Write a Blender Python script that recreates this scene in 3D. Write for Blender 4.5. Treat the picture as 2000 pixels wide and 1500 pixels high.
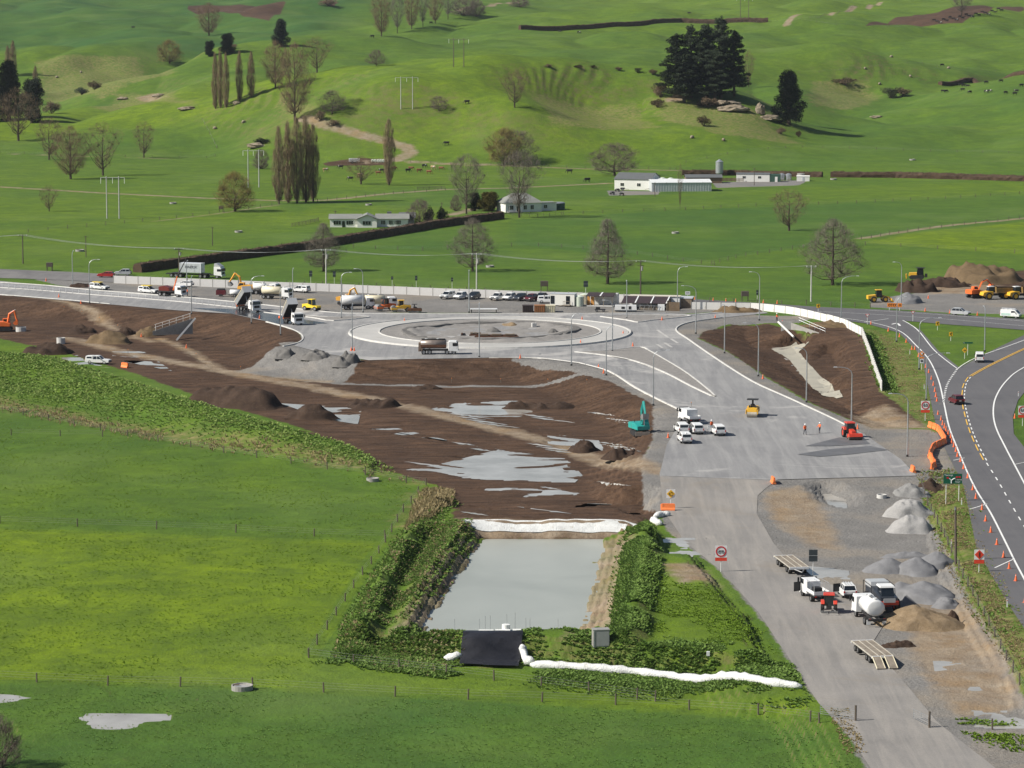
import bpy, bmesh, math, random
import numpy as np
from mathutils import Vector, Matrix
from mathutils.geometry import tessellate_polygon
R = math.radians
rnd = random.Random(7)
for o in list(bpy.data.objects): bpy.data.objects.remove(o)
SC = bpy.context.scene
COL = SC.collection
# ------------------------------------------------------------------ camera, sky, sun, exposure
F = 6000.0; TH = math.atan(773/6000); CH = 75.2        # drone about 75 m up, long lens, tipped down 7 degrees
cam = bpy.data.cameras.new('camera'); cam.lens = 108; cam.sensor_width = 36; cam.clip_start = 1; cam.clip_end = 20000
cam_o = bpy.data.objects.new('camera', cam); COL.objects.link(cam_o)
cam_o.location = (0, 0, CH); cam_o.rotation_euler = (math.pi/2-TH, 0, 0); SC.camera = cam_o
SUN_EL, SUN_AZ = 40, 14                                # light travels to the right and a little away
W = bpy.data.worlds.new('World'); SC.world = W; W.use_nodes = True
_n = W.node_tree.nodes; _sky = _n.new('ShaderNodeTexSky'); _sky.sky_type = 'NISHITA'; _sky.sun_disc = False
_sky.sun_elevation = R(SUN_EL); _sky.sun_rotation = math.atan2(-math.cos(R(SUN_AZ)), -math.sin(R(SUN_AZ)))
_sky.air_density = 1.0; _sky.dust_density = 1.0; _sky.altitude = 80
W.node_tree.links.new(_sky.outputs[0], _n['Background'].inputs[0]); _n['Background'].inputs[1].default_value = 0.05
sun = bpy.data.lights.new('sun', 'SUN'); sun.energy = 4.2; sun.angle = R(0.53); sun.color = (1, 0.95, 0.86)
sun_o = bpy.data.objects.new('sun', sun); COL.objects.link(sun_o); sun_o.location = (-200, 0, 300)
sun_o.rotation_euler = Vector((math.cos(R(SUN_EL))*math.cos(R(SUN_AZ)), math.cos(R(SUN_EL))*math.sin(R(SUN_AZ)), -math.sin(R(SUN_EL)))).to_track_quat('-Z', 'Y').to_euler()
vs = SC.view_settings; vs.view_transform = 'Standard'; vs.look = 'None'; vs.exposure = 0.68; vs.gamma = 1; vs.use_curve_mapping = False
SC.cycles.max_bounces = 5; SC.cycles.volume_bounces = 0; SC.cycles.transparent_max_bounces = 6
# ------------------------------------------------------------------ helpers
_ct, _st = math.cos(TH), math.sin(TH)
def ray(px, py):
    u = (px-1000)/F; v = -(py-750)/F
    return (u, _ct+v*_st, -_st+v*_ct)
def G(px, py, z=0.0):                                  # where the sight line through a photo point meets level z
    d = ray(px, py); t = (z-CH)/d[2]
    return (d[0]*t, d[1]*t)
def at_depth(px, py, D):
    d = ray(px, py); t = D/d[1]
    return (d[0]*t, D, CH+d[2]*t)
def P(pts, z=0.0): return [G(p[0], p[1], p[2] if len(p) > 2 else z) for p in pts]
def sst(x): x = np.clip(x, 0, 1); return x*x*(3-2*x)
def seg_d2(X, Y, a, b):
    dx, dy = b[0]-a[0], b[1]-a[1]; L = dx*dx+dy*dy+1e-12
    t = np.clip(((X-a[0])*dx+(Y-a[1])*dy)/L, 0, 1)
    return (X-a[0]-t*dx)**2+(Y-a[1]-t*dy)**2
def sdp(poly, X, Y, m=30.0):                           # signed distance, positive inside, cut off at -m
    out = np.full(X.shape, -m); xs = [p[0] for p in poly]; ys = [p[1] for p in poly]
    k = (X > min(xs)-m) & (X < max(xs)+m) & (Y > min(ys)-m) & (Y < max(ys)+m)
    x, y = X[k], Y[k]
    if x.size == 0: return out
    d = np.full(x.shape, 1e12); ins = np.zeros(x.shape, bool); n = len(poly)
    for i in range(n):
        a, b = poly[i], poly[(i+1) % n]
        d = np.minimum(d, seg_d2(x, y, a, b))
        if a[1] != b[1]:
            c = ((a[1] > y) != (b[1] > y)) & (x < (b[0]-a[0])*(y-a[1])/(b[1]-a[1])+a[0]); ins ^= c
    d = np.sqrt(d); out[k] = np.where(ins, d, -d)
    return np.maximum(out, -m)
def sdl(line, X, Y, w, m=30.0):                        # polyline buffered to half width w
    out = np.full(X.shape, -m); xs = [p[0] for p in line]; ys = [p[1] for p in line]
    k = (X > min(xs)-m) & (X < max(xs)+m) & (Y > min(ys)-m) & (Y < max(ys)+m)
    x, y = X[k], Y[k]; d = np.full(x.shape, 1e12)
    for a, b in zip(line[:-1], line[1:]): d = np.minimum(d, seg_d2(x, y, a, b))
    out[k] = np.maximum(w-np.sqrt(d), -m)
    return out
_NT = np.random.RandomState(3).rand(256, 256)
def vn(X, Y, s, ox=0.0):
    x = X/s+ox*17.3+100; y = Y/s+ox*9.1+100; xi = np.floor(x).astype(int); yi = np.floor(y).astype(int)
    fx = sst(x-xi); fy = sst(y-yi); a = _NT[xi % 256, yi % 256]; b = _NT[(xi+1) % 256, yi % 256]
    c = _NT[xi % 256, (yi+1) % 256]; d = _NT[(xi+1) % 256, (yi+1) % 256]
    return (a*(1-fx)+b*fx)*(1-fy)+(c*(1-fx)+d*fx)*fy-0.5
def fbm(X, Y, s, o=0.0, n=4): return sum(vn(X, Y, s/2**i, o+i)*0.5**i for i in range(n))
# ------------------------------------------------------------------ materials
MATS = {}
def nodes_of(m):
    m.use_nodes = True; nt = m.node_tree
    return nt, nt.nodes, nt.links, nt.nodes['Principled BSDF']
class NT:                                              # small node-graph writer
    def __init__(s, m): s.nt, s.n, s.l, s.b = nodes_of(m)
    def _s(s, sock, v):
        if v is None: return
        if hasattr(v, 'is_linked') or hasattr(v, 'links'): s.l.new(v, sock)
        else: sock.default_value = (*v, 1) if isinstance(v, tuple) and len(v) == 3 and sock.type == 'RGBA' else v
    def noise(s, sc, det=4, rough=.6, vec=None, dist=0.0):
        k = s.n.new('ShaderNodeTexNoise'); k.inputs['Scale'].default_value = sc; k.inputs['Detail'].default_value = det
        k.inputs['Roughness'].default_value = rough; k.inputs['Distortion'].default_value = dist
        s.l.new(vec if vec is not None else s.pos(), k.inputs['Vector']); return k.outputs['Fac']
    def pos(s, sc=None):
        g = s.n.get('geo') or s.n.new('ShaderNodeNewGeometry'); g.name = 'geo'; p = g.outputs['Position']
        if sc:
            m = s.n.new('ShaderNodeVectorMath'); m.operation = 'MULTIPLY'; s.l.new(p, m.inputs[0]); m.inputs[1].default_value = sc; p = m.outputs[0]
        return p
    def obj(s, sc=None):
        g = s.n.new('ShaderNodeTexCoord').outputs['Object']
        if sc:
            m = s.n.new('ShaderNodeVectorMath'); m.operation = 'MULTIPLY'; s.l.new(g, m.inputs[0]); m.inputs[1].default_value = sc; g = m.outputs[0]
        return g
    def rot(s, ang, sc):
        m = s.n.new('ShaderNodeMapping'); s.l.new(s.pos(), m.inputs[0]); m.inputs['Rotation'].default_value = (0, 0, ang); m.inputs['Scale'].default_value = sc; return m.outputs[0]
    def attr(s, name):
        a = s.n.new('ShaderNodeAttribute'); a.attribute_name = name; return a.outputs['Fac']
    def math(s, op, a, b=None, c=None, clamp=False):
        k = s.n.new('ShaderNodeMath'); k.operation = op; k.use_clamp = clamp
        for i, v in enumerate((a, b, c)): s._s(k.inputs[i], v)
        return k.outputs[0]
    def rng(s, v, a, b, c=0.0, d=1.0):
        k = s.n.new('ShaderNodeMapRange'); s._s(k.inputs[0], v)
        for i, x in enumerate((a, b, c, d)): k.inputs[i+1].default_value = x
        return k.outputs[0]
    def mix(s, f, a, b, mode='MIX'):
        k = s.n.new('ShaderNodeMix'); k.data_type = 'RGBA'; k.blend_type = mode
        s._s(k.inputs[0], f); s._s(k.inputs[6], a); s._s(k.inputs[7], b); return k.outputs[2]
    def edge(s, sd, noise, amp, soft=.12):             # crisp irregular border from a signed distance
        v = s.math('ADD', sd, s.math('MULTIPLY', s.math('SUBTRACT', noise, .5), amp)); return s.rng(v, -soft, soft)
    def bump(s, h, strength=.5, dist=.1):
        k = s.n.new('ShaderNodeBump'); k.inputs['Strength'].default_value = strength; k.inputs['Distance'].default_value = dist
        s._s(k.inputs['Height'], h); s.l.new(k.outputs[0], s.b.inputs['Normal'])
    def out(s, col=None, rough=None, spec=None, metal=None):
        s._s(s.b.inputs['Base Color'], col); s._s(s.b.inputs['Roughness'], rough)
        if spec is not None: s._s(s.b.inputs['Specular IOR Level'], spec)
        if metal is not None: s._s(s.b.inputs['Metallic'], metal)
def mat(name, col, rough=.6, var=.18, scale=1.5, metal=0., spec=.4, bump=0., dirt=0., dirtcol=(.09, .07, .05)):
    if name in MATS: return MATS[name]
    m = bpy.data.materials.new(name); g = NT(m)
    v = g.obj(); n1 = g.noise(scale, 5, .65, v)
    dark = tuple(c*(1-var) for c in col); lite = tuple(min(1, c*(1+var*.7)) for c in col)
    c = g.mix(g.rng(n1, .3, .7), dark, lite)
    if dirt:
        n2 = g.noise(scale*1.7, 4, .6, g.obj((1, 1, .5))); c = g.mix(g.rng(n2, .62-dirt*.25, .8), c, dirtcol)
    g.out(c, g.rng(n1, 0, 1, max(.04, rough-.08), min(1, rough+.1)), spec, metal)
    if bump: g.bump(g.noise(scale*6, 3, .6, v), .6, bump)
    MATS[name] = m; return m
# ------------------------------------------------------------------ mesh building
class MB:
    def __init__(s): s.v, s.f, s.m = [], [], []
    def add(s, v, f, mi=0):
        o = len(s.v); s.v += [tuple(map(float, p)) for p in v]; s.f += [tuple(i+o for i in q) for q in f]; s.m += [mi]*len(f); return s
    def box(s, c, d, rz=0, ry=0, rx=0, mi=0, taper=1.0, tx=None):
        hx, hy, hz = d[0]/2, d[1]/2, d[2]/2; M = Matrix.Rotation(rz, 3, 'Z') @ Matrix.Rotation(ry, 3, 'Y') @ Matrix.Rotation(rx, 3, 'X')
        tx = taper if tx is None else tx
        pts = [(-hx, -hy, -hz), (hx, -hy, -hz), (hx, hy, -hz), (-hx, hy, -hz), (-hx*tx, -hy*taper, hz), (hx*tx, -hy*taper, hz), (hx*tx, hy*taper, hz), (-hx*tx, hy*taper, hz)]
        return s.add([tuple(M @ Vector(p)+Vector(c)) for p in pts], [(0, 3, 2, 1), (4, 5, 6, 7), (0, 1, 5, 4), (1, 2, 6, 5), (2, 3, 7, 6), (3, 0, 4, 7)], mi)
    def cyl(s, a, b, r, r2=None, n=10, mi=0, cap=True):
        r2 = r if r2 is None else r2; a, b = Vector(a), Vector(b); d = (b-a).normalized()
        u = d.orthogonal().normalized(); w = d.cross(u); v = []
        for p, q in ((a, r), (b, r2)):
            for i in range(n):
                t = 2*math.pi*i/n; v.append(p+u*math.cos(t)*q+w*math.sin(t)*q)
        f = [(i, (i+1) % n, n+(i+1) % n, n+i) for i in range(n)]
        if cap: f += [tuple(range(n-1, -1, -1)), tuple(range(n, 2*n))]
        return s.add(v, f, mi)
    def tube(s, pts, r, n=6, mi=0):
        rr = r if isinstance(r, (list, tuple)) else [r]*len(pts); pts = [Vector(p) for p in pts]; v = []; N = len(pts)
        for i, p in enumerate(pts):
            d = (pts[min(i+1, N-1)]-pts[max(i-1, 0)]).normalized(); u = d.cross(Vector((0, .01, 1))); u = u.normalized() if u.length > 1e-3 else Vector((1, 0, 0)); w = d.cross(u)
            v += [p+u*math.cos(2*math.pi*k/n)*rr[i]+w*math.sin(2*math.pi*k/n)*rr[i] for k in range(n)]
        f = [(i*n+k, i*n+(k+1) % n, (i+1)*n+(k+1) % n, (i+1)*n+k) for i in range(N-1) for k in range(n)]
        f += [tuple(range(n-1, -1, -1)), tuple(range((N-1)*n, N*n))]
        return s.add(v, f, mi)
    def prof(s, pts, w, y0=0., ch=.06, mi=0, top=1.0, zt=None):   # side outline (x, z) drawn out across the width, edges chamfered; narrows upwards to `top`
        zs = [p[1] for p in pts]; z0 = zt if zt is not None else min(zs); z1 = max(zs); cx = sum(p[0] for p in pts)/len(pts); cz = sum(zs)/len(zs); n = len(pts); v = []
        for yy, sh in ((-w/2, ch), (-w/2+ch, 0), (w/2-ch, 0), (w/2, ch)):
            for x, z in pts:
                k = 1-(1-top)*max(0, (z-z0)/(z1-z0+1e-9)); dx, dz = x-cx, z-cz; L = math.hypot(dx, dz)+1e-9
                v.append((x-dx/L*sh, y0+yy*k, z-dz/L*sh))
        f = [(i*n+k, i*n+(k+1) % n, (i+1)*n+(k+1) % n, (i+1)*n+k) for i in range(3) for k in range(n)]
        f += [tuple(range(n-1, -1, -1)), tuple(range(3*n, 4*n))]
        return s.add(v, f, mi)
    def mesh(s, name, mats):
        me = bpy.data.meshes.new(name); me.from_pydata(s.v, [], s.f)
        for m in (mats if isinstance(mats, (list, tuple)) else [mats]): me.materials.append(m)
        if any(s.m): me.polygons.foreach_set('material_index', s.m)
        bm = bmesh.new(); bm.from_mesh(me); bmesh.ops.recalc_face_normals(bm, faces=bm.faces); bm.to_mesh(me); bm.free()
        return me
    def build(s, name, mats, parent=None, smooth=False):
        return link(name, s.mesh(name, mats), parent, smooth)
def link(name, me, parent=None, smooth=False):
    o = bpy.data.objects.new(name, me); COL.objects.link(o)
    if parent is not None: o.parent = parent
    if smooth: me.polygons.foreach_set('use_smooth', [True]*len(me.polygons))
    return o
def tag(o, label=None, cat=None, group=None, kind=None):
    for k, v in (('label', label), ('category', cat), ('group', group), ('kind', kind)):
        if v: o[k] = v
    return o
def thing(name, label, cat, loc=(0, 0, 0), rz=0, group=None, scale=1.0):
    o = bpy.data.objects.new(name, None); COL.objects.link(o); o.location = loc; o.rotation_euler = (0, 0, rz); o.empty_display_size = .3
    if scale != 1.0: o.scale = (scale,)*3
    return tag(o, label, cat, group)
def big_mesh(name, V, Fc, mats, parent=None, mi=None, smooth=False):   # numpy arrays straight into a mesh (all faces same size)
    me = bpy.data.meshes.new(name); V = np.asarray(V, np.float32); Fc = np.asarray(Fc, np.int32); nf, k = Fc.shape
    me.vertices.add(len(V)); me.vertices.foreach_set('co', V.ravel()); me.loops.add(nf*k); me.loops.foreach_set('vertex_index', Fc.ravel())
    me.polygons.add(nf); me.polygons.foreach_set('loop_start', np.arange(nf, dtype=np.int32)*k)
    for m in (mats if isinstance(mats, (list, tuple)) else [mats]): me.materials.append(m)
    if mi is not None: me.polygons.foreach_set('material_index', np.asarray(mi, np.int32))
    me.update(calc_edges=True)
    if smooth: me.polygons.foreach_set('use_smooth', np.ones(nf, bool))
    return link(name, me, parent)
ORD = 'first second third fourth fifth sixth seventh eighth ninth tenth eleventh twelfth thirteenth fourteenth fifteenth sixteenth seventeenth eighteenth nineteenth twentieth'.split()
def ordn(i): return ORD[i] if i < 20 else 'twenty-'+ORD[i-20] if i < 29 else 'thirty-'+ORD[i-30] if 30 <= i < 39 else ['thirtieth', 'fortieth'][(i-29)//10]
# ------------------------------------------------------------------ terrain: outlines in plan, read off the ground they lie on
PLAT = [(-1500, 6000), (-1500, 700)]+P([(-300, 560), (0, 580), (180, 595), (350, 609), (450, 615), (520, 631), (575, 650), (586, 662), (552, 678), (700, 704), (850, 702), (1000, 699),
        (1100, 707), (1170, 728), (1235, 768), (1290, 794), (1318, 812), (1290, 870), (1275, 930), (1500, 940), (1790, 930), (1832, 850), (1882, 950), (1908, 1075), (1972, 1185), (2060, 1320), (2300, 1650)])+[(900, 200), (1500, 6000)]
YARD = P([(1300, 850), (1262, 925), (1285, 985), (1300, 1035), (1400, 1110), (1500, 1225), (1575, 1345), (1640, 1410), (1690, 1500), (1800, 1700), (2250, 1700), (2000, 1470), (2010, 1400), (1965, 1300), (1890, 1180), (1850, 1090), (1805, 1000), (1785, 920)], -1.5)
YARDL = P([(1270, 960), (1285, 1035), (1390, 1112), (1490, 1228), (1565, 1345)], -1.5)
TERR = P([(850, 965), (905, 1015), (1250, 1018), (1305, 1045), (1400, 1115), (1500, 1235), (1568, 1340), (1300, 1322), (1035, 1296), (900, 1300), (650, 1262), (735, 1090)], -3)
POND = P([(898, 1030), (1238, 1030), (1226, 1100), (1192, 1236), (1020, 1240), (752, 1242), (822, 1130)], -0.9)
RBAS = P([(1350, 655), (1365, 638), (1420, 628), (1500, 628), (1560, 645), (1640, 652), (1688, 662), (1722, 765), (1800, 835), (1700, 836), (1660, 824), (1575, 790), (1480, 738), (1415, 694)])
BUND = [(-400, 600, .6), (-100, 665, .6), (0, 688, .5), (100, 697, .4), (250, 742, .3), (420, 797, 0), (560, 837, -.4), (650, 860, -1.2), (730, 900, -2.4)]
BUND = [(*G(a, b, z), z) for a, b, z in BUND]
RIDGES = [(P([(868, 955), (800, 1040), (735, 1150), (690, 1245)], -1), .9, 3.2), (P([(905, 1030), (880, 1070), (830, 1150), (800, 1200)], -.4), .5, 3.0),
          (P([(1262, 1042), (1250, 1100), (1225, 1245)], -.4), 1.3, 3.6), (P([(910, 1022), (1215, 1022)], -.2), .5, 2.5)]
DITCH = [(P([(845, 1040), (790, 1130), (745, 1230)], -1), 1.1, 3.0)]
# rolling hills: photo point, distance -> height, joined by a thin-plate surface
HILL = [(-400, 300, 1400), (0, 292, 1420), (250, 290, 1420), (480, 285, 1400), (650, 312, 1330), (900, 318, 1320), (1200, 315, 1325), (1500, 318, 1315), (1700, 322, 1300), (2000, 325, 1290), (2400, 325, 1290),
        (600, 225, 1385), (700, 200, 1395), (700, 132, 1455), (850, 220, 1380), (850, 131, 1450), (1000, 215, 1365), (1000, 131, 1450), (930, 250, 1360), (1010, 190, 1385), (1150, 215, 1440), (1150, 240, 1395), (1150, 136, 1480), (1280, 148, 1480), (1230, 215, 1435), (620, 140, 1470), (540, 170, 1480), (520, 250, 1400),
        (320, 172, 1870), (400, 142, 1960), (500, 125, 1990), (780, 160, 1400), (640, 170, 1450), (740, 150, 1440),
        (850, 165, 1590), (1000, 170, 1590), (1150, 172, 1600), (700, 150, 1590), (1290, 250, 1380), (1380, 255, 1370), (1380, 196, 1450), (1470, 205, 1440), (1450, 250, 1390), (1560, 285, 1375), (1560, 262, 1420), (1480, 190, 1560), (1380, 175, 1600),
        (1600, 246, 1600), (1680, 238, 1640), (1580, 180, 1720), (1650, 170, 1780), (1700, 250, 1480), (1720, 210, 1600), (1825, 174, 1690), (1900, 240, 1480), (2000, 150, 1760), (2000, 230, 1500), (2300, 200, 1600), (2300, 120, 1900),
        (1880, 140, 1850), (1750, 130, 1930), (1500, 105, 1960), (1560, 60, 2120), (1440, 52, 2150), (1700, 55, 2180), (1850, 42, 2300), (2000, 45, 2300), (2000, 8, 2750), (1750, 15, 2650), (1600, 20, 2600), (1850, 62, 2200),
        (1250, 80, 2000), (1200, 52, 2150), (1050, 60, 2120), (1000, 95, 1930), (1050, 120, 1850), (850, 80, 1980), (750, 75, 2000), (720, 100, 1850), (1000, 25, 2500), (1250, 15, 2650), (1000, 0, 2900), (1400, 5, 2850),
        (200, 240, 1550), (0, 235, 1560), (350, 225, 1560), (250, 196, 1690), (150, 205, 1680), (300, 143, 1780), (400, 103, 1850), (330, 175, 1730), (420, 190, 1650), (470, 150, 1720), (560, 100, 1830), (600, 70, 1980), (480, 92, 1900),
        (200, 186, 1880), (100, 192, 1870), (0, 195, 1870), (320, 140, 1900), (150, 116, 2010), (300, 112, 2030), (0, 122, 1990), (-300, 120, 2000), (100, 85, 2180), (250, 60, 2330), (100, 40, 2480), (0, 8, 2950), (300, 12, 2850), (480, 45, 2420), (450, 68, 2300), (550, 30, 2500), (650, 35, 2450), (700, 5, 2850), (820, 40, 2350), (600, 5, 2850),
        (1825, 184, 1790), (1740, 208, 1710), (2000, 164, 1870), (1930, 172, 1840), (1640, 262, 1480), (1690, 236, 1560), (1760, 262, 1430), (1880, 205, 1570), (1950, 290, 1370), (1600, 100, 1880), (1700, 90, 2020), (1640, 135, 1830), (-200, 240, 1560), (2400, 60, 2300), (-400, 40, 2500), (-500, 5, 3000), (2500, 5, 2900)]
_hp = np.array([at_depth(*h) for h in HILL]+[(x, y, 0) for y in (1120, 1230) for x in np.linspace(-420, 420, 9)]+[(x, 3300, 74) for x in np.linspace(-800, 800, 7)]+[(x, 4200, 80) for x in np.linspace(-1000, 1000, 7)])
_sc = 400.0
def _phi(r2): return np.where(r2 > 1e-12, 0.5*r2*np.log(r2+1e-12), 0)
def _tps():
    x, y, z = _hp[:, 0]/_sc, _hp[:, 1]/_sc, _hp[:, 2]; n = len(x); A = np.zeros((n+3, n+3))
    A[:n, :n] = _phi((x[:, None]-x)**2+(y[:, None]-y)**2)+np.eye(n)*2e-3; Q = np.stack([np.ones(n), x, y], 1); A[:n, n:] = Q; A[n:, :n] = Q.T
    return np.linalg.solve(A, np.concatenate([z, np.zeros(3)]))
_tw = _tps()
def hills(X, Y):
    sh = X.shape; x = X.ravel()/_sc; y = Y.ravel()/_sc; n = len(_hp); o = np.zeros(x.shape)
    for i in range(n): o += _tw[i]*_phi((x-_hp[i, 0]/_sc)**2+(y-_hp[i, 1]/_sc)**2)
    return (o+_tw[n]+_tw[n+1]*x+_tw[n+2]*y).reshape(sh)
DIRT = [P([(-300, 550), (0, 570), (180, 587), (350, 602), (450, 608), (520, 625), (582, 647), (594, 662), (562, 680), (490, 692), (455, 718)])+P([(455, 718, -2), (600, 744), (700, 750), (1190, 756), (1275, 790), (1302, 830), (1288, 880), (1262, 925), (1282, 985), (1285, 1035), (1210, 1040), (895, 1036), (868, 1000), (868, 955),
         (820, 938), (740, 915), (690, 885), (640, 855), (560, 828), (420, 785), (250, 725), (100, 682), (-300, 600)], -3),
        P([(695, 716), (850, 706), (1000, 704), (1100, 712), (1165, 735), (1200, 748), (1000, 753), (700, 748), (672, 738)], -1.3),
        P([(1362, 660), (1375, 645), (1430, 632), (1500, 632), (1560, 648), (1640, 655), (1686, 664), (1720, 765), (1808, 832), (1700, 834), (1668, 822), (1580, 784), (1490, 730), (1420, 685)]),
        P([(1560, 645), (1620, 622), (1690, 655), (1690, 668), (1640, 660)]), P([(1770, 560), (1900, 535), (2100, 520), (2100, 580), (1950, 575), (1800, 578)]),
        P([(440, 698), (485, 700), (530, 745), (430, 762)], -2.5), P([(640, 732), (730, 732), (730, 758), (640, 758)], -2.5),
        P([(880, 1000), (1262, 1004), (1250, 1036), (900, 1036)], -.6),
        P([(640, 852), (760, 905), (700, 890), (640, 870)], -3)]
CLAY = [P([(1490, 985), (1510, 972), (1560, 966), (1600, 985), (1630, 1040), (1640, 1075), (1590, 1070), (1540, 1040)], -1.5), P([(1780, 1165), (1880, 1180), (1965, 1300), (1990, 1385), (1880, 1400), (1830, 1350), (1780, 1270)], -1.5),
        P([(1290, 1105), (1380, 1100), (1400, 1135), (1330, 1140)], -.5), P([(900, 1014), (1230, 1018), (1240, 1032), (905, 1032)], -.4), P([(880, 1045), (945, 1045), (880, 1250), (768, 1226), (800, 1190), (835, 1120)], -.6), P([(1165, 1045), (1238, 1040), (1192, 1240), (1110, 1245)], -.6),
        P([(1800, 562), (1900, 555), (2050, 560), (2050, 572), (1820, 575)]), P([(1660, 805), (1730, 790), (1815, 835), (1700, 838)])]
CLAYL = [(P([(130, 660), (250, 690), (420, 722), (560, 748), (700, 775), (800, 795), (900, 822), (1000, 845), (1100, 872), (1200, 915), (1290, 960)], -3), 2.2), (P([(-100, 360), (0, 365), (200, 377), (400, 387), (540, 392), (640, 391), (760, 378), (870, 370), (1000, 367), (1190, 358)]), 1.9),
         (P([(310, 660), (380, 690), (420, 718), (470, 735), (640, 746)], -3), 1.2), (P([(70, 592), (180, 612), (270, 645), (300, 655)], -1.5), 1.4), (P([(1680, 466), (1780, 450), (1850, 440), (2050, 422)]), 1.6), (P([(300, 432), (420, 418), (545, 400)]), .6), (P([(880, 420), (925, 408), (1000, 402)]), 2.0)]
GRAV = [P([(140, 562), (380, 583), (515, 596), (640, 610), (1000, 612), (1350, 612), (1480, 602), (1340, 585), (1000, 575), (660, 565), (400, 552), (220, 548), (60, 545)]), YARD, P([(452, 716, -2), (490, 690), (545, 676), (600, 684), (705, 702), (690, 722, -1), (660, 745, -2.5), (540, 738, -3)]),
        P([(1300, 640), (1330, 620), (1420, 612), (1500, 616), (1600, 618), (1560, 630), (1420, 632), (1372, 648), (1362, 662), (1420, 686), (1490, 732), (1580, 786), (1668, 822), (1700, 834), (1815, 838), (1838, 850), (1870, 930), (1850, 950), (1790, 935), (1700, 940), (1400, 780), (1318, 655)]),
        P([(1000, 695), (1100, 690), (1250, 740), (1345, 800), (1330, 850), (1320, 940), (1300, 1010, -1.5), (1258, 1000, -3), (1250, 925, -2), (1275, 870, -1), (1275, 800, -1), (1195, 756, -1), (1120, 722), (1000, 703)]), P([(1700, 585), (1800, 570), (2050, 575), (2050, 615), (1850, 610), (1700, 600)]), P([(1390, 356), (1580, 352), (1560, 362), (1400, 367)]), P([(1185, 372), (1290, 374), (1285, 380), (1190, 382)])]
GRAV.append(P([(545, 668), (605, 668), (650, 696), (560, 694)]))
GRAVL = [(P([(600, 742), (700, 748), (900, 750), (1190, 753)], -2.6), 1.0)]
DRY = [P([(1700, 645), (1750, 660), (1800, 720), (1815, 780), (1830, 845), (1770, 800), (1725, 760)]), P([(1800, 930), (1860, 925), (1890, 1010), (1910, 1080), (1965, 1185), (2060, 1330), (1990, 1330), (1905, 1195), (1850, 1080)], -.8), P([(800, 945), (880, 940), (880, 1000), (800, 1040)], -1.5),
       P([(-100, 760), (0, 775), (300, 838), (600, 890), (740, 915), (820, 945), (760, 935), (600, 905), (300, 855), (0, 795), (-100, 780)], -3)]
ROADS = [P(q) for q in (
    [(-300, 530), (0, 549), (50, 554), (175, 567), (400, 585), (515, 596), (640, 610), (900, 613), (1180, 613), (1300, 612), (1345, 614), (1480, 604), (1500, 612), (1420, 620), (1350, 629), (1325, 638), (1322, 648), (1345, 664), (1400, 702), (1470, 746), (1540, 778), (1620, 815), (1690, 850), (1760, 898), (1790, 930), (1500, 938), (1288, 930),
     (1302, 870), (1340, 806), (1290, 783), (1240, 757), (1190, 726), (1130, 710), (1050, 700), (950, 699), (850, 701), (720, 704), (640, 692), (575, 676), (590, 665), (586, 652), (560, 640), (520, 628), (450, 613), (350, 607), (180, 592), (0, 576), (-300, 558)],
    [(1340, 584), (1480, 592), (1600, 600), (1740, 606), (1830, 612), (2000, 624), (2300, 645), (2300, 668), (2000, 645), (1850, 634), (1765, 627), (1798, 645), (1832, 685), (1874, 719), (1925, 691), (2000, 655), (2200, 600), (2300, 640), (2100, 720), (2010, 755), (1988, 783), (1978, 815), (1980, 848), (2005, 880), (2200, 1100), (2400, 1500), (2200, 1500),
     (2060, 1320), (1972, 1185), (1908, 1075), (1882, 950), (1832, 850), (1818, 785), (1803, 710), (1790, 685), (1755, 650), (1690, 632), (1600, 620), (1480, 600), (1340, 592)],
    [(-300, 515), (0, 526), (150, 532), (260, 540), (225, 552), (60, 545), (-300, 535)])]
PUD = [([(800, 915), (880, 900), (960, 880), (900, 868), (760, 848), (690, 832), (780, 838), (920, 875), (1000, 885), (1080, 895), (1118, 925), (1100, 945), (980, 935), (860, 925)], -3.05), ([(900, 790), (1000, 785), (1020, 805), (980, 818), (930, 812), (860, 800)], -3.05), ([(1080, 850), (1150, 858), (1170, 878), (1090, 868)], -3.05),
       ([(560, 790), (690, 800), (690, 825), (640, 815)], -3.05), ([(960, 955), (1100, 960), (1200, 990), (1140, 1000), (1010, 985)], -3.05), ([(1100, 985), (1250, 990), (1230, 1012), (1130, 1003)], -3.05), ([(130, 700), (190, 690), (260, 705), (200, 720), (140, 712)], -3.05), ([(940, 995), (1010, 990), (1000, 1008), (940, 1004)], -3.05), ([(1210, 1006), (1245, 1004), (1248, 1018), (1215, 1018)], -3.05), ([(220, 682), (280, 690), (330, 722), (250, 702)], -3.05),
       ([(1304, 1055), (1350, 1052), (1370, 1090), (1315, 1090)], -1.55), ([(1580, 1110), (1640, 1118), (1650, 1140), (1610, 1130)], -1.55), ([(1612, 965), (1640, 975), (1648, 990), (1625, 985)], -1.5), ([(1835, 1297), (1925, 1310), (1940, 1370), (1915, 1375), (1870, 1340)], -1.57), ([(1915, 1385), (1985, 1395), (1985, 1418), (1925, 1415)], -1.57), ([(1620, 690), (1640, 745), (1610, 740), (1590, 710)], -2.9),
       ([(185, 1398), (300, 1400), (300, 1416), (200, 1418)], -3.03), ([(10, 1362), (55, 1362), (50, 1372), (12, 1372)], -3.03), ([(1510, 672, -2), (1560, 668, -2), (1545, 690, -3), (1570, 725, -3), (1620, 765, -3), (1640, 775, -3), (1600, 770, -3), (1545, 710, -3)], -2.9)]
PUDW = [(P(p, z), z) for p, z in PUD]
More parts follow.
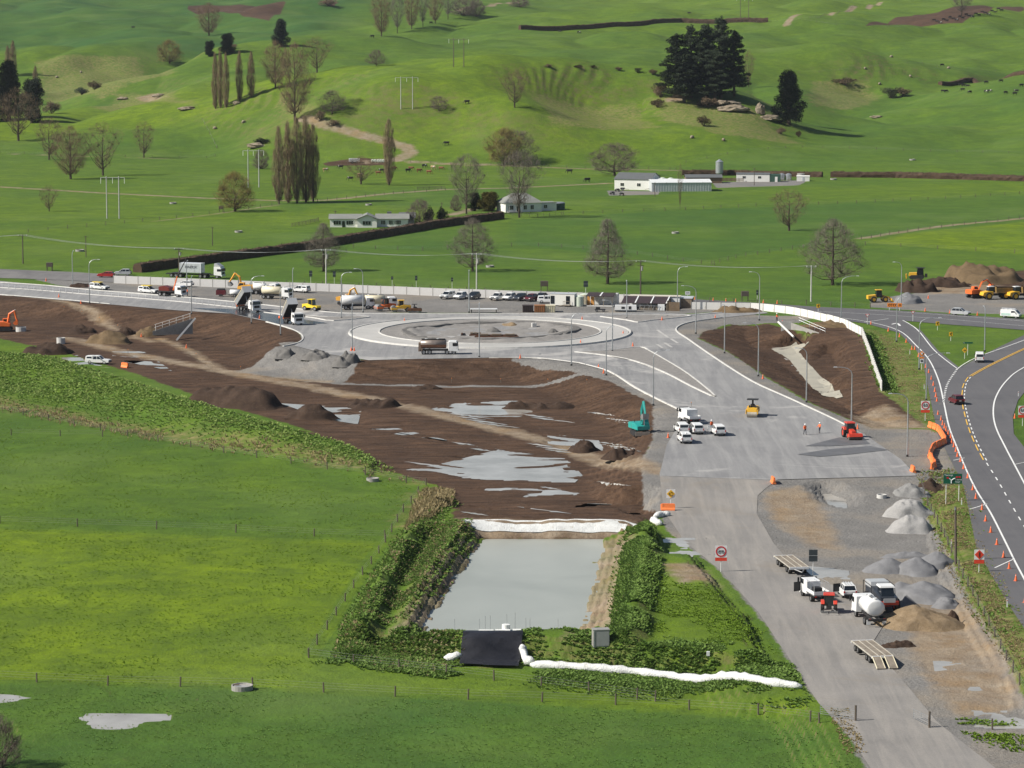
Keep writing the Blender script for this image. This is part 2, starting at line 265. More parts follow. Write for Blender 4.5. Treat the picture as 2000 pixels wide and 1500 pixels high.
def union(polys, lines, X, Y, m=20.0):
    d = np.full(X.shape, -m)
    for p in polys: d = np.maximum(d, sdp(p, X, Y, m))
    for l, w in lines: d = np.maximum(d, sdl(l, X, Y, w, m))
    return d
def terrain(X, Y):
    A = {}; N = -3.0
    sp = sdp(PLAT, X, Y, 30); z = N-N*sst((sp+12)/12)
    sy = np.maximum(sdp(YARD, X, Y, 20), sdl(YARDL, X, Y, 4.0, 20)); y0 = G(1500, 1000, -1)[1]; ramp = -1.5+1.5*sst((Y-y0)/(G(1500, 935)[1]-y0)); z = np.maximum(z, N+(ramp-N)*sst((sy+7)/7))
    tr = sdp(TERR, X, Y, 20)+1.2*fbm(X, Y, 6, 22, 3); zt = N+2.6*sst((tr+.5)/5.0); z = np.where(tr > -3, .3*np.log(np.exp(z/.3)+np.exp(zt/.3))-.3*math.log(2)*np.exp(-((z-zt)/.6)**2), z)
    bx = np.array([b[0] for b in BUND]); by = np.interp(X, bx, [b[1] for b in BUND]); bz = np.interp(X, bx, [b[2] for b in BUND]); d = Y-by
    pr = np.where(d < 0, sst(1+d/28), sst(1-d/9))*(X < BUND[-1][0]); z = np.maximum(z, N+(bz-N)*pr)
    for l, h, w in RIDGES: z += h*sst(1+sdl(l, X, Y, 0)/w)
    for l, h, w in DITCH: z -= h*sst(1+sdl(l, X, Y, 0)/w)
    po = sdp(POND, X, Y, 20)+1.3*fbm(X, Y, 5, 21, 3); z = np.where(po > 0, z+(-2.7-z)*np.clip(po/4.6, 0, 1), z)
    rb = sdp(RBAS, X, Y, 20); z -= 3.0*sst(rb/16.0)
    hl = hills(X, Y); f = sst((Y-1180)/170); hl = np.maximum(hl, 0)*f
    tf = sst((Y-1330)/150); z = z+hl+tf*(11.0*fbm(X, Y*.7, 120, 1, 2)+4.5*fbm(X, Y*.7, 45, 12, 2)+11*np.abs(fbm(X, Y*.5, 85, 40, 3))-2.5+.35*fbm(X, Y, 14, 5, 3))
    slope = np.clip(np.abs(np.gradient(hl, axis=0)/np.maximum(np.gradient(Y, axis=0), .1)), 0, 1) if X.ndim == 2 and X.shape[0] > 2 else 0*X
    z = z+tf*np.clip((slope-.08)*5, 0, 1)*.36*np.sin(z/.75*2*math.pi/2.2+3*fbm(X, Y, 25, 9, 2))      # sheep terraces on the steep faces
    road = union(ROADS, [], X, Y); dirt = union(DIRT, [], X, Y); clay = union(CLAY, CLAYL, X, Y); grav = union(GRAV, GRAVL, X, Y); dry = union(DRY, [], X, Y)
    dirt = np.where(X < BUND[-1][0], np.maximum(dirt, np.minimum(d-.3, 16-d)), dirt)
    near = sst((1150-Y)/200); off = sst((-road)/1.2)
    z = z+near*off*(.10*fbm(X, Y, 6, 2, 3)+.25*fbm(X, Y, 45, 3, 2))
    dk = sst(dirt/3)*off*sst((1000-Y)/50)
    ang = .35*X+.94*Y
    z = z+dk*(.45*fbm(X, Y, 9, 4, 4)+.10*np.sin(Y*1.5+.2*X+4*fbm(X, Y, 30, 6, 2)))
    for p, l in PUDW:
        s = sdp(p, X, Y, 9); nz = fbm(X*.4, Y, 4.5, 8, 4); k = sst((s+3)/3.5); t = l-.03-.10*np.clip(s/3, -1, 1)+.35*nz+(.11 if l == -3.05 else .0)*np.sin(1.0*(Y+.25*X)+14*fbm(X, Y, 18, 31, 3)); z = np.where(s > -8.9, z*(1-k)+t*k, z); z = np.where((s < -1.2) & (s > -8.5), np.maximum(z, l+.03+.05*(nz+.5)), z)
    z = z-.05*sst((road-.1)/.6)
    A.update(sd_road=road, sd_dirt=dirt, sd_clay=clay, sd_grav=grav, sd_dry=dry)
    return z, A
_ys = np.concatenate([np.arange(120, 280, 8), np.arange(280, 330, 1.2), np.arange(330, 350, .85), np.arange(350, 440, .42), np.arange(440, 660, .85), np.arange(660, 770, .85), np.arange(770, 1300, 2.6), np.arange(1300, 2400, 4.5), np.arange(2400, 4300, 20)])
_as = np.concatenate([[-.75, -.5, -.36, -.28, -.235], np.arange(-.205, .2051, .00078), [.235, .28, .36, .5, .75]])
_AA, _YY = np.meshgrid(_as, _ys); _XX = _AA*_YY
ZZ, ATTR = terrain(_XX, _YY)
_gu = _as; 
def hz(x, y):                                          # ground height under a point
    a = x/y; i = int(np.clip(np.searchsorted(_as, a)-1, 0, len(_as)-2)); j = int(np.clip(np.searchsorted(_ys, y)-1, 0, len(_ys)-2))
    u = min(1, max(0, (a-_as[i])/(_as[i+1]-_as[i]))); v = min(1, max(0, (y-_ys[j])/(_ys[j+1]-_ys[j])))
    return float((ZZ[j, i]*(1-u)+ZZ[j, i+1]*u)*(1-v)+(ZZ[j+1, i]*(1-u)+ZZ[j+1, i+1]*u)*v)
def hza(x, y):
    x = np.asarray(x); y = np.asarray(y); a = x/y; i = np.clip(np.searchsorted(_as, a)-1, 0, len(_as)-2); j = np.clip(np.searchsorted(_ys, y)-1, 0, len(_ys)-2)
    u = np.clip((a-_as[i])/(_as[i+1]-_as[i]), 0, 1); v = np.clip((y-_ys[j])/(_ys[j+1]-_ys[j]), 0, 1)
    return (ZZ[j, i]*(1-u)+ZZ[j, i+1]*u)*(1-v)+(ZZ[j+1, i]*(1-u)+ZZ[j+1, i+1]*u)*v
def T(px, py, dz=0.0):                                 # ground point seen at a photo point
    d = ray(px, py); a = d[0]/d[1]; i = int(np.clip(np.searchsorted(_as, a)-1, 0, len(_as)-2)); u = (a-_as[i])/(_as[i+1]-_as[i])
    z = ZZ[:, i]*(1-u)+ZZ[:, i+1]*u; rz = CH+_ys*d[2]/d[1]; k = np.nonzero(z > rz)[0]
    j = int(k[0]) if len(k) else len(_ys)-1
    if j > 0:
        e0 = rz[j-1]-z[j-1]; e1 = rz[j]-z[j]; t = e0/(e0-e1+1e-9); y = _ys[j-1]+(_ys[j]-_ys[j-1])*min(1, max(0, t))
    else: y = _ys[0]
    return Vector((a*y, y, hz(a*y, y)+dz))
def TP(pts): return [tuple(T(*p)[:2]) for p in pts]
def _hadd(key, polys, lines):
    k = _ys > 1250; A = ATTR[key]; A[k] = np.maximum(A[k], union([TP(p) for p in polys], [(TP(l), w) for l, w in lines], _XX[k], _YY[k]))
_hadd('sd_clay', [[(1300, 190), (1330, 188), (1340, 198), (1300, 200)], [(265, 192), (300, 182), (330, 190), (300, 196)]], [([(590, 232), (640, 246), (700, 262), (750, 274), (795, 288), (802, 300), (775, 312), (720, 316)], 3.2), ([(1535, 50), (1620, 30), (1720, 4)], 2.5), ([(0, 300), (130, 305), (330, 310)], 1.0), ([(890, 24), (960, 12), (1010, 4)], 3.0), ([(800, 316), (1000, 324), (1150, 330), (1330, 333)], 2.0)])
_hadd('sd_dirt', [[(358, 14), (470, 8), (560, 3), (525, 42), (470, 28)], [(1690, 52), (1740, 40), (1830, 24), (2000, 12), (2000, 20), (1880, 45), (1800, 52)], [(620, 2), (665, 2), (650, 15)], [(628, 318), (700, 308), (765, 312), (760, 322), (640, 324)]], [])
_hadd('sd_dry', [[(1270, 190), (1340, 192), (1470, 215), (1568, 282), (1500, 275), (1400, 262), (1290, 235)], [(70, 118), (270, 112), (345, 140), (250, 165), (200, 195), (90, 195)], [(230, 184), (330, 178), (385, 206), (180, 210)], [(1590, 158), (1690, 158), (1720, 190), (1660, 215), (1585, 200)], [(560, 175), (640, 235), (580, 245), (540, 200)], [(1040, 180), (1240, 200), (1280, 250), (1080, 245)]], [])
# field tones (0 deep blue-green, 1 yellow lime)
TONE = [(P([(-200, 798), (0, 800), (300, 855), (600, 905), (830, 948), (760, 1050), (0, 1035), (-300, 1030)], -3), .42), (P([(-300, 1030), (0, 1035), (745, 1060), (603, 1285), (1000, 1330), (560, 1345), (100, 1330), (-300, 1330)], -3), .95), (P([(-400, 1335), (100, 1332), (560, 1347), (1000, 1368), (1500, 1400), (1690, 1500), (1800, 1700), (-800, 1700)], -3), .3),
        (P([(603, 1290), (900, 1305), (1560, 1350), (1600, 1410), (1000, 1366), (560, 1345)], -3), .75), (P([(1240, 1060), (1400, 1130), (1560, 1330), (1250, 1260)], -.5), .8), (P([(1690, 474), (1800, 452), (2100, 425), (2100, 500), (1900, 490)]), 1.0), (P([(1000, 430), (1300, 412), (1600, 400), (2100, 375), (2100, 420), (1700, 462), (1440, 500), (1320, 512), (1000, 478)]), .3),
        (P([(1050, 395), (1180, 385), (1600, 365), (2100, 352), (2100, 372), (1500, 402), (1100, 415)]), .62), (P([(300, 530), (590, 492), (840, 445), (980, 480), (660, 490), (560, 555)]), .4), (P([(-200, 440), (0, 445), (550, 400), (600, 440), (265, 528), (-200, 520)]), .62), (P([(-200, 380), (540, 395), (430, 412), (-200, 445)]), .66), (P([(-200, 280), (0, 290), (560, 300), (620, 388), (0, 362), (-200, 360)]), .55),
        (P([(640, 318), (1100, 322), (1190, 352), (760, 375), (640, 388)]), .62), (P([(560, 440), (840, 440), (900, 405), (620, 398)]), .72), ([(-500, 1440), (0, 1440), (0, 1700), (-500, 1700)], .85), ([(-90, 1325), (90, 1325), (90, 1570), (-120, 1570)], .72), ([(100, 1300), (400, 1300), (400, 1640), (160, 1640)], .45), ([(-500, 2050), (-130, 2050), (-130, 3500), (-500, 3500)], .12), ([(60, 2180), (420, 2220), (600, 3600), (60, 3600)], .65), ([(-120, 1600), (300, 1600), (330, 2150), (-120, 2150)], .5)]
tone = np.full(_XX.shape, .5)
for p, t in TONE:
    k = sst(sdp(p, _XX, _YY, 8)/2.0+.5) if p[0][1] < 1300 else sst(sdp(p, _XX, _YY, 60)/60+.5)
    tone = tone*(1-k)+t*k
tone += .25*fbm(_XX, _YY, 60, 11, 3)
nr, nc = _XX.shape
idx = np.arange(nr*nc).reshape(nr, nc)
Q = np.stack([idx[:-1, :-1], idx[:-1, 1:], idx[1:, 1:], idx[1:, :-1]], -1).reshape(-1, 4)
m = bpy.data.materials.new('ground'); g = NT(m)
nb = g.noise(.35, 6, .65); nf_ = g.noise(2.2, 4, .7); nl = g.noise(.02, 4, .6)
st = g.noise(1.0, 6, .72, g.rot(.25, (.10, .62, .3)), .8)
tn = g.math('ADD', g.attr('tone'), g.math('MULTIPLY', g.math('SUBTRACT', g.noise(.06, 5, .6), .5), .5), clamp=True)
grass = g.mix(tn, (.036, .104, .024), (.156, .226, .007))
nm_ = g.noise(.11, 5, .62, None, .4)
grass = g.mix(g.rng(nm_, .38, .66), g.mix(.45, grass, (.035, .075, .014)), grass)
grass = g.mix(g.rng(nb, .40, .72, 0, .75), grass, g.mix(.65, grass, (.045, .075, .013)))
grass = g.mix(g.math('MULTIPLY', g.rng(nf_, .5, .8), .5), grass, (.03, .068, .013))
grass = g.mix(g.math('MULTIPLY', g.rng(nl, .52, .75), .4), grass, (.14, .20, .05))
grass = g.mix(g.rng(g.noise(.7, 5, .75), .62, .8, 0, .3), grass, (.15, .14, .045))
_sx = g.n.new('ShaderNodeSeparateXYZ'); g.l.new(g.n['geo'].outputs['True Normal'], _sx.inputs[0]); grass = g.mix(g.math('MULTIPLY', g.rng(_sx.outputs[2], .955, .88), g.rng(g.noise(.25, 5, .75), .4, .65)), grass, (.13, .125, .045))
dryc = g.mix(g.rng(g.noise(.8, 5, .7), .35, .65), (.26, .21, .095), (.10, .125, .03))
c = g.mix(g.math('MULTIPLY', g.edge(g.attr('sd_dry'), g.noise(.16, 6, .7), 22, 2.5), g.rng(g.noise(.55, 4, .7), .38, .6, .1, .9)), grass, dryc)
dirtc = g.mix(g.rng(st, .3, .7), (.022, .0125, .008), (.125, .074, .046)); dirtc = g.mix(g.rng(g.noise(.09, 5, .65), .45, .7, 0, .75), dirtc, (.048, .029, .019)); dirtc = g.mix(g.rng(g.noise(1.0, 5, .7, g.rot(-.45, (.07, 1.2, .3)), .6), .55, .75, 0, .6), dirtc, (.018, .011, .008)); dirtc = g.mix(g.rng(nf_, .55, .8, 0, .45), dirtc, (.17, .115, .075))
c = g.mix(g.edge(g.attr('sd_dirt'), nb, 3.0, .25), c, dirtc)
clayc = g.mix(g.rng(nb, .3, .7), (.19, .135, .085), (.30, .245, .18)); clayc = g.mix(g.rng(g.noise(.12, 4, .6), .5, .68, 0, .8), clayc, (.25, .165, .085))
gravc = g.mix(g.rng(g.noise(.10, 5, .65), .35, .65), (.185, .178, .168), (.245, .235, .222)); gravc = g.mix(g.rng(g.noise(2.6, 5, .85), .38, .62), g.mix(.5, gravc, (.07, .065, .06)), gravc); gravc = g.mix(g.rng(g.noise(.05, 4, .6), .5, .68, 0, .6), gravc, (.25, .205, .15))
c = g.mix(g.edge(g.attr('sd_grav'), nb, 2.0, .2), c, gravc)
c = g.mix(g.math('MULTIPLY', g.edge(g.attr('sd_clay'), nb, 4.0, 1.0), g.rng(nm_, .3, .6, .6, 1)), c, clayc)
g.out(c, .9, .15)
g.bump(g.math('ADD', g.math('MULTIPLY', nf_, .6), nb), .75, .4)
gnd = big_mesh('ground', np.stack([_XX, _YY, ZZ], -1).reshape(-1, 3), Q, m, smooth=True); tag(gnd, kind='structure')
for k, v in {**ATTR, 'tone': tone}.items():
    a = gnd.data.attributes.new(k, 'FLOAT', 'POINT'); a.data.foreach_set('value', np.asarray(v, np.float32).ravel())
# ------------------------------------------------------------------ roads, kerbs, paint, water
def drape(name, poly, m, off=.0, step=4.0, z=None, parent=None, kind='structure', thick=0.0):
    bm = bmesh.new(); vs_ = [bm.verts.new((p[0], p[1], 0)) for p in poly]; bm.faces.new(vs_); bmesh.ops.triangulate(bm, faces=bm.faces[:])
    ys = [p[1] for p in poly]; xs = [p[0] for p in poly]
    if z is None:
        for k in np.arange(min(ys)+step, max(ys), step): bmesh.ops.bisect_plane(bm, geom=bm.verts[:]+bm.edges[:]+bm.faces[:], plane_co=(0, k, 0), plane_no=(0, 1, 0))
        for k in np.arange(min(xs)+step*2, max(xs), step*2): bmesh.ops.bisect_plane(bm, geom=bm.verts[:]+bm.edges[:]+bm.faces[:], plane_co=(k, 0, 0), plane_no=(1, 0, 0))
    for v in bm.verts: v.co.z = (hz(v.co.x, v.co.y) if z is None else z)+off
    bmesh.ops.recalc_face_normals(bm, faces=bm.faces)
    if sum(f.normal.z for f in bm.faces) < 0: bmesh.ops.reverse_faces(bm, faces=bm.faces)
    me = bpy.data.meshes.new(name); bm.to_mesh(me); bm.free(); me.materials.append(m)
    o = link(name, me, parent)
    if kind: o['kind'] = kind
    return o
def smooth_line(pts, n=4):                             # Catmull-Rom through plan points
    q = [Vector((p[0], p[1])) for p in pts]; out = []
    for i in range(len(q)-1):
        a, b, c, d = q[max(i-1, 0)], q[i], q[i+1], q[min(i+2, len(q)-1)]
        for k in range(n):
            t = k/n; out.append(.5*((2*b)+(c-a)*t+(2*a-5*b+4*c-d)*t*t+(3*b-a-3*c+d)*t**3))
    return out+[q[-1]]
def ribbon(name, line, w, m, zf, h=0.0, parent=None, kind=None, flare=0.0):      # strip of width w along a plan line; h > 0 makes it a solid kerb
    n = len(line); mb = MB(); L, Rr = [], []
    for i, p in enumerate(line):
        d = (Vector(line[min(i+1, n-1)][:2])-Vector(line[max(i-1, 0)][:2])).normalized(); s = Vector((-d.y, d.x))*w/2
        L.append(Vector(p[:2])+s); Rr.append(Vector(p[:2])-s)
    if h <= 0: mb.add([(*a, zf(*a)) for a in L]+[(*a, zf(*a)) for a in Rr], [(i, i+1, n+i+1, n+i) for i in range(n-1)])
    else:
        v = [(*a, zf(*a)-.15) for a in L]+[(*(a*.86+b*.14), zf(*a)+h) for a, b in zip(L, Rr)]+[(*(b*.8+a*.2), zf(*b)+h) for a, b in zip(L, Rr)]+[(*b, zf(*b)-.15) for b in Rr]
        mb.add(v, [(k*n+i, k*n+i+1, (k+1)*n+i+1, (k+1)*n+i) for k in range(3) for i in range(n-1)]+[(0, n, 2*n, 3*n), (n-1, 2*n-1, 3*n-1, 4*n-1)])
    o = mb.build(name, m, parent)
    if kind: o['kind'] = kind
    return o
# asphalt and chip surfaces
def road_mat(name, a, b, streak, patch, rot=.1, k=.75):
    m = bpy.data.materials.new(name); g = NT(m); n1 = g.noise(.07, 6, .65, None, .6); n2 = g.noise(1.0, 6, .72, g.rot(rot, (.55, .035, .1)), .5); n3 = g.noise(5, 2, .7)
    c = g.mix(g.rng(n1, .35, .65), a, b); c = g.mix(g.math('MULTIPLY', g.rng(n2, .42, .7), k), c, streak); c = g.mix(g.rng(n3, .3, .8, 0, .25), c, (.05, .05, .05)); c = g.mix(g.rng(g.noise(.035, 4, .7, None, 1.2), .54, .66, 0, .8), c, patch)
    g.out(c, .85, .25); g.bump(n3, .3, .03); return m
RM_NEW = road_mat('basecourse_road', (.205, .203, .206), (.25, .247, .246), (.34, .335, .325), (.42, .405, .385))
RM_HW = road_mat('highway_asphalt', (.100, .098, .104), (.122, .119, .124), (.15, .145, .147), (.11, .108, .113), -.25, .5)
RM_OLD = road_mat('old_asphalt', (.14, .135, .135), (.19, .18, .175), (.21, .2, .19), (.12, .115, .115))
M_KERB = mat('kerb_concrete', (.50, .49, .465), .8, .15, .8, dirt=.25, dirtcol=(.3, .27, .23))
M_WHITE = mat('road_paint_white', (.72, .72, .70), .7, .2, 2); M_YEL = mat('road_paint_yellow', (.72, .42, .06), .7, .2, 2)
RZ = .03
drape('road', ROADS[0], RM_NEW, .05+RZ); drape('highway', ROADS[1], RM_HW, .05+RZ); drape('side_road', ROADS[2], RM_OLD, .05+RZ)
RM_ACC = road_mat('access_track_gravel', (.20, .19, .178), (.25, .235, .22), (.32, .295, .265), (.22, .195, .165), .07, .85)
drape('access_road', P([(1300, 885), (1288, 925), (1292, 960, -.3), (1300, 1000, -1.2), (1335, 1055, -1.5), (1410, 1118, -1.5), (1480, 1195, -1.5), (1545, 1290, -1.5), (1600, 1375, -1.5), (1660, 1440, -1.5), (1700, 1500, -1.5), (1790, 1640, -1.5), (2120, 1640, -1.5), (1930, 1490, -1.5), (1830, 1410, -1.5), (1760, 1325, -1.5), (1700, 1260, -1.5), (1730, 1215, -1.5), (1690, 1165, -1.5), (1560, 1120, -1.5), (1510, 1060, -1.5), (1478, 1000, -1.2), (1480, 965, -.4), (1520, 938)]), RM_ACC, .05, 1.5)
def rz_(x, y): return hz(x, y)+.05+RZ
def gz_(x, y): return hz(x, y)
# wet fresh mix under the tipper trucks
M_WET = mat('fresh_black_chip_seal', (.035, .036, .042), .22, .3, .4, spec=.6)
drape('fresh_seal', P([(375, 602), (460, 604), (520, 612), (640, 632), (585, 634), (545, 634), (500, 622), (440, 611)]), M_WET, .05+RZ+.06)
M_DAMP = mat('damp_basecourse', (.12, .12, .125), .6, .25, .3)
for q in ([(1558, 888), (1620, 878), (1700, 872), (1735, 880), (1660, 888), (1600, 893)], [(1572, 872), (1640, 855), (1690, 860), (1700, 868), (1620, 872)]): drape('damp_patch', P(q), M_DAMP, .05+RZ+.06)
# roundabout: truck apron ring and gravel island
CX, CY = G(957, 649.5); RO = 30.9
def ring(name, r0, r1, m, z0, z1, n=128, kind='structure'):
    V = []; 
    for r, z in ((r0, z0), (r1, z1)): V += [(CX+r*math.cos(2*math.pi*i/n), CY+r*math.sin(2*math.pi*i/n), z) for i in range(n)]
    return tag(MB().add(V, [(i, (i+1) % n, n+(i+1) % n, n+i) for i in range(n)]).build(name, m), kind=kind)
M_APRON = mat('apron_concrete', (.40, .39, .37), .8, .12, .12, dirt=.1, dirtcol=(.3, .28, .25))
ring('truck_apron', 24.6, RO-.4, M_APRON, .35, .27); ring('apron_base', RO-.02, RO-.021, M_APRON, .26, .05)
def circ(r, n=128): return [(CX+r*math.cos(2*math.pi*i/n), CY+r*math.sin(2*math.pi*i/n)) for i in range(n+1)]
ribbon('kerb', circ(RO), .6, M_KERB, lambda x, y: .14, .24, kind='structure'); ribbon('kerb', circ(24.4), .5, M_KERB, lambda x, y: .25, .24, kind='structure')
def dirt_mat(name, a, b, c3, s=1.0, bump=.12):
    m = bpy.data.materials.new(name); g = NT(m); n1 = g.noise(.5*s, 6, .7); n2 = g.noise(3*s, 4, .75)
    c = g.mix(g.rng(n1, .3, .7), a, b); c = g.mix(g.rng(n2, .55, .8, 0, .8), c, c3); g.out(c, .95, .1); g.bump(g.math('ADD', n1, g.math('MULTIPLY', n2, .6)), .8, bump); return m
M_GRAVEL = dirt_mat('dark_gravel', (.115, .11, .105), (.17, .163, .155), (.06, .058, .056), 2)
M_ISLE = dirt_mat('island_gravel', (.20, .19, .18), (.27, .255, .24), (.10, .097, .093), 1.6)
def polar_patch(name, R0, m, zf, nr_=26, n=160):
    V, Fc = [], []
    for j in range(nr_+1):
        r = R0*j/nr_
        for i in range(n):
            x, y = CX+r*math.cos(2*math.pi*i/n), CY+r*math.sin(2*math.pi*i/n); V.append((x, y, zf(x, y, r)))
    for j in range(nr_):
        for i in range(n): Fc.append((j*n+i, j*n+(i+1) % n, (j+1)*n+(i+1) % n, (j+1)*n+i))
    return tag(big_mesh(name, V, Fc, m, smooth=True), kind='structure')
def isl_z(x, y, r):
    X, Y = np.array([x]), np.array([y]); lip = math.exp(-((r-17.5-3*float(vn(X, Y, 14, 2)[0]))/1.3)**2)
    return .30+.55*lip*(.6+1.2*float(vn(X, Y, 2.0, 7)[0]))+.25*float(fbm(X, Y, 3, 5, 3)[0])*min(1, (24.2-r)/2)-.25*max(0, min(1, (16-r)/3))
polar_patch('roundabout_island', 24.25, M_ISLE, isl_z)
_wl = [(CX+(17.6+1.8*math.sin(2*a+.6)+.5*math.sin(7*a))*math.cos(a), CY+(17.6+1.8*math.sin(2*a+.6)+.5*math.sin(7*a))*math.sin(a)) for a in np.linspace(0, 6.2832, 90)]
ribbon('gravel_windrow', _wl, 2.4, M_GRAVEL, lambda x, y: .12+.3*float(vn(np.array([x]), np.array([y]), 1.7, 4)[0]), .55, kind='structure')
# splitter islands: kerb ring with loose gravel inside
def island(pts, lab=None):
    pl = P(pts); c = [sum(p[0] for p in pl)/len(pl), sum(p[1] for p in pl)/len(pl)]
    o = drape('traffic_island', pl, M_ISLE, .05+RZ+.12, 3.0)
    ribbon('kerb', smooth_line(pl+[pl[0]], 3), .45, M_KERB, rz_, .2, kind='structure')
island([(1123, 688), (1180, 686), (1250, 679), (1268, 686), (1300, 704), (1345, 732), (1397, 775), (1350, 755), (1300, 729), (1240, 706), (1184, 695)])
island([(1173, 619), (1225, 626), (1246, 630), (1275, 626), (1350, 618), (1300, 616), (1230, 616)])
island([(560, 616), (610, 621), (652, 627), (722, 620), (690, 619), (640, 620), (600, 617)])
for pts in ([(-300, 536), (50, 555), (180, 567), (380, 583), (515, 596), (640, 610), (720, 613), (900, 613.5), (1180, 613), (1300, 611)], [(-300, 548), (0, 562), (180, 576), (320, 587), (460, 601), (514, 610), (560, 616)], [(1280, 619), (1350, 616), (1410, 611)], [(1130, 709), (1190, 726), (1240, 757), (1290, 783), (1338, 806)],
            [(1410, 621), (1352, 629), (1325, 638), (1322, 648), (1345, 664), (1400, 702), (1470, 746), (1540, 778), (1620, 815), (1652, 831)], [(520, 629), (560, 640), (584, 650), (592, 660), (583, 670), (553, 677)], [(955, 699), (1050, 700), (1130, 709)], [(0, 576), (130, 586), (180, 591), (215, 594)]):
    ribbon('kerb', smooth_line(P(pts), 4), .42, M_KERB, rz_, .15, kind='structure')
# median wire barrier on the left leg
wb = thing('median_barrier', 'low wire rope barrier with thin white posts along the median of the new road', 'barrier'); ml = smooth_line(P([(-60, 558), (0, 562), (180, 576), (320, 587), (458, 601)]), 4)
M_POST = mat('galvanised_steel', (.42, .44, .45), .45, .15, 2, metal=.7)
def along(line, step, start=0.0):
    out = []; acc = -start
    for a, b in zip(line[:-1], line[1:]):
        a, b = Vector(a[:2]), Vector(b[:2]); L = (b-a).length; t = -acc if acc < 0 else (step-acc % step) % step
        while t < L: out.append(((a+(b-a)*t/L), math.atan2(b.y-a.y, b.x-a.x))); t += step
        acc = (acc+L) % step if acc >= 0 else acc+L
    return out
_pm = MB().box((0, 0, .45), (.09, .09, .95)).mesh('barrier_post', mat('white_post', (.75, .75, .74), .5, .1))
for p, a in along(ml, 2.2): o = link('post', _pm, wb); o.location = (p.x, p.y, rz_(p.x, p.y)+.1)
for h in (.55, .8): MB().tube([(p.x, p.y, rz_(p.x, p.y)+.1+h) for p in ml], .02, 4).build('wire_rope', M_POST, wb)
# painted lines
def paint(pts, w=.16, m=M_WHITE, n=5, off=.05): return ribbon('lane_line', smooth_line(P(pts), n), w, m, lambda x, y: rz_(x, y)+off, kind='structure')
EL = [(1600, 617), (1690, 628), (1755, 646), (1790, 676), (1815, 704), (1833, 743), (1843, 785), (1853, 832), (1868, 872), (1888, 920), (1908, 960), (1935, 1003), (1965, 1062), (1990, 1112), (2060, 1240)]
ER = [(2100, 668), (2000, 718), (1966, 744), (1946, 774), (1940, 803), (1945, 835), (1964, 875), (1985, 915), (2030, 1000)]
CLN = [(2060, 655), (2000, 682), (1960, 701), (1922, 720), (1896, 735)]
paint(EL, .26); paint(ER, .26); paint([(1763, 626), (1792, 645), (1826, 686), (1870, 721)], .22); paint([(1870, 721), (1905, 700), (2000, 665), (2060, 640)], .22); paint([(1600, 609), (1700, 614), (1850, 624), (2000, 637), (2100, 645)], .18); paint([(1690, 606), (1850, 616), (2000, 628)], .18); paint([(1688, 630), (1735, 623)], .25)
for d in (-.22, .22):
    l = smooth_line(P(CLN), 5); l2 = []
    for i, p in enumerate(l): t = (l[min(i+1, len(l)-1)]-l[max(i-1, 0)]).normalized(); l2.append(p+Vector((-t.y, t.x))*d)
    ribbon('centre_line', l2, .2, M_YEL, lambda x, y: rz_(x, y)+.05, kind='structure')
C2 = smooth_line(P([(1893, 737), (1884, 752), (1881, 780), (1886, 808), (1894, 836), (1908, 870), (1925, 902)]), 8)
def dashes(line, on, gap, w, m, side=0.0, name='lane_dash'):
    for (p, a) in along(line, on+gap):
        d = Vector((math.cos(a), math.sin(a))); n_ = Vector((-d.y, d.x)); p = p+n_*side
        ribbon(name, [p, p+d*on*.5, p+d*on], w, m, lambda x, y: rz_(x, y)+.05, kind='structure')
dashes(C2, 7.0, 3.0, .2, M_YEL, -.2); dashes(C2, 2.6, 2.4, .2, M_WHITE, .25)
dashes(smooth_line(P([(1927, 905), (1952, 945), (1974, 984), (2000, 1028), (2050, 1110)]), 6), 3, 4.2, .2, M_WHITE); dashes(smooth_line(P([(1869, 722), (1850, 752), (1843, 785)]), 6), 1.1, 1.6, .4, M_WHITE, name='give_way_dash')
paint([(1862, 900), (1884, 895)], .2); paint([(1893, 996), (1928, 985)], .2); paint([(1943, 1110), (1980, 1093)], .2); paint([(1981, 908), (2005, 903)], .2)
paint([(1742, 634), (1752, 632), (1758, 637)], .5)
for q in ([(1283, 673), (1294, 680)], [(1298, 670), (1312, 679)], [(1310, 662), (1324, 671)], [(1284, 645), (1305, 660)]): paint(q, .6, mat('faded_paint', (.42, .41, .39), .8, .25, .8))
# pond and puddles
m = bpy.data.materials.new('silty_water'); g = NT(m); n1 = g.noise(.06, 4, .6, None, .5); g.out(g.mix(g.rng(n1, .35, .7), (.29, .305, .275), (.345, .36, .325)), .32, .35); g.bump(g.noise(1.2, 3, .6, g.pos((1, .5, 1))), .06, .05); M_SILT = m
m = bpy.data.materials.new('puddle_water'); g = NT(m); g.out(g.mix(g.rng(g.noise(.15, 4, .6), .35, .7), (.30, .28, .245), (.44, .42, .385)), .12, .5); M_PUD = m
drape('pond_water', P([(880, 1024), (1250, 1024), (1236, 1100), (1203, 1245), (1020, 1246), (768, 1248), (822, 1130)], -1.9), M_SILT, 0, z=-1.9)
for p, l in PUDW:
    c = Vector((sum(q[0] for q in p)/len(p), sum(q[1] for q in p)/len(p))); drape('puddle', [tuple(c+(Vector(q)-c)*1.0+(Vector(q)-c).normalized()*2.5) for q in p], M_PUD, 0, z=l-.02)
drape('silt_apron', TP([(1506, 682), (1555, 668), (1580, 668), (1560, 688), (1580, 712), (1625, 752), (1648, 776), (1604, 772), (1572, 742), (1540, 702)]), mat('pale_wet_silt', (.36, .335, .27), .55, .12, .3), .10, 1.2)
_q = random.Random(12)
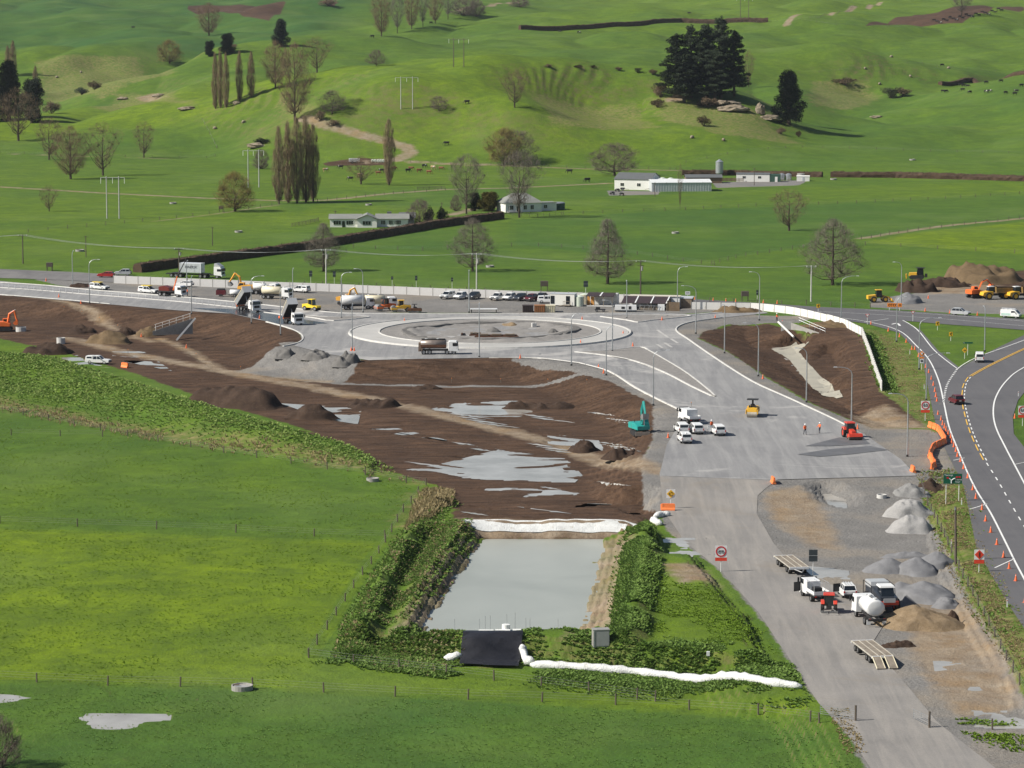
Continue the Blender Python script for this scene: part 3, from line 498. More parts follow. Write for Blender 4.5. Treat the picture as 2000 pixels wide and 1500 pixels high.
for i in range(22):
    x, y = 790+(i*137) % 420, 772+(i*53) % 108+(130 if i % 5 == 0 else 0); L_ = _q.uniform(40, 110); top, bot = [], []
    for k in range(9): t = k/8; h_ = math.sin(math.pi*t)*_q.uniform(.4, 1.6); xx, yy = x+L_*t, y+L_*.13*t+_q.uniform(-.5, .5); top.append((xx, yy-h_)); bot.append((xx, yy+h_+.3))
    drape('wet_rut', TP(top+bot[::-1]), M_PUD, .05, 2.0)
# geotextile, liner
M_GEO = mat('white_geotextile', (.66, .665, .65), .85, .18, .9, bump=.3, dirt=.15, dirtcol=(.42, .38, .32))
def sheet(name, label, cat, poly, m, off=.12, step=1.0, zg=-.4, wob=.12):
    o = drape(name, P(poly, zg), m, off, step, kind=None); me = o.data
    for v in me.vertices: v.co.z += wob*float(fbm(np.array([v.co.x]), np.array([v.co.y]), 1.6, 3, 2)[0])
    return tag(o, label, cat)
_fa, _fb = POND[0], POND[1]
_gs = drape('geotextile_sheet', [(_fa[0]-.4, _fa[1]-.3), (_fb[0]+.6, _fb[1]-.3), (_fb[0]-.3, _fb[1]-2.3), ((_fa[0]+_fb[0])/2, _fb[1]-2.1), (_fa[0]+1.0, _fa[1]-2.3)], M_GEO, .1, .6, kind=None); _gs.data.polygons.foreach_set('use_smooth', [True]*len(_gs.data.polygons)); tag(_gs, 'white geotextile sheet lining the far bank of the sediment pond', 'geotextile')
M_LINER = mat('black_pond_liner', (.018, .018, .022), .45, .3, .5, bump=.05)
# ------------------------------------------------------------------ trees
def bark(name, c, v=.3): return mat(name, c, .9, v, 1.2, spec=.1)
M_BARK = bark('bark_grey_brown', (.085, .068, .052)); M_TWIG = bark('twig_brown', (.19, .165, .135)); M_TWIGR = bark('twig_warm', (.21, .145, .092)); M_TWIGO = bark('twig_olive', (.22, .17, .06)); M_TWIGP = bark('twig_tan', (.25, .185, .115)); M_TWIGL = bark('twig_mauve', (.17, .13, .115))
def leafm(name, a, b, tr=0.0):
    m = bpy.data.materials.new(name); g = NT(m); n1 = g.noise(.5, 4, .7, g.obj()); c = g.mix(g.rng(n1, .3, .7), a, b); g.out(c, .75, .2)
    if tr:
        t = g.n.new('ShaderNodeBsdfTranslucent'); g._s(t.inputs[0], c); x = g.n.new('ShaderNodeMixShader'); x.inputs[0].default_value = tr; g.l.new(g.b.outputs[0], x.inputs[1]); g.l.new(t.outputs[0], x.inputs[2]); g.l.new(x.outputs[0], g.n['Material Output'].inputs[0])
    MATS[name] = m; return m
M_PINE = leafm('pine_needles', (.010, .018, .009), (.035, .05, .022)); M_DARK = leafm('dark_evergreen', (.007, .013, .007), (.022, .034, .014)); M_SHRUB = leafm('shrub_leaves', (.03, .045, .015), (.075, .08, .03)); M_GORSE = leafm('rusty_scrub', (.07, .05, .028), (.13, .09, .05)); M_GOLD = leafm('golden_conifer', (.09, .085, .02), (.17, .145, .04))
def env_tree(seed, H, S, env, t0, ntw=4200, nl=26, ns=260, w=.042, tl=1.15, up=.5, tw=M_TWIG, br=M_BARK, r0=.36, lead=1.0, rise=.35):
    # limbs and branches grown out to fill a crown outline env(t) (t = 0 at crown base t0*H, 1 at the top), then fine twigs through it
    q = np.random.RandomState(seed); mb = MB(); lh = H*lead
    tr = [(0, 0, -.4)]+[(.25*math.sin(seed+i)*i/6*.6, .25*math.cos(2*seed+i)*i/6*.6, lh*i/7) for i in range(1, 8)]; mb.tube(tr, [r0*(1-.9*i/7)+.03 for i in range(8)], 7); tr = np.array(tr)
    ph = q.rand(6)*6.28
    def irr(a, t): return .13*math.sin(2*a+ph[0]+6*t)+.12*math.sin(3*a+ph[1]-9*t)+.10*math.sin(5*a+ph[2]+15*t)+.08*math.sin(19*t+ph[3])
    def inside(n, lo=.0, hi=1.0):
        out = []
        while len(out) < n:
            t = q.rand(); a = q.rand()*6.283; ra = env(t)*S*(lo+(hi-lo)*q.rand()**.5)
            if q.rand() < .25+.75*env(t): out.append((math.cos(a)*ra*(1+irr(a, t)), math.sin(a)*ra*(1+irr(a, t)), H*(t0+(1-t0)*t)))
        return np.array(out)
    pts, rad = [tuple(p) for p in tr[2:]], [r0*.6]*6
    def grow(p, base, r, n, seg, sag=0.0):
        b = np.array(base); d = p-b; L = np.linalg.norm(d); mid = [b+d*k/seg+np.array([q.randn()*.05*L, q.randn()*.05*L, (sag*L)*math.sin(math.pi*k/seg)+q.randn()*.03*L])*(0 < k < seg) for k in range(seg+1)]
        mb.tube([tuple(m_) for m_ in mid], [max(.012, r*(1-.75*k/seg)) for k in range(seg+1)], n); return mid
    for p in inside(nl, .55, .95):
        zb = max(H*t0*.75, min(lh*.97, p[2]-rise*math.hypot(p[0], p[1])*2.2)); k = min(6.99, zb/lh*7); i = int(k); b = tr[i]*(1-(k-i))+tr[min(i+1, 7)]*(k-i)
        mid = grow(p, b, r0*.3*(1.1-zb/lh*.7), 4, 4, -.08); pts += [tuple(m_) for m_ in mid[1:]]
    L1 = np.array(pts)
    for p in inside(ns, .35, 1.0):
        d = np.linalg.norm(L1-p, axis=1)+np.maximum(0, L1[:, 2]-p[2])*.8; b = L1[np.argmin(d)]; mid = grow(p, b, .04, 3, 2, -.04); pts += [tuple(m_) for m_ in mid[1:]]
    L2 = np.array(pts); P_ = inside(ntw, .1, 1.04); kk = q.rand(ntw) < .62; P_[kk] = L2[q.randint(max(0, len(L2)-2*ns), len(L2), kk.sum())]+q.randn(kk.sum(), 3)*np.array([.09, .09, .05])*min(S, 5); C = np.array([0, 0, H*t0*.6])
    D_ = P_-C; D_ /= np.linalg.norm(D_, axis=1)[:, None]; D_ = D_+q.randn(ntw, 3)*.55+np.array([0, 0, up]); D_ /= np.linalg.norm(D_, axis=1)[:, None]
    U = np.cross(D_, q.randn(ntw, 3)); U /= np.linalg.norm(U, axis=1)[:, None]; ln = tl*(.5+q.rand(ntw))[:, None]; A = P_-D_*ln*.5
    V = np.stack([A-U*w/2, A+U*w/2, A+D_*ln], 1).reshape(-1, 3); o = big_mesh('crown', V, np.arange(3*ntw).reshape(-1, 3), tw); cm = o.data; bpy.data.objects.remove(o)
    return [('trunk', mb.mesh('trunk', br)), ('crown', cm)]
e_pin = lambda t: (min(1, .55+3*t) if t < .15 else 1.0-.85*((t-.15)/.85)**1.75)
e_round = lambda t: max(.03, math.sin(math.pi*min(1, .12+.88*t))**.6)
e_fan = lambda t: max(.05, (.25+1.3*t if t < .58 else 1.0-((t-.58)/.42)**2.2*.85))
e_dome = lambda t: max(.05, (1-t**2.4)**.5*(.8+.2*min(1, t*5)))
e_pop = lambda t: max(.12, (.55+1.6*t if t < .28 else 1.0-((t-.28)/.72)**3*.8))
def foliage(s_r, lobes, per, size, flat=.6):            # leaf-sized triangles through each lobe, thicker near its skin
    V, Fc = [], []
    for (c, rad) in lobes:
        for _ in range(int(per*rad[0]*rad[2])):
            d = Vector((s_r.gauss(0, 1), s_r.gauss(0, 1), s_r.gauss(0, 1))).normalized(); q = Vector(c)+Vector((d.x*rad[0], d.y*rad[1], d.z*rad[2]))*s_r.uniform(.45, 1.06)
            u = Vector((s_r.gauss(0, 1), s_r.gauss(0, 1), s_r.gauss(0, flat))).normalized()*size*s_r.uniform(.6, 1.4); w = u.orthogonal().normalized()*size*s_r.uniform(.4, .9); k = len(V); V += [tuple(q-u*.5-w*.5), tuple(q+w*.6), tuple(q+u)]; Fc.append((k, k+1, k+2))
    return V, Fc
def leafy(seed, trunkmb, lobes, per, size, lm, flat=.6):
    r = random.Random(seed); V, Fc = foliage(r, lobes, per, size, flat); o = big_mesh('crown', V, Fc, lm); cm = o.data; bpy.data.objects.remove(o); return [('trunk', trunkmb.mesh('trunk', M_BARK)), ('crown', cm)]
def pine(seed, H=20., S=5.0):
    r = random.Random(seed); t = MB(); t.tube([(0, 0, -.5), (.1, 0, H*.5), (0, .1, H*.98)], [.42, .28, .05], 7); lobes = []
    for k in range(46):
        f = .14+.85*k/46; a = k*2.4+r.random(); l = S*(1.12-f)**.75*r.uniform(.55, 1.1); c = Vector((math.cos(a)*l, math.sin(a)*l, H*f+l*.12)); t.tube([(0, 0, H*f), tuple(c)], [.09, .03], 3)
        for j in (.45, .8, 1.05): lobes.append((tuple(Vector((0, 0, H*f)).lerp(c, j)+Vector((r.uniform(-.4, .4), r.uniform(-.4, .4), r.uniform(-.2, .4)))), (l*.26+.45, l*.26+.45, .55)))
    lobes.append(((0, 0, H*.98), (.5, .5, 1.2)))
    return leafy(seed, t, lobes, 150, .36, M_PINE)
def macro(seed, H=15., S=4.6, lm=None):
    r = random.Random(seed); t = MB(); t.tube([(0, 0, -.5), (.2, 0, H*.4), (0, .2, H*.85)], [.6, .35, .1], 7); lobes = []
    for k in range(30):
        f = .12+.86*k/30; a = k*2.4+r.random(); l = S*(.55+.5*math.sin(math.pi*min(1, f*1.02)**.8))*r.uniform(.15, .7); c = (math.cos(a)*l, math.sin(a)*l, H*f*.95); t.tube([(0, 0, H*f*.7), c], [.12, .04], 3); q = r.uniform(1.2, 1.9)*S/4.6; lobes.append((c, (q, q, q*r.uniform(.8, 1.3))))
    return leafy(seed, t, lobes, 190, .36, lm or M_DARK)
def shrub(seed, H=3., S=2., lm=M_SHRUB):
    r = random.Random(seed); t = MB(); lobes = []
    for k in range(9):
        a = k*2.4; l = S*r.uniform(.1, .75); c = (math.cos(a)*l, math.sin(a)*l, H*r.uniform(.3, .75)); t.tube([(0, 0, -.2), c], [.08, .03], 3); q = S*r.uniform(.3, .5); lobes.append((c, (q, q, H*.28)))
    return leafy(seed, t, lobes, 230, .22, lm)
PROTO = {'pinA': (env_tree(1, 14, 5.4, e_pin, .12, 8500, 34, 320, .038, 1.0, .0, rise=.05), 14, 5.6), 'pinB': (env_tree(5, 14, 6.4, lambda t: .4*e_pin(t)+.6*e_round(t), .13, 8500, 34, 320, .038, 1.0, .05, rise=.15), 14, 6.6), 'rA': (env_tree(11, 15, 6.6, e_fan, .2, 4800, 24, 260, .04, 1.2, .4, M_TWIG, lead=.7, rise=.5), 15, 7), 'rB': (env_tree(17, 15, 6.4, e_fan, .14, 3400, 22, 260, .036, 1.1, .4, M_TWIGR, lead=.7, rise=.55), 15, 6.8),
         'rC': (env_tree(23, 10, 7, e_dome, .16, 5600, 26, 280, .04, 1.1, .3, M_TWIGL, lead=.5, rise=.3), 10, 7.2), 'rT': (env_tree(29, 18, 6, lambda t: .5*e_fan(t)+.5*e_round(t), .12, 6500, 28, 300, .042, 1.4, .8, M_TWIGR, lead=.85, rise=.7), 18, 6.4), 'pop': (env_tree(31, 20, 2.3, e_pop, .05, 5200, 40, 200, .05, 1.6, 2.2, M_TWIGP, rise=1.6), 20, 2.5), 'pop2': (env_tree(37, 20, 2.6, e_pop, .06, 5600, 40, 200, .05, 1.6, 2.2, M_TWIGP, rise=1.6), 20, 2.8),
         'wil': (env_tree(41, 9, 5.0, lambda t: .5*e_round(t)+.5*e_dome(t), .1, 6500, 26, 260, .045, .9, .2, M_TWIGO, lead=.4, rise=.4), 9, 5.2), 'bsh': (env_tree(83, 6, 4.4, e_dome, .06, 4600, 20, 180, .04, .8, .4, M_TWIGL, lead=.4, rise=.4), 6, 4.6),
         'pine': (pine(51), 20, 5.6), 'pine2': (pine(57, 19, 4.6), 19, 5), 'mac': (macro(61), 15, 4.4), 'gold': (macro(67, 8, 4.6, M_GOLD), 8, 4.4), 'shr': (shrub(71), 3, 2), 'gor': (shrub(77, 2.6, 2.4, M_GORSE), 2.6, 2.4), 'dsh': (shrub(79, 3, 2.2, M_DARK), 3, 2.2)}
def plant(kind, px, py, hpx, wpx, label, name='bare_tree', cat='tree', group=None, depth=None):
    p = T(px, py); parts, H0, S0 = PROTO[kind]; k = p.y/F; sz = hpx*k/H0; sx = wpx*.5*k/S0
    o = thing(name, label, cat, p, rnd.uniform(0, 6.28), group); o.scale = (sx, sx, sz)
    for nm, me in parts: c = link(nm, me, o)
    return o
GB = 'bare trees in the flat paddocks'; 
for a in [('pinA', 632, 530, 94, 82, 'bare conical tree standing in front of the long brown hedge'), ('pinB', 923, 530, 104, 92, 'bare conical tree with a long shadow behind the parked white cars'), ('pinA', 1187, 554, 126, 96, 'bare tall cone shaped tree behind the site shelters'), ('pinB', 1626, 557, 130, 126, 'largest bare spreading tree, right of the last white power pole'),
          ('rB', 1541, 451, 84, 92, 'bare open branched tree in the paddock below the dairy sheds'), ('rA', 1014, 425, 134, 100, 'tall bare tree in front of the white farmhouse'), ('rA', 911, 418, 118, 84, 'tall bare tree left of the golden bush by the driveway'), ('rC', 1200, 343, 64, 112, 'wide bare dome shaped tree left of the grain silo'), ('rT', 138, 350, 104, 84, 'bare upright tree, left one of the close pair in the left paddock'), ('rB', 201, 343, 106, 80, 'bare upright tree, right one of the close pair in the left paddock'),
          ('rB', 96, 312, 84, 66, 'bare thin tree just left of the close pair in the left paddock'), ('rB', 281, 308, 72, 54, 'small bare tree alone right of the close pair in the left paddock'), ('rB', 96, 413, 52, 42, 'small sparse bare tree near the left edge below the farm track'), ('rB', 36, 275, 104, 92, 'bare spreading tree in front of the dark conifers at the left edge'), ('rC', 1010, 318, 64, 92, 'mauve tinged bare tree below the willow on the hill foot'), ('rB', 705, 360, 56, 74, 'low bare spreading tree among the grazing cattle'), ('bsh', 820, 440, 52, 58, 'bare twiggy bush beside the white bungalow'),
          ('rT', 576, 235, 150, 82, 'tallest bare brown tree at the top of the farm track'), ('rT', 538, 172, 92, 58, 'bare pale tree just left of the tallest brown tree'), ('rB', 619, 142, 70, 62, 'bare fan shaped tree on the crest right of the tallest brown tree'), ('rB', 1005, 210, 76, 60, 'lone bare tree on the brow of the central hill'), ('rC', 857, 217, 30, 42, 'small round bare tree on the central hill left of the lone tree'), ('rC', 649, 222, 46, 60, 'bushy bare tree on the bank above the farm track'), ('rC', 735, 129, 32, 40, 'small round bare tree behind the crest of the central hill'), ('rT', 408, 70, 64, 56, 'bare pinkish tree on the far left hillside'),
          ('rA', 1878, 32, 62, 60, 'bare thick trunked tree where the far herd gathers'), ('rB', 1462, 170, 72, 26, 'thin bare sapling right of the pine clump'), ('rB', 1328, 410, 92, 12, 'slender bare sapling in front of the long white shed'), ('rT', 745, 71, 84, 46, 'bare tree, nearest of the row at the top of the picture'), ('rA', 776, 65, 72, 36, 'bare tree, second of the row at the top of the picture'), ('rT', 804, 57, 70, 36, 'bare tree, third of the row at the top of the picture'), ('rA', 826, 53, 66, 32, 'bare tree, fourth of the row at the top of the picture'), ('rT', 850, 46, 66, 34, 'bare tree, fifth of the row at the top of the picture'), ('rA', 875, 38, 62, 36, 'bare tree, sixth and last of the row at the top of the picture')]: plant(*a, group=GB)
for i, (x, y, h, w) in enumerate([(545, 398, 150, 26), (563, 396, 158, 28), (580, 397, 166, 30), (598, 395, 168, 30), (612, 394, 150, 28)]): plant('pop' if i % 2 else 'pop2', x, y, h, w, ordn(i)+' bare Lombardy poplar from the left in the tall clump of five', 'poplar_tree', group='poplar clump')
for i, (x, y, h, w) in enumerate([(421, 212, 108, 16), (431, 211, 114, 14), (442, 210, 106, 15), (468, 198, 98, 16), (491, 190, 88, 18)]): plant('pop', x, y, h, w, ordn(i)+' bare poplar from the left in the row behind the left spur', 'poplar_tree', group='poplars behind the spur')
plant('pop2', 760, 362, 128, 26, 'lone bare poplar standing by the farm track with cattle behind', 'poplar_tree')
for a in [('wil', 459, 413, 78, 84, 'round olive brown willow beside the left paddock fence'), ('wil', 331, 124, 46, 56, 'round straw coloured willow on the far left hillside'), ('wil', 985, 322, 72, 84, 'broad straw coloured willow at the foot of the central hill'), ]: plant(*a, 'willow_tree', group='willows')
for i, (k, x, y, h, w) in enumerate([('pine', 1320, 190, 120, 90), ('pine2', 1350, 190, 136, 80), ('pine', 1380, 192, 140, 90), ('pine2', 1408, 190, 152, 84), ('pine', 1434, 188, 124, 70), ('pine2', 1336, 200, 92, 84), ('pine', 1396, 200, 100, 90)]):
    plant(k, x, y, h, w, ('tall dark pine, %s from the left on the rocky knoll' if i < 5 else 'shorter dark pine in front, %s along the knoll counting the front pair last') % ordn(i), 'pine_tree', group='pines on the rocky knoll')
for a in [('mac', 1541, 243, 104, 70, 'solid dark cypress right of the rocky knoll'), ('mac', 548, 92, 54, 40, 'dark conifer on the skyline spur above the pale bare tree'), ('mac', 443, 106, 40, 40, 'dark rounded conifer left of the spur top conifer'), ('mac', 408, 110, 30, 26, 'smallest dark conifer in the hollow left of the spur'), ('mac', 18, 236, 116, 74, 'tall dark conifer mass at the left edge, left half'), ('mac', 62, 240, 86, 56, 'dark conifer mass at the left edge, right half'), ('mac', -20, 238, 110, 70, 'dark conifer cut by the left edge of the picture'),
          ('gold', 955, 412, 36, 52, 'golden green conifer bush by the driveway'), ('mac', 928, 412, 36, 34, 'dark shrubby conifer between bare tree and golden bush'), ('mac', 985, 405, 20, 24, 'small dark conifer against the farmhouse wall')]: plant(*a, 'conifer_tree')
plant('pop', 16, 150, 60, 14, 'bare poplar top behind the dark conifers at left edge', 'poplar_tree'); plant('pop', 26, 150, 70, 16, 'bare pale poplar rising out of the dark conifers at left', 'poplar_tree'); plant('pop', 70, 205, 76, 14, 'thin bare poplar right of the dark conifers at left', 'poplar_tree')
SH = [('dsh', 862, 436, 34, 30, 'dark round shrub beside the hedge end by the bungalow'), ('dsh', 838, 440, 40, 30, 'dark shrub against the bungalow gable'), ('dsh', 730, 442, 22, 22, 'small clipped tree in front of the bungalow'), ('gor', 775, 442, 18, 26, 'reddish bare shrub in front of the bungalow wall'), ('bsh', 890, 412, 32, 24, 'twiggy bare shrub beside the driveway'), ('shr', 1740, 192, 22, 42, 'green and brown scrub patch in the right gully'), ('gor', 1762, 188, 18, 40, 'rusty scrub patch beside the gully bush'),
      ('gor', 1290, 190, 30, 40, 'rusty scrub at the left foot of the pines'), ('gor', 1285, 210, 18, 34, 'rusty scrub below the left end of the pines'), ('gor', 1375, 246, 22, 34, 'brown bush on the slope under the rock face'), ('gor', 1380, 210, 22, 46, 'brown bush hanging over the rock ledge'), ('dsh', 1420, 214, 18, 34, 'dark bush on the rock ledge'), ('gor', 625, 236, 22, 24, 'tan bush beside the top of the farm track'), ('gor', 650, 246, 14, 30, 'tan low bush on the bank beside the farm track'),
      ('gor', 100, 222, 26, 40, 'brown scrub right of the dark left conifers'), ('gor', 185, 175, 18, 34, 'brown scrub in the left gully'), ('dsh', 160, 185, 16, 36, 'dark scrub at the bottom of the left gully'), ('gor', 450, 96, 12, 32, 'brown scrub beneath the dark rounded conifer'), ('dsh', 510, 282, 14, 40, 'dark scrub over the small cave in the hill foot'), ('bsh', 510, 330, 40, 34, 'bare scrubby tree beside the poplar clump'),
      ('gor', 1070, 132, 8, 18, 'low rusty bush, first along the central crest'), ('gor', 1130, 133, 7, 22, 'low rusty bush, second along the central crest'), ('gor', 1160, 134, 8, 14, 'low rusty bush, third along the central crest'), ('gor', 1208, 138, 8, 18, 'low rusty bush, fourth along the central crest'), ('shr', 1245, 142, 10, 20, 'low green bush, fifth along the central crest'), ('gor', 1275, 146, 12, 20, 'low rusty bush, last along the central crest before the pines'), ('gor', 1525, 262, 14, 24, 'rusty scrub at the foot of the dark cypress'), ('gor', 1560, 268, 14, 14, 'rusty scrub on the tip of the knoll'), ('gor', 1650, 165, 14, 60, 'rusty scrub on the slip face of the right hill')]
for a in SH: plant(*a, 'shrub', 'shrub', group='scrub and shrubs')
for x, y, h, w, l, k in [(905, 30, 34, 60, 'mauve bare scrub at the end of the top tree row', 'bsh'), (1015, 14, 20, 44, 'mauve bare scrub at the top edge beside the far track', 'bsh'), (640, 12, 16, 40, 'red brown scrub at the top edge left of the tree row', 'gor'), (930, 32, 34, 40, 'bare mauve bush right of the scrub at the top tree row', 'bsh')]: plant(k, x, y, h, w, l, 'shrub', 'shrub')
# clipped hedges
def hedge_mat(name, a, b): return leafm(name, a, b)
M_HEDGE = hedge_mat('barberry_hedge', (.045, .028, .018), (.10, .062, .038)); M_HEDGE2 = hedge_mat('barberry_hedge_top', (.10, .07, .048), (.15, .11, .075))
def hedge(pts, h, w, label, m=None):
    p = [T(*q) for q in pts]; line = [Vector((q.x, q.y)) for q in p]; r = random.Random(len(label)); core = MB(); n = len(line); L, Rr = [], []; fine = []
    for a, b in zip(line[:-1], line[1:]):
        k = max(2, int((b-a).length/1.6)); fine += [a.lerp(b, i/k) for i in range(k)]
    fine.append(line[-1]); n = len(fine); V = []; prof_ = [(-.5, 0), (-.52, .55), (-.42, .93), (0, 1.0), (.42, .93), (.52, .55), (.5, 0)]; q = len(prof_)
    for i, c in enumerate(fine):
        d = (fine[min(i+1, n-1)]-fine[max(i-1, 0)]).normalized(); s = Vector((-d.y, d.x)); hh = h*r.uniform(.93, 1.07)
        for x, z in prof_: e = s*(x*w*r.uniform(.9, 1.12)); V.append((c.x+e.x, c.y+e.y, hz(c.x, c.y)-.1+z*hh))
    Fc = [(i*q+k, i*q+k+1, (i+1)*q+k+1, (i+1)*q+k) for i in range(n-1) for k in range(q-1)]
    root = thing('hedge', label, 'hedge', p[0]); inv = Vector(p[0]); V = [tuple(Vector(v)-inv) for v in V]
    core.add(V, Fc+[tuple(range(q)), tuple(range((n-1)*q, n*q))]).build('hedge_body', m or M_HEDGE, root)
    TV, TF = [], []
    for f in Fc:
        a, b, c, d = (Vector(V[k]) for k in f)
        for _ in range(8):
            u, v = r.random(), r.random(); pt = a.lerp(b, u).lerp(d.lerp(c, u), v); dr = Vector((r.gauss(0, .5), r.gauss(0, .5), r.gauss(.4, .5)))*.35; w_ = dr.orthogonal().normalized()*.10; k = len(TV); TV += [tuple(pt-w_), tuple(pt+w_), tuple(pt+dr)]; TF.append((k, k+1, k+2))
    tag(big_mesh('hedge_sprigs', TV, TF, M_HEDGE2 if m is None else m, root), kind='stuff')
hedge([(268, 532), (400, 514), (590, 489), (700, 470), (840, 446), (978, 427)], 2.5, 2.6, 'long clipped brown hedge slanting across the paddocks from the side road')
hedge([(1332, 342), (1420, 342), (1606, 346)], 2.2, 2.2, 'brown clipped hedge behind the dairy sheds'); hedge([(1622, 346), (1750, 347), (1900, 351), (2080, 356)], 2.4, 2.4, 'brown clipped hedge running to the right edge past the dairy sheds'); hedge([(1015, 58), (1150, 56), (1250, 50), (1330, 44), (1500, 43)], 3.2, 2.6, 'long dark hedge on the far hilltop'); hedge([(1836, 166), (1900, 158), (2010, 146)], 2.2, 3, 'low rough hedge on the right hill above the herd')
# ------------------------------------------------------------------ leafy weeds, rank grass, tussocks (uncountable: one mesh each)
M_WEED = leafm('weed_leaves', (.12, .21, .035), (.22, .33, .08), .35); M_WEEDD = leafm('weed_leaves_dark', (.10, .185, .035), (.20, .29, .07), .4); M_RANK = leafm('rank_dry_grass', (.28, .225, .11), (.42, .34, .19), .4); M_TUFT = leafm('pasture_tufts', (.13, .23, .02), (.19, .28, .03), .4); M_BLUEG = leafm('long_blue_grass', (.13, .24, .05), (.19, .29, .07), .45)
M_WEEDL = leafm('weed_leaves_light', (.22, .30, .07), (.33, .42, .13), .35)
def scatter(name, poly, n, hmin, hmax, m, leaves=7, wid=.16, lean=.6, seed=1, avoid=None, inner=0.0, thin=0.0):
    q = np.random.RandomState(seed); xs = [p[0] for p in poly]; ys = [p[1] for p in poly]; X = q.uniform(min(xs), max(xs), n*4); Y = q.uniform(min(ys), max(ys), n*4); s = sdp(poly, X, Y, 10); k = s > inner+.5-1.6*q.rand(len(X))**3
    if avoid is not None: k &= sdp(avoid, X, Y, 10) < 0
    if thin: k &= fbm(X, Y, 5, 13, 3)+.05 > thin-.5
    X, Y = X[k][:n], Y[k][:n]; n = len(X); Z = hza(X, Y); h = q.uniform(hmin, hmax, n)*(.75+.5*np.clip(fbm(X, Y, 4, 3, 2)+.5, 0, 1)); sz = h/np.maximum(hmax, .01)
    base = np.repeat(np.stack([X, Y, Z-.03], 1), leaves, 0); N = len(base); a = q.rand(N)*6.283; d = np.stack([np.cos(a), np.sin(a), np.zeros(N)], 1); H_ = np.repeat(h, leaves)*q.uniform(.5, 1.05, N); w = wid*np.repeat(.6+.6*sz, leaves)*q.uniform(.7, 1.3, N)
    side = np.stack([-np.sin(a), np.cos(a), np.zeros(N)], 1); mid = base+d*(H_*lean*.45)[:, None]+np.array([0, 0, 1])*(H_*.62)[:, None]; tip = base+d*(H_*lean)[:, None]+np.array([0, 0, 1])*(H_*q.uniform(.75, 1.1, N))[:, None]
    V = np.stack([base, mid-side*w[:, None], tip, mid+side*w[:, None]], 1).reshape(-1, 3); o = big_mesh(name, V, np.arange(4*N).reshape(-1, 4), m); return tag(o, kind='stuff')
W1 = P([(-150, 650, .4), (0, 688, .4), (100, 697, .3), (250, 740, .2), (420, 795, 0), (560, 835, -.4), (640, 855, -1)])+P([(700, 885), (770, 925), (740, 925), (600, 893), (400, 848), (200, 800), (0, 762), (-150, 735)], -3)
scatter('weeds', W1, 11500, .2, .5, M_WEED, 6, .13, .9, 2); scatter('weeds', W1, 11500, .15, .55, M_WEEDL, 6, .11, .9, 22)
scatter('weeds', P([(-150, 735), (0, 762), (200, 800), (400, 848), (600, 893), (640, 905), (420, 865), (200, 825), (0, 785), (-150, 760)], -3), 3000, .15, .4, M_WEEDD, 6, .12, .7, 3)
W2 = P([(850, 955), (882, 960), (884, 985), (850, 1030), (905, 1030), (925, 1055), (880, 1090), (835, 1160), (800, 1195), (770, 1215), (905, 1243), (898, 1296), (645, 1262), (675, 1200), (740, 1100)], -1.2)
scatter('weeds', W2, 10000, .14, .38, M_WEEDD, 7, .09, .9, 4, thin=.3); scatter('weeds', W2, 9000, .12, .38, M_WEED, 7, .09, .9, 24, thin=.35); scatter('rank_grass', W2, 2200, .2, .5, M_RANK, 7, .06, .6, 25, thin=.5)
scatter('weeds', P([(1240, 1030), (1268, 1034), (1288, 1055), (1268, 1120), (1240, 1255), (1200, 1258), (1218, 1150), (1228, 1080)], -.2), 5500, .18, .48, M_WEEDD, 7, .09, .9, 5, thin=.15); scatter('weeds', P([(1240, 1030), (1268, 1034), (1288, 1055), (1240, 1255), (1205, 1255), (1228, 1080)], -.2), 4000, .16, .48, M_WEED, 7, .09, .9, 27, thin=.2)
scatter('weeds', P([(1018, 1232), (1140, 1240), (1240, 1258), (1440, 1278), (1548, 1302), (1570, 1340), (1400, 1328), (1200, 1312), (1035, 1292)], -1.6), 6000, .15, .4, M_WEEDD, 7, .09, .9, 6, thin=.3); scatter('weeds', P([(1018, 1232), (1240, 1258), (1548, 1302), (1570, 1340), (1200, 1312), (1035, 1292)], -1.6), 2500, .2, .45, M_WEED, 7, .12, .8, 26, thin=.35)
scatter('weeds', P([(700, 1235), (900, 1240), (898, 1302), (640, 1268)], -1.6), 4500, .18, .45, M_WEEDD, 7, .10, .9, 7, thin=.25)
scatter('rank_grass', P([(840, 938), (884, 945), (882, 985), (830, 1030), (790, 1040), (810, 985)], -1.4), 2600, .4, .9, M_RANK, 8, .06, .5, 8)
scatter('rank_grass', P([(-60, 775), (0, 782), (300, 843), (600, 893), (745, 920), (830, 945), (760, 938), (600, 908), (300, 862), (0, 802), (-60, 792)], -3), 3600, .35, .8, M_RANK, 7, .07, .5, 9, thin=.35)
scatter('rank_grass', DRY[1], 6000, .1, .32, M_RANK, 7, .05, .6, 10, thin=.3); scatter('weeds', DRY[1], 1400, .15, .4, M_WEED, 6, .09, .8, 11, thin=.55); scatter('rank_grass', DRY[0], 3000, .1, .28, M_RANK, 6, .05, .5, 12, thin=.3)
scatter('weeds', P([(1690, 650), (1712, 660), (1745, 770), (1728, 770)]), 1400, .3, .8, M_WEEDD, 7, .14, .7, 13)
scatter('pasture_tufts', P([(-250, 1040), (740, 1066), (600, 1290), (560, 1342), (-250, 1332)], -3), 7500, .07, .19, M_TUFT, 5, .07, .9, 14, thin=.45)
scatter('pasture_tufts', P([(-100, 805), (300, 862), (600, 912), (820, 952), (745, 1060), (-150, 1035)], -3), 6000, .07, .18, M_TUFT, 5, .07, .9, 15, thin=.45)
scatter('long_grass', P([(-300, 1345), (560, 1352), (1000, 1372), (1500, 1405), (1680, 1500), (1700, 1560), (-500, 1560)], -3), 9500, .07, .2, M_BLUEG, 6, .05, .8, 16, thin=.38)
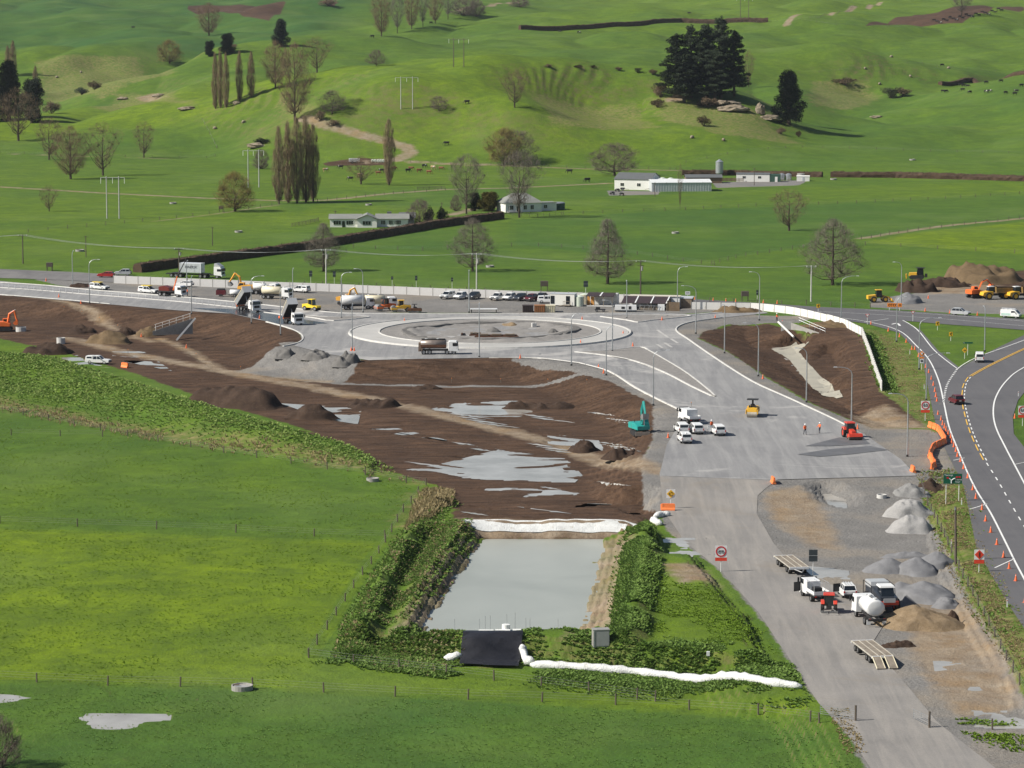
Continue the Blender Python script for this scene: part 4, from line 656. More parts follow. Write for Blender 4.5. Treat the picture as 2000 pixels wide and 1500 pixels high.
scatter('long_grass', P([(1250, 1080), (1300, 1140), (1400, 1145), (1480, 1220), (1540, 1300), (1250, 1255)], -.4), 3000, .1, .3, M_TUFT, 6, .07, .8, 17, thin=.4)
scatter('long_grass', P([(610, 1290), (880, 1305), (1040, 1305), (1560, 1352), (1590, 1405), (1280, 1365), (930, 1325)], -3), 4200, .15, .4, M_WEEDD, 7, .10, .7, 18, thin=.3)
scatter('rank_grass', P([(1640, 1412), (1660, 1420), (1668, 1500), (1650, 1500)], -3), 300, .15, .35, M_RANK, 7, .07, .5, 19); scatter('weeds', P([(1820, 1422), (1990, 1430), (2000, 1490), (1940, 1470)], -2.5), 900, .1, .35, M_TUFT, 6, .1, .7, 20, thin=.4)
# ------------------------------------------------------------------ pond fittings
lt, lb = P([(905, 1240), (1022, 1240)], -.2), P([(897, 1296), (1012, 1300)], -3)
o = drape('spillway_liner', [lt[0], lt[1], lb[1], lb[0]] if False else [(lt[0][0], lt[0][1]+2), (lt[1][0], lt[1][1]+2), (lb[1][0], lb[1][1]-1.5), (lb[0][0], lb[0][1]-1.5)], M_LINER, .42, .6, kind=None); o.data.polygons.foreach_set('use_smooth', [True]*len(o.data.polygons)); tag(o, 'black plastic liner over the spillway in the near pond bank', 'liner')
def sausage(name, label, cat, pts, r, m, zo=.0):
    line = [T(*p) for p in pts]; f = []
    for a, b in zip(line[:-1], line[1:]):
        k = max(2, int((b-a).length/.7)); f += [a.lerp(b, i/k) for i in range(k)]
    f.append(line[-1]); q = random.Random(4)
    return tag(MB().tube([(p.x, p.y+q.uniform(-.08, .08), hz(p.x, p.y)+r*.55+zo) for p in f], [r*q.uniform(.8, 1.2)*(.4 if i in (0, len(f)-1) else 1) for i, p in enumerate(f)], 7).build(name, m, smooth=True), label, cat)
sausage('geotextile_roll', 'long white geotextile strip along the toe of the front pond bank', 'geotextile', [(1036, 1302), (1120, 1308), (1250, 1318), (1400, 1330), (1500, 1338), (1566, 1346)], .55, M_GEO)
sausage('geotextile_roll', 'short white geotextile flap left of the black liner', 'geotextile', [(868, 1288), (885, 1287), (902, 1283)], .42, M_GEO); sausage('geotextile_roll', 'white geotextile edge folded over right side of the black liner', 'geotextile', [(1019, 1268), (1022, 1280), (1030, 1300), (1044, 1303)], .5, M_GEO, .3)
sausage('geotextile_roll', 'white fabric bundle beside the orange barrier with roundabout sign', 'geotextile', [(1278, 1012), (1295, 1008), (1310, 1008)], .5, M_GEO); sausage('geotextile_roll', 'short white fabric bundle on the dirt by the pond corner', 'geotextile', [(1274, 1018), (1282, 1024), (1292, 1027)], .55, M_GEO)
M_GALV = M_POST; M_CONC = mat('concrete', (.30, .29, .27), .85, .15, .9, dirt=.2, dirtcol=(.2, .18, .15)); M_CONCL = mat('pale_concrete', (.52, .51, .49), .85, .1, .7, dirt=.12, dirtcol=(.33, .3, .26))
dk = thing('decant_float', 'white floating decant pipes with thin stakes at the near end of pond', 'decant', (*G(985, 1232, -1.85), -1.85)); M_PVC = mat('white_pipe', (.75, .75, .73), .4, .08)
for x in (-2.2, -.2, 1.9): MB().cyl((x-.9, -.3+.1*x, .1), (x+.9, -.3+.1*x, .1), .16, n=8).build('float_pipe', M_PVC, dk)
MB().cyl((.2, .2, -.1), (.2, .2, .75), .5, n=14).build('decant_riser', M_PVC, dk)
for i, (x, h) in enumerate([(-6, 1.5), (-3, 1.4), (-2.3, 1.7), (-1.7, 1.9), (.3, 2.0), (1.3, 2.1), (2.6, 1.6), (3.1, 1.5), (6.5, 1.3)]): MB().cyl((x, .3*(i % 3), -.3), (x, .3*(i % 3), h), .03, n=5).build('stake', M_GALV, dk)
p = T(1173, 1262); bx = thing('pump_cabinet', 'grey metal cabinet standing on the near pond bank', 'cabinet', p, .15); M_CAB = mat('grey_cabinet', (.36, .35, .33), .5, .15, 1, metal=.3, dirt=.2)
MB().box((0, 0, 1.0), (1.9, 1.2, 2.0)).build('cabinet_body', M_CAB, bx); MB().box((0, 0, 2.05), (2.0, 1.3, .08)).build('lid', M_CAB, bx); MB().box((-.85, -.62, 1.0), (.12, .06, 2.0)).build('corner_post', M_GALV, bx); MB().box((.15, -.62, 1.0), (1.5, .03, 1.7)).build('door', mat('cabinet_door', (.42, .41, .39), .5, .1), bx)
p = T(1383, 1284); b2 = thing('marker_box', 'tiny white marker box in the grass right of the pond', 'marker', p); MB().box((0, 0, .45), (.35, .3, .5)).build('box', M_PVC, b2); MB().cyl((0, 0, -.1), (0, 0, .2), .05, n=6).build('stub', M_GALV, b2)
# water troughs
def trough(px, py, label, r=1.15):
    p = T(px, py); t = thing('water_trough', label, 'trough', p, 0, 'round concrete stock troughs'); n = 20; mb = MB(); V = []
    for rr, z in ((r, -.1), (r*1.02, .55), (r*.9, .55), (r*.88, .4)): V += [(rr*math.cos(6.2832*i/n), rr*math.sin(6.2832*i/n), z) for i in range(n)]
    mb.add(V, [(k*n+i, k*n+(i+1) % n, (k+1)*n+(i+1) % n, (k+1)*n+i) for k in range(3) for i in range(n)]).build('bowl', M_CONC, t)
    MB().cyl((0, 0, .3), (0, 0, .42), r*.88, n=20).build('water', M_PUD, t); MB().box((-r*.5, 0, .58), (r*.5, .3, .07)).build('float_cover', mat('rusty_cover', (.12, .08, .06), .8), t)
for a in [(473, 1347, 'round concrete trough in the near left paddock by the fence', 1.2), (728, 940, 'round concrete trough near the corner of the left paddock', 1.0), (1319, 456, 'round trough in the paddock right of the long hedge', 1.1), (957, 522, 'round trough right of the second conical bare tree', 1.1), (466, 454, 'round trough on worn ground left of the bungalow', 1.2), (338, 398, 'round trough on a worn patch beside the left pylon', 1.2), (156, 491, 'round trough near the left power pole', 1.3), (720, 401, 'round trough behind the bungalow', 1.1), (1782, 313, 'round trough in the field above the right hedge', 1.3), (1628, 351, 'round trough in front of the right hedge', 1.3)]: trough(*a)
# ------------------------------------------------------------------ concrete boundary wall, panel by panel
M_PANEL = mat('wall_panel_concrete', (.52, .51, .50), .8, .1, .5, dirt=.12, dirtcol=(.36, .34, .31)); M_PANELW = mat('white_wall_panel', (.70, .69, .66), .75, .08, .6, dirt=.1, dirtcol=(.45, .42, .36))
def wall(label, pts, h, plen, m, th=.14):
    line = [Vector(T(*q)[:2]) for q in pts]; root = thing('concrete_wall', label, 'wall', (*line[0], 0)); pos = along(line, plen); pos.append((line[-1], pos[-1][1])); me = None
    for (a, _), (b, _) in zip(pos[:-1], pos[1:]):
        L = (b-a).length
        if L < .3: continue
        c = (a+b)/2; z = min(hz(*a), hz(*b)); o = MB().box((0, 0, h/2-.1), (L-.16, th, h+.2)).build('panel', m, root); o.location = (c.x-line[0].x, c.y-line[0].y, z); o.rotation_euler[2] = math.atan2(b.y-a.y, b.x-a.x)
        o = MB().box((0, 0, h/2+.02), (.14, th+.08, h+.3)).build('post', M_CONC, root); o.location = (a.x-line[0].x, a.y-line[0].y, z); o.rotation_euler[2] = math.atan2(b.y-a.y, b.x-a.x)
wall('long grey panel wall between the car park and the green paddocks', [(222, 553), (400, 560), (661, 570), (990, 583), (1160, 588), (1330, 596)], 1.95, 3.55, M_PANEL)
wall('white panel wall curving from the shelters along the slip road', [(1350, 604), (1480, 606), (1545, 613), (1600, 625), (1650, 638), (1683, 655)], 1.7, 3.5, M_PANELW); wall('white panel wall dropping down beside the deep dirt cutting', [(1684, 657), (1700, 700), (1722, 764)], 1.9, 3.2, M_PANELW)
# ------------------------------------------------------------------ heaps of soil and gravel
M_SOIL = dirt_mat('dark_soil', (.032, .021, .016), (.066, .044, .032), (.11, .078, .055), .8); M_TAN = dirt_mat('tan_soil', (.10, .07, .04), (.17, .12, .07), (.06, .04, .03), .9); M_CHIP = dirt_mat('grey_chip', (.17, .168, .165), (.24, .236, .23), (.09, .088, .086), 3, .08); M_CHIPW = dirt_mat('white_chip', (.27, .265, .26), (.36, .35, .34), (.17, .165, .16), 3, .15); M_BLUE = dirt_mat('blue_chip', (.15, .15, .155), (.20, .20, .207), (.11, .11, .112), 2, .05); M_RUB = dirt_mat('ochre_rubble', (.17, .12, .07), (.28, .21, .135), (.08, .058, .04), 2.2, .2)
def heap(name, label, px, py, wpx, hpx, m, depth=.6, seed=1, peak=0.0, rough=.12, rz=0.0, cat='heap', lumps=0, flat=.0, steep=1.0):
    p = T(px, py); k = p.y/F; w = wpx*k; h = hpx*k; d = w*depth; n, r = 40, 18; V = [(peak*w*.5, 0, 0)]; X, Y = [], []
    q = np.random.RandomState(seed); ph = q.rand(4)*6.28; V = []; Fc = []; nc_ = 2 if w < 6 else 4
    cs = [(-.7+1.4*(i+.5)/lumps, q.uniform(-.1, .1), q.uniform(.8, 1.0)) for i in range(lumps)] if lumps else [(peak*.5, 0, 1.0)]+[(q.uniform(-.55, .55), q.uniform(-.35, .35), q.uniform(.45, .85)) for _ in range(nc_)]
    for j in range(r+1):
        f = j/r
        for i in range(n):
            a = 2*math.pi*i/n; e = 1+.12*math.sin(2*a+ph[0])+.08*math.sin(3*a+ph[1])+.05*math.sin(7*a+ph[2]); u = math.cos(a)*f*e; v = math.sin(a)*f*e; zz = 0
            for cx, cy, ch in cs:
                dd = math.hypot((u-cx)*(2.2 if lumps else 1), (v-cy))/(1.05*ch); zz = max(zz, ch*(1-math.sqrt(dd*dd+.03)+.17))
            V.append((u*w*.5, v*d*.5, h*zz*min(1, (1-f)*5+.0)*1.0))
    V = np.array(V); V[:, 2] += (fbm(V[:, 0]+seed*31, V[:, 1], max(1.2, w*.14), seed, 4)*h*rough*2.2)*np.clip(V[:, 2]/h*3, 0, 1)-.12
    for j in range(r):
        for i in range(n): Fc.append((j*n+i, j*n+(i+1) % n, (j+1)*n+(i+1) % n, (j+1)*n+i))
    o = big_mesh(name, V, Fc, m, smooth=True); o.location = (p.x, p.y+d*.45, p.z); o.rotation_euler[2] = rz; return tag(o, label, cat)
S_, G_ = 'soil_heap', 'gravel_heap'
for a in [(S_, 'long dark soil stockpile behind the leafy bank', 455, 797, 235, 40, M_SOIL, .5, 1, -.3, .10, -.5, 'heap', 6), (S_, 'smaller dark soil heap right of the long stockpile', 606, 820, 106, 30, M_SOIL, .7, 2, .1, .08), (S_, 'tan and brown soil mound right of the dirt haul track at left', 208, 672, 96, 24, M_TAN, .8, 3, .1, .12), (S_, 'dark soil spoil below the concrete ring at left', 90, 694, 105, 24, M_SOIL, .8, 4, .2, .2), (S_, 'brown spoil heap at the foot of the left wing wall', 288, 658, 58, 18, M_TAN, .9, 5, 0, .2), (S_, 'dark spoil heap just left of the tan mound', 155, 653, 70, 14, M_SOIL, .9, 6, 0, .25), (S_, 'dark spoil heap just right of the tan mound top', 245, 656, 44, 16, M_SOIL, .9, 7, 0, .25),
          (S_, 'dark soil heap on the mud below the teal excavator', 1140, 884, 70, 18, M_SOIL, .9, 8, 0, .25), (S_, 'second dark soil heap on the mud nearer the haul road', 1215, 898, 76, 20, M_SOIL, .9, 9, 0, .3), (S_, 'dark soil heaps across the mud left of the puddles', 725, 798, 130, 15, M_SOIL, .7, 10, .1, .35, -.2, 'heap', 4), (S_, 'soil ridge at the far edge of the mud', 830, 762, 70, 9, M_SOIL, .6, 11, 0, .3), (S_, 'long soil ridge above the middle puddle', 1060, 800, 150, 12, M_SOIL, .4, 12, 0, .4, 0, 'heap', 7),
          (G_, 'dark gravel windrow at the roundabout edge, left of three', 560, 700, 70, 16, M_GRAVEL, .7, 13, 0, .3), (G_, 'dark gravel windrow at the roundabout edge, middle of three', 620, 704, 70, 20, M_GRAVEL, .7, 14, 0, .3), (G_, 'dark gravel windrow at the roundabout edge, right of three', 674, 716, 66, 26, M_GRAVEL, .7, 15, .2, .3),
          (G_, 'large pale stone heap in the yard beside the ditch', 1784, 1014, 104, 36, M_CHIPW, .8, 16, -.1, .12), (G_, 'front pale stone heap in the yard', 1780, 1044, 92, 36, M_CHIPW, .9, 17, .1, .12), (G_, 'grey chip heap at the top of the yard behind the pale stone', 1782, 972, 84, 28, M_CHIP, .9, 18, .1, .15), (G_, 'smooth grey sand heap, left of the yard row', 1735, 1122, 96, 28, M_BLUE, .9, 19, .2, .04), (G_, 'smooth grey sand heap, middle of the yard row', 1792, 1126, 106, 31, M_BLUE, .9, 20, .1, .05), (G_, 'smooth grey sand heap at the right end of the yard row', 1836, 1112, 90, 30, M_BLUE, .9, 21, -.1, .05), (G_, 'low grey sand ridge behind the yard row', 1775, 1092, 110, 12, M_BLUE, .4, 22, 0, .2),
          (G_, 'broad grey sand heap beyond the parked machines', 1812, 1180, 150, 36, M_BLUE, .9, 23, 0, .06), (G_, 'lower grey sand heap right of the stabiliser machine', 1762, 1165, 66, 26, M_BLUE, .9, 24, 0, .06), (G_, 'small scooped grey sand heaps at the yard edge', 1850, 1190, 70, 20, M_BLUE, .8, 25, 0, .25), ('rubble_heap', 'ochre broken rubble heap beside the water tanker', 1812, 1236, 180, 40, M_RUB, 1.0, 26, -.3, .10), ('rubble_heap', 'dark rubble lump at the right end of the ochre heap', 1862, 1222, 36, 28, M_SOIL, .9, 27, 0, .3), (S_, 'thin dark soil windrow behind the lower flatbed trailer', 1755, 1266, 90, 12, M_SOIL, .5, 28, .3, .4, .3),
          (S_, 'large brown overburden heap at the right edge', 1925, 556, 200, 36, M_TAN, .8, 29, .1, .3), (S_, 'brown ramp of soil under the bulldozer', 1790, 572, 90, 26, M_SOIL, .9, 30, .1, .2), (S_, 'low dark spoil ridge between bulldozer and big heap', 1850, 562, 110, 18, M_SOIL, .6, 31, 0, .3), (G_, 'blue grey chip cone beside the yellow loader', 1777, 594, 64, 22, M_BLUE, 1.0, 32, -.1, .06), (G_, 'dark stone pile inside the roundabout island', 1082, 651, 26, 9, M_GRAVEL, .9, 33, 0, .2), (G_, 'pale sand patch heap inside the roundabout island', 998, 638, 40, 8, M_RUB, .8, 34, 0, .2), (G_, 'gravel pile behind the steel sections in the roundabout', 963, 650, 34, 11, M_GRAVEL, .9, 35, 0, .1),
          (S_, 'dark spoil pile beside the left lane of new road', 155, 562, 54, 8, M_SOIL, .6, 36, 0, .3), (S_, 'rough soil ridge in front of the white slip road wall', 1440, 612, 120, 12, M_TAN, .5, 37, .2, .3), (S_, 'brown soil bank at the foot of the white panel wall', 1620, 640, 110, 10, M_TAN, .6, 38, 0, .3), (S_, 'dark earth ridge by the green direction sign', 1822, 960, 60, 18, M_SOIL, 1.2, 39, 0, .25)]: heap(*a)
# ------------------------------------------------------------------ culvert portals
def slab(pts, th, m, name, parent, inv):               # vertical wall through plan points with given top heights
    mb = MB(); V = []
    for x, y, z0, z1 in pts: V += [(x-inv.x, y-inv.y, z0-inv.z), (x-inv.x, y-inv.y, z1-inv.z)]
    n = len(pts); W_ = [(a, b+th, c) for a, b, c in V]; mb.add(V+W_, [(2*i, 2*i+2, 2*i+3, 2*i+1) for i in range(n-1)]+[(2*n+2*i, 2*n+2*i+1, 2*n+2*i+3, 2*n+2*i+2) for i in range(n-1)]+[(2*i+1, 2*i+3, 2*n+2*i+3, 2*n+2*i+1) for i in range(n-1)]+[(0, 1, 2*n+1, 2*n), (2*n-2, 4*n-2, 4*n-1, 2*n-1)])
    return mb.build(name, m, parent)
def at_z(px, py, D): q = at_depth(px, py, D); return q
c0 = T(340, 664); cul = thing('culvert_wing_wall', 'concrete culvert wing wall with handrail in the left dirt slope', 'culvert', c0); Dd = c0.y
def vpt(px, py, D): return at_depth(px, py, D)
def wallpx(quad, D0, D1, th, name, par, inv, m):       # quad: (left top, right top, right bottom, left bottom) seen in the photo, at two distances
    a, b, c, d = quad; A, B, Cc, Dq = vpt(*a, D0), vpt(*b, D1), vpt(*c, D1), vpt(*d, D0); return slab([(A[0], A[1], Dq[2], A[2]), (B[0], B[1], Cc[2], B[2])], th, m, name, par, inv)
wallpx(((298, 647), (376, 622), (362, 652), (298, 655)), Dd, Dd+4, .35, 'wing_wall', cul, c0, M_CONC); MB().tube([tuple(Vector(vpt(381, 622, Dd+3.6))-c0), tuple(Vector(vpt(345, 664, Dd-3))-c0)], .28, 4).build('sloping_beam', M_CONCL, cul)
for dz in (0, 1.2): 
    A, B = vpt(302, 634+dz*4.5, Dd+.3), vpt(372, 612+dz*4.5, Dd+4.3); MB().tube([tuple(Vector(A)-c0), tuple(Vector(B)-c0)], .045, 5).build('handrail', M_PVC, cul)
for i in range(6):
    x = 304+i*13.4; D = Dd+.3+i*.75; A, B = vpt(x, 634-i*4.3, D), vpt(x, 647-i*4.6, D); MB().tube([tuple(Vector(A)-c0), tuple(Vector(B)-c0)], .04, 5).build('baluster', M_PVC, cul)
c1 = T(1580, 662); c2 = thing('culvert_portal', 'concrete underpass portal with sloped wing walls in the right cutting', 'culvert', c1); Dd = c1.y
wallpx(((1545, 630), (1600, 650), (1610, 656), (1555, 657)), Dd+9, Dd+2, .35, 'wing_wall', c2, c1, M_CONC); MB().tube([tuple(Vector(vpt(1520, 629, Dd+8))-c1), tuple(Vector(vpt(1550, 658, Dd))-c1)], .28, 4).build('sloping_beam', M_CONCL, c2); wallpx(((1526, 627), (1547, 629), (1560, 656), (1548, 656)), Dd+9.5, Dd+9, .3, 'headwall', c2, c1, mat('headwall_concrete', (.3, .3, .29), .85))  # headwall has its own plain mid-grey concrete
for dz in (0, 1): MB().tube([tuple(Vector(vpt(1560, 620+dz*5, Dd+9))-c1), tuple(Vector(vpt(1612, 642+dz*5, Dd+3))-c1)], .04, 5).build('handrail', M_GALV, c2)
for i in range(6): MB().tube([tuple(Vector(vpt(1560+i*10.4, 620+i*4.4, Dd+9-i*1.2))-c1), tuple(Vector(vpt(1560+i*10.4, 635+i*4.2, Dd+9-i*1.2))-c1)], .035, 5).build('baluster', M_GALV, c2)
# concrete pipe rings lying about
def pring(px, py, r, h, label, m=None):
    p = T(px, py); n = 18; V = []
    for rr, z in ((r, -.1), (r, h), (r*.84, h), (r*.84, .05)): V += [(rr*math.cos(6.2832*i/n), rr*math.sin(6.2832*i/n), z) for i in range(n)]
    o = MB().add(V, [(k*n+i, k*n+(i+1) % n, (k+1)*n+(i+1) % n, (k+1)*n+i) for k in range(3) for i in range(n)]).build('concrete_ring', m or M_CONCL); o.location = p; tag(o, label, 'pipe ring')
pring(119, 671, .95, 1.3, 'upright concrete manhole ring on the dark spoil at left'); pring(41, 647, 1.2, 1.0, 'concrete manhole ring beside the orange excavator'); pring(1722, 972, .75, .5, 'low pale concrete ring on the yard gravel')
p = T(1043, 640); cb = thing('concrete_block', 'small white concrete cube on the roundabout island', 'block', p, .2); MB().box((0, 0, .5), (1.0, 1.0, 1.1)).build('block_body', M_CONCL, cb); MB().box((0, 0, 1.08), (.25, .25, .1)).build('lifting_eye', M_GALV, cb)
M_RUST = mat('rusty_steel', (.12, .055, .03), .85, .35, 1.2, metal=.2)
for px, py, w, lab in [(970, 659, 9.6, 'long stack of rusty steel sections on the roundabout island'), (929, 656, 2.8, 'short rusty steel section left of the long stack')]:
    p = T(px, py); s_ = thing('steel_stack', lab, 'steel', p, .02)
    for i in range(3): MB().box((0, i*.5-.5, .2+.12*i), (w-.4*i, .4, .3)).build('steel_beam', M_RUST, s_)
    for i in range(3): MB().box((-w*.3+i*w*.3, .1, .62), (w*.22, 1.1, .28)).build('plank', mat('old_timber', (.16, .12, .085), .9), s_)
p = T(905, 656); o = thing('coupling_block', 'small black machine attachment on the roundabout island', 'attachment', p); MB().box((0, 0, .3), (1.3, .7, .6), taper=.6).build('attachment_body', mat('black_steel', (.02, .02, .022), .5), o); MB().cyl((-.3, -.4, .5), (-.3, .4, .5), .2, n=8).build('pin', M_RUST, o)
# rock ledges on the pine knoll
M_ROCK = dirt_mat('pale_ledge_rock', (.18, .145, .10), (.30, .255, .195), (.14, .11, .08), .5, .3)
def rock(px, py, wpx, hpx, label, seed, dpt=.6):
    p = T(px, py); k = p.y/F; q = random.Random(seed); bm = bmesh.new(); bmesh.ops.create_icosphere(bm, subdivisions=3, radius=1)
    for v in bm.verts:
        c = v.co; n_ = float(fbm(np.array([c.x*3+seed]), np.array([c.z*5+c.y*2]), 1.0, seed, 3)[0]); v.co = Vector((c.x*wpx*.5*k*(1+.5*n_), c.y*wpx*.5*k*dpt*(1+.4*n_), (max(-.5, round(c.z*3)/3*.5+c.z*.5))*hpx*.5*k*(1+.5*n_)+hpx*.25*k))
    me = bpy.data.meshes.new('rock_outcrop'); bm.to_mesh(me); bm.free(); me.materials.append(M_ROCK); o = link('rock_outcrop', me); o.location = p; tag(o, label, 'rock', 'limestone outcrops')
for a in [(1418, 205, 52, 12, 'upper pale rock ledge under the pines', 1), (1432, 216, 60, 14, 'lower pale rock ledge under the pines', 2), (1485, 222, 20, 26, 'upright pale rock face at the right end of the ledges', 3), (1325, 190, 22, 10, 'pale rocks at the left foot of the pines', 4), (1502, 234, 40, 12, 'rubble rocks below the upright rock face', 5), (462, 204, 14, 9, 'pale rocks at the foot of the spur poplars', 6), (310, 190, 28, 10, 'tan rock knob on the left rough bank', 7), (500, 288, 36, 12, 'rock brow over the small cave', 8), (365, 214, 34, 8, 'low grey rocks on the left flat', 9), (240, 194, 22, 6, 'tan rock edge left of the rock knob', 10), (1712, 230, 24, 6, 'flat tan boulder on the right hill', 11)]: rock(*a)
# ------------------------------------------------------------------ light poles, power line, pylons
M_LAMP = mat('lamp_head_grey', (.55, .56, .56), .4, .1, metal=.4); M_BASEP = mat('pole_base_black', (.03, .03, .03), .7)
def light_pole(px, py, hpx, dx, label, arm=2.2):
    p = T(px, py); k = p.y/F; H = hpx*k; a = 0 if dx > 0 else math.pi if dx < 0 else math.pi/2; A = abs(dx)*k if dx else arm
    o = thing('street_light', label, 'street light', p, a, 'galvanised street lights')
    MB().tube([(0, 0, -.3), (0, 0, H*.88)], [.15, .085], 7).build('pole', M_GALV, o); MB().tube([(0, 0, H*.87), (A*.08, 0, H*.93), (A*.3, 0, H*.975), (A*.62, 0, H*.995), (A*.92, 0, H)], [.08, .075, .07, .065, .06], 6).build('arm', M_GALV, o)
    MB().box((A+.25, 0, H+.01), (.75, .26, .13), taper=.7).build('lamp_head', M_LAMP, o); MB().cyl((0, 0, -.2), (0, 0, .35), .22, .19, 8).build('base_sleeve', M_BASEP, o)
LP = [(1772, 892, 126, -32, 'street light standing on the gravel left of the orange barriers'), (1663, 826, 111, -30, 'street light behind the small red sweeper tractor'), (1575, 786, 108, -18, 'street light at the kerb above the two walking workers'), (1481, 735, 106, -25, 'street light at the kerb beside the deep cutting, third from the tractor'), (1415, 690, 96, -2, 'street light on the left corner of the right cutting'), (1359, 652, 95, -24, 'street light at the tight kerb corner right of roundabout'), (1323, 606, 86, 15, 'street light at the end of the timber shed'), (1483, 626, 96, -16, 'street light by the underpass portal with long arm to the left'),
      (1196, 687, 102, -15, 'street light at the tip of the large splitter island'), (1224, 622, 73, 0, 'street light on the far splitter island with no visible arm'), (1116, 714, 103, 16, 'street light on the soil verge below the roundabout'), (1184, 733, 96, 10, 'street light on the verge where the lower leg begins'), (1276, 792, 110, 25, 'street light near the teal excavator'), (936, 698, 105, 0, 'street light at the near edge of the roundabout by the spreader truck'), (916, 611, 82, 0, 'street light at the far edge of the roundabout by the parked cars'), (709, 611, 87, -13, 'street light by the roundabout left of the yellow rollers'), (667, 622, 91, 16, 'street light on the left splitter island'), (688, 684, 89, 0, 'street light on the left of the roundabout with cones at its foot'),
      (548, 655, 98, 26, 'street light on the dirt bank near the rear tipper truck'), (491, 632, 94, 21, 'street light on the dirt bank below the front tipper truck'), (572, 591, 66, 0, 'street light beyond the white tanker trucks'), (374, 614, 74, 0, 'street light beside the left culvert handrail'), (365, 568, 58, 0, 'street light in front of the shipping container truck'), (175, 593, 87, 17, 'street light on the soil edge by the first white ute'), (142, 561, 70, 0, 'street light by the median near the side road'), (1643, 628, 90, 29, 'street light on the slip road below the largest bare tree'), (1760, 595, 84, -13, 'street light beside the grey chip cone'), (1751, 668, 90, 14, 'street light on the verge left of the slip road cones'), (1795, 722, 103, 37, 'street light on the verge by the orange give way sign'), (1809, 782, 94, 39, 'street light behind the left speed sign'), (1923, 687, 88, 0, 'street light beside the white minivan')]
for a in LP: light_pole(*a)
M_PPW = mat('pale_power_pole', (.52, .50, .47), .8); M_PPD = mat('timber_power_pole', (.10, .08, .065), .9)
def power_pole(px, py, hpx, label, m, extra=False):
    p = T(px, py); H = hpx*p.y/F; o = thing('power_pole', label, 'power pole', p, .25, 'power poles along the paddock'); MB().tube([(0, 0, -.4), (0, 0, H)], [.20, .14], 7).build('pole', m, o); MB().box((0, 0, H-.35), (2.6, .12, .14)).build('crossarm', m, o)
    for x in (-1.15, 0, 1.15): MB().cyl((x, 0, H-.28), (x, 0, H-.02), .07, .05, 6).build('insulator', M_PVC, o)
    if extra: MB().cyl((.3, -.2, H*.72), (.3, -.2, H*.84), .25, n=9).build('transformer', M_CAB, o); MB().box((0, 0, H-1.3), (1.8, .1, .12)).build('lower_crossarm', m, o)
    return p+Vector((0, 0, H-.02))
pts = [T(-260, 512)+Vector((0, 0, 8))]+[power_pole(*a) for a in [(45, 515, 57, 'dark timber power pole in the left paddock', M_PPD), (350, 536, 52, 'dark power pole behind the shipping container', M_PPD, True), (637, 554, 68, 'pale power pole right of first conical bare tree', M_PPW, True), (931, 565, 71, 'pale power pole beside second conical bare tree', M_PPW, True), (1251, 580, 72, 'cluttered dark power pole right of third conical bare tree', M_PPD, True), (1584, 589, 71, 'pale power pole at the right end of the line', M_PPW)]]+[T(2150, 592)+Vector((0, 0, 9))]
wl = thing('power_lines', 'thin overhead wires strung between the paddock power poles', 'wires', (0, 0, 0))
for dx in (-1.1, 0, 1.1):
    for a, b in zip(pts[:-2], pts[1:-1]):
        q = [a.lerp(b, t/10)+Vector((dx*.97, dx*.25, -1.0*4*(t/10)*(1-t/10))) for t in range(11)]; MB().tube([tuple(v) for v in q], .028, 3).build('wire', mat('wire_grey', (.40, .41, .40), .5, metal=.5), wl)
for px, py, h, l in [(415, 480, 37, 'thin timber pole in the left middle paddock'), (168, 502, 42, 'thin timber pole near the left trough'), (863, 415, 20, 'short timber pole beside the driveway'), (655, 441, 30, 'thin timber pole in front of the bungalow'), (1279, 384, 28, 'thin pole at the corner of the long white shed'), (1473, 362, 34, 'thin pole in front of the white dairy cabin')]:
    p = T(px, py); o = thing('service_pole', l, 'pole', p); H = h*p.y/F; MB().tube([(0, 0, -.3), (0, 0, H)], [.14, .1], 6).build('pole', M_PPD, o); MB().box((0, 0, H-.3), (1.2, .1, .1)).build('crossarm', M_PPD, o)
def pylon(x0, x1, py, hpx, label, m):
    a, b = T(x0, py), T(x1, py); H = hpx*a.y/F; o = thing('pylon', label, 'pylon', a, 0, 'twin pole pylons'); d = b-a; M = m
    MB().tube([(0, 0, -.4), (0, 0, H)], [.22, .16], 7).build('pole', M, o); MB().tube([(d.x, d.y, d.z-.4), (d.x, d.y, H)], [.22, .16], 7).build('pole', M, o); u = d.normalized(); e = u*abs(d.x)*.48; MB().tube([tuple(Vector((0, 0, H-.5))-e), tuple(Vector((d.x, d.y, H-.5))+e)], .1, 6).build('crossarm', M, o)
    for t in (-.46, .5, 1.46): q = Vector((d.x*t, d.y*t, H-.5)); MB().tube([tuple(q), tuple(q-Vector((0, 0, 1.9)))], .08, 5).build('insulator_string', M_PVC, o)
M_PYL = mat('pylon_concrete', (.38, .38, .37), .8)
for a in [(209, 233, 427, 83, 'twin pole pylon in the left paddock below the farm track', M_PYL), (485, 506, 366, 74, 'twin pole pylon beside the poplar clump', M_PYL), (783, 806, 213, 63, 'twin pole pylon on the central hill face', M_PYL), (886, 906, 131, 56, 'twin dark pole pylon on the crest of central hill', M_PPD), (1446, 1462, 36, 40, 'twin dark pole pylon on the far hilltop by the hedge', M_PPD)]: pylon(*a)
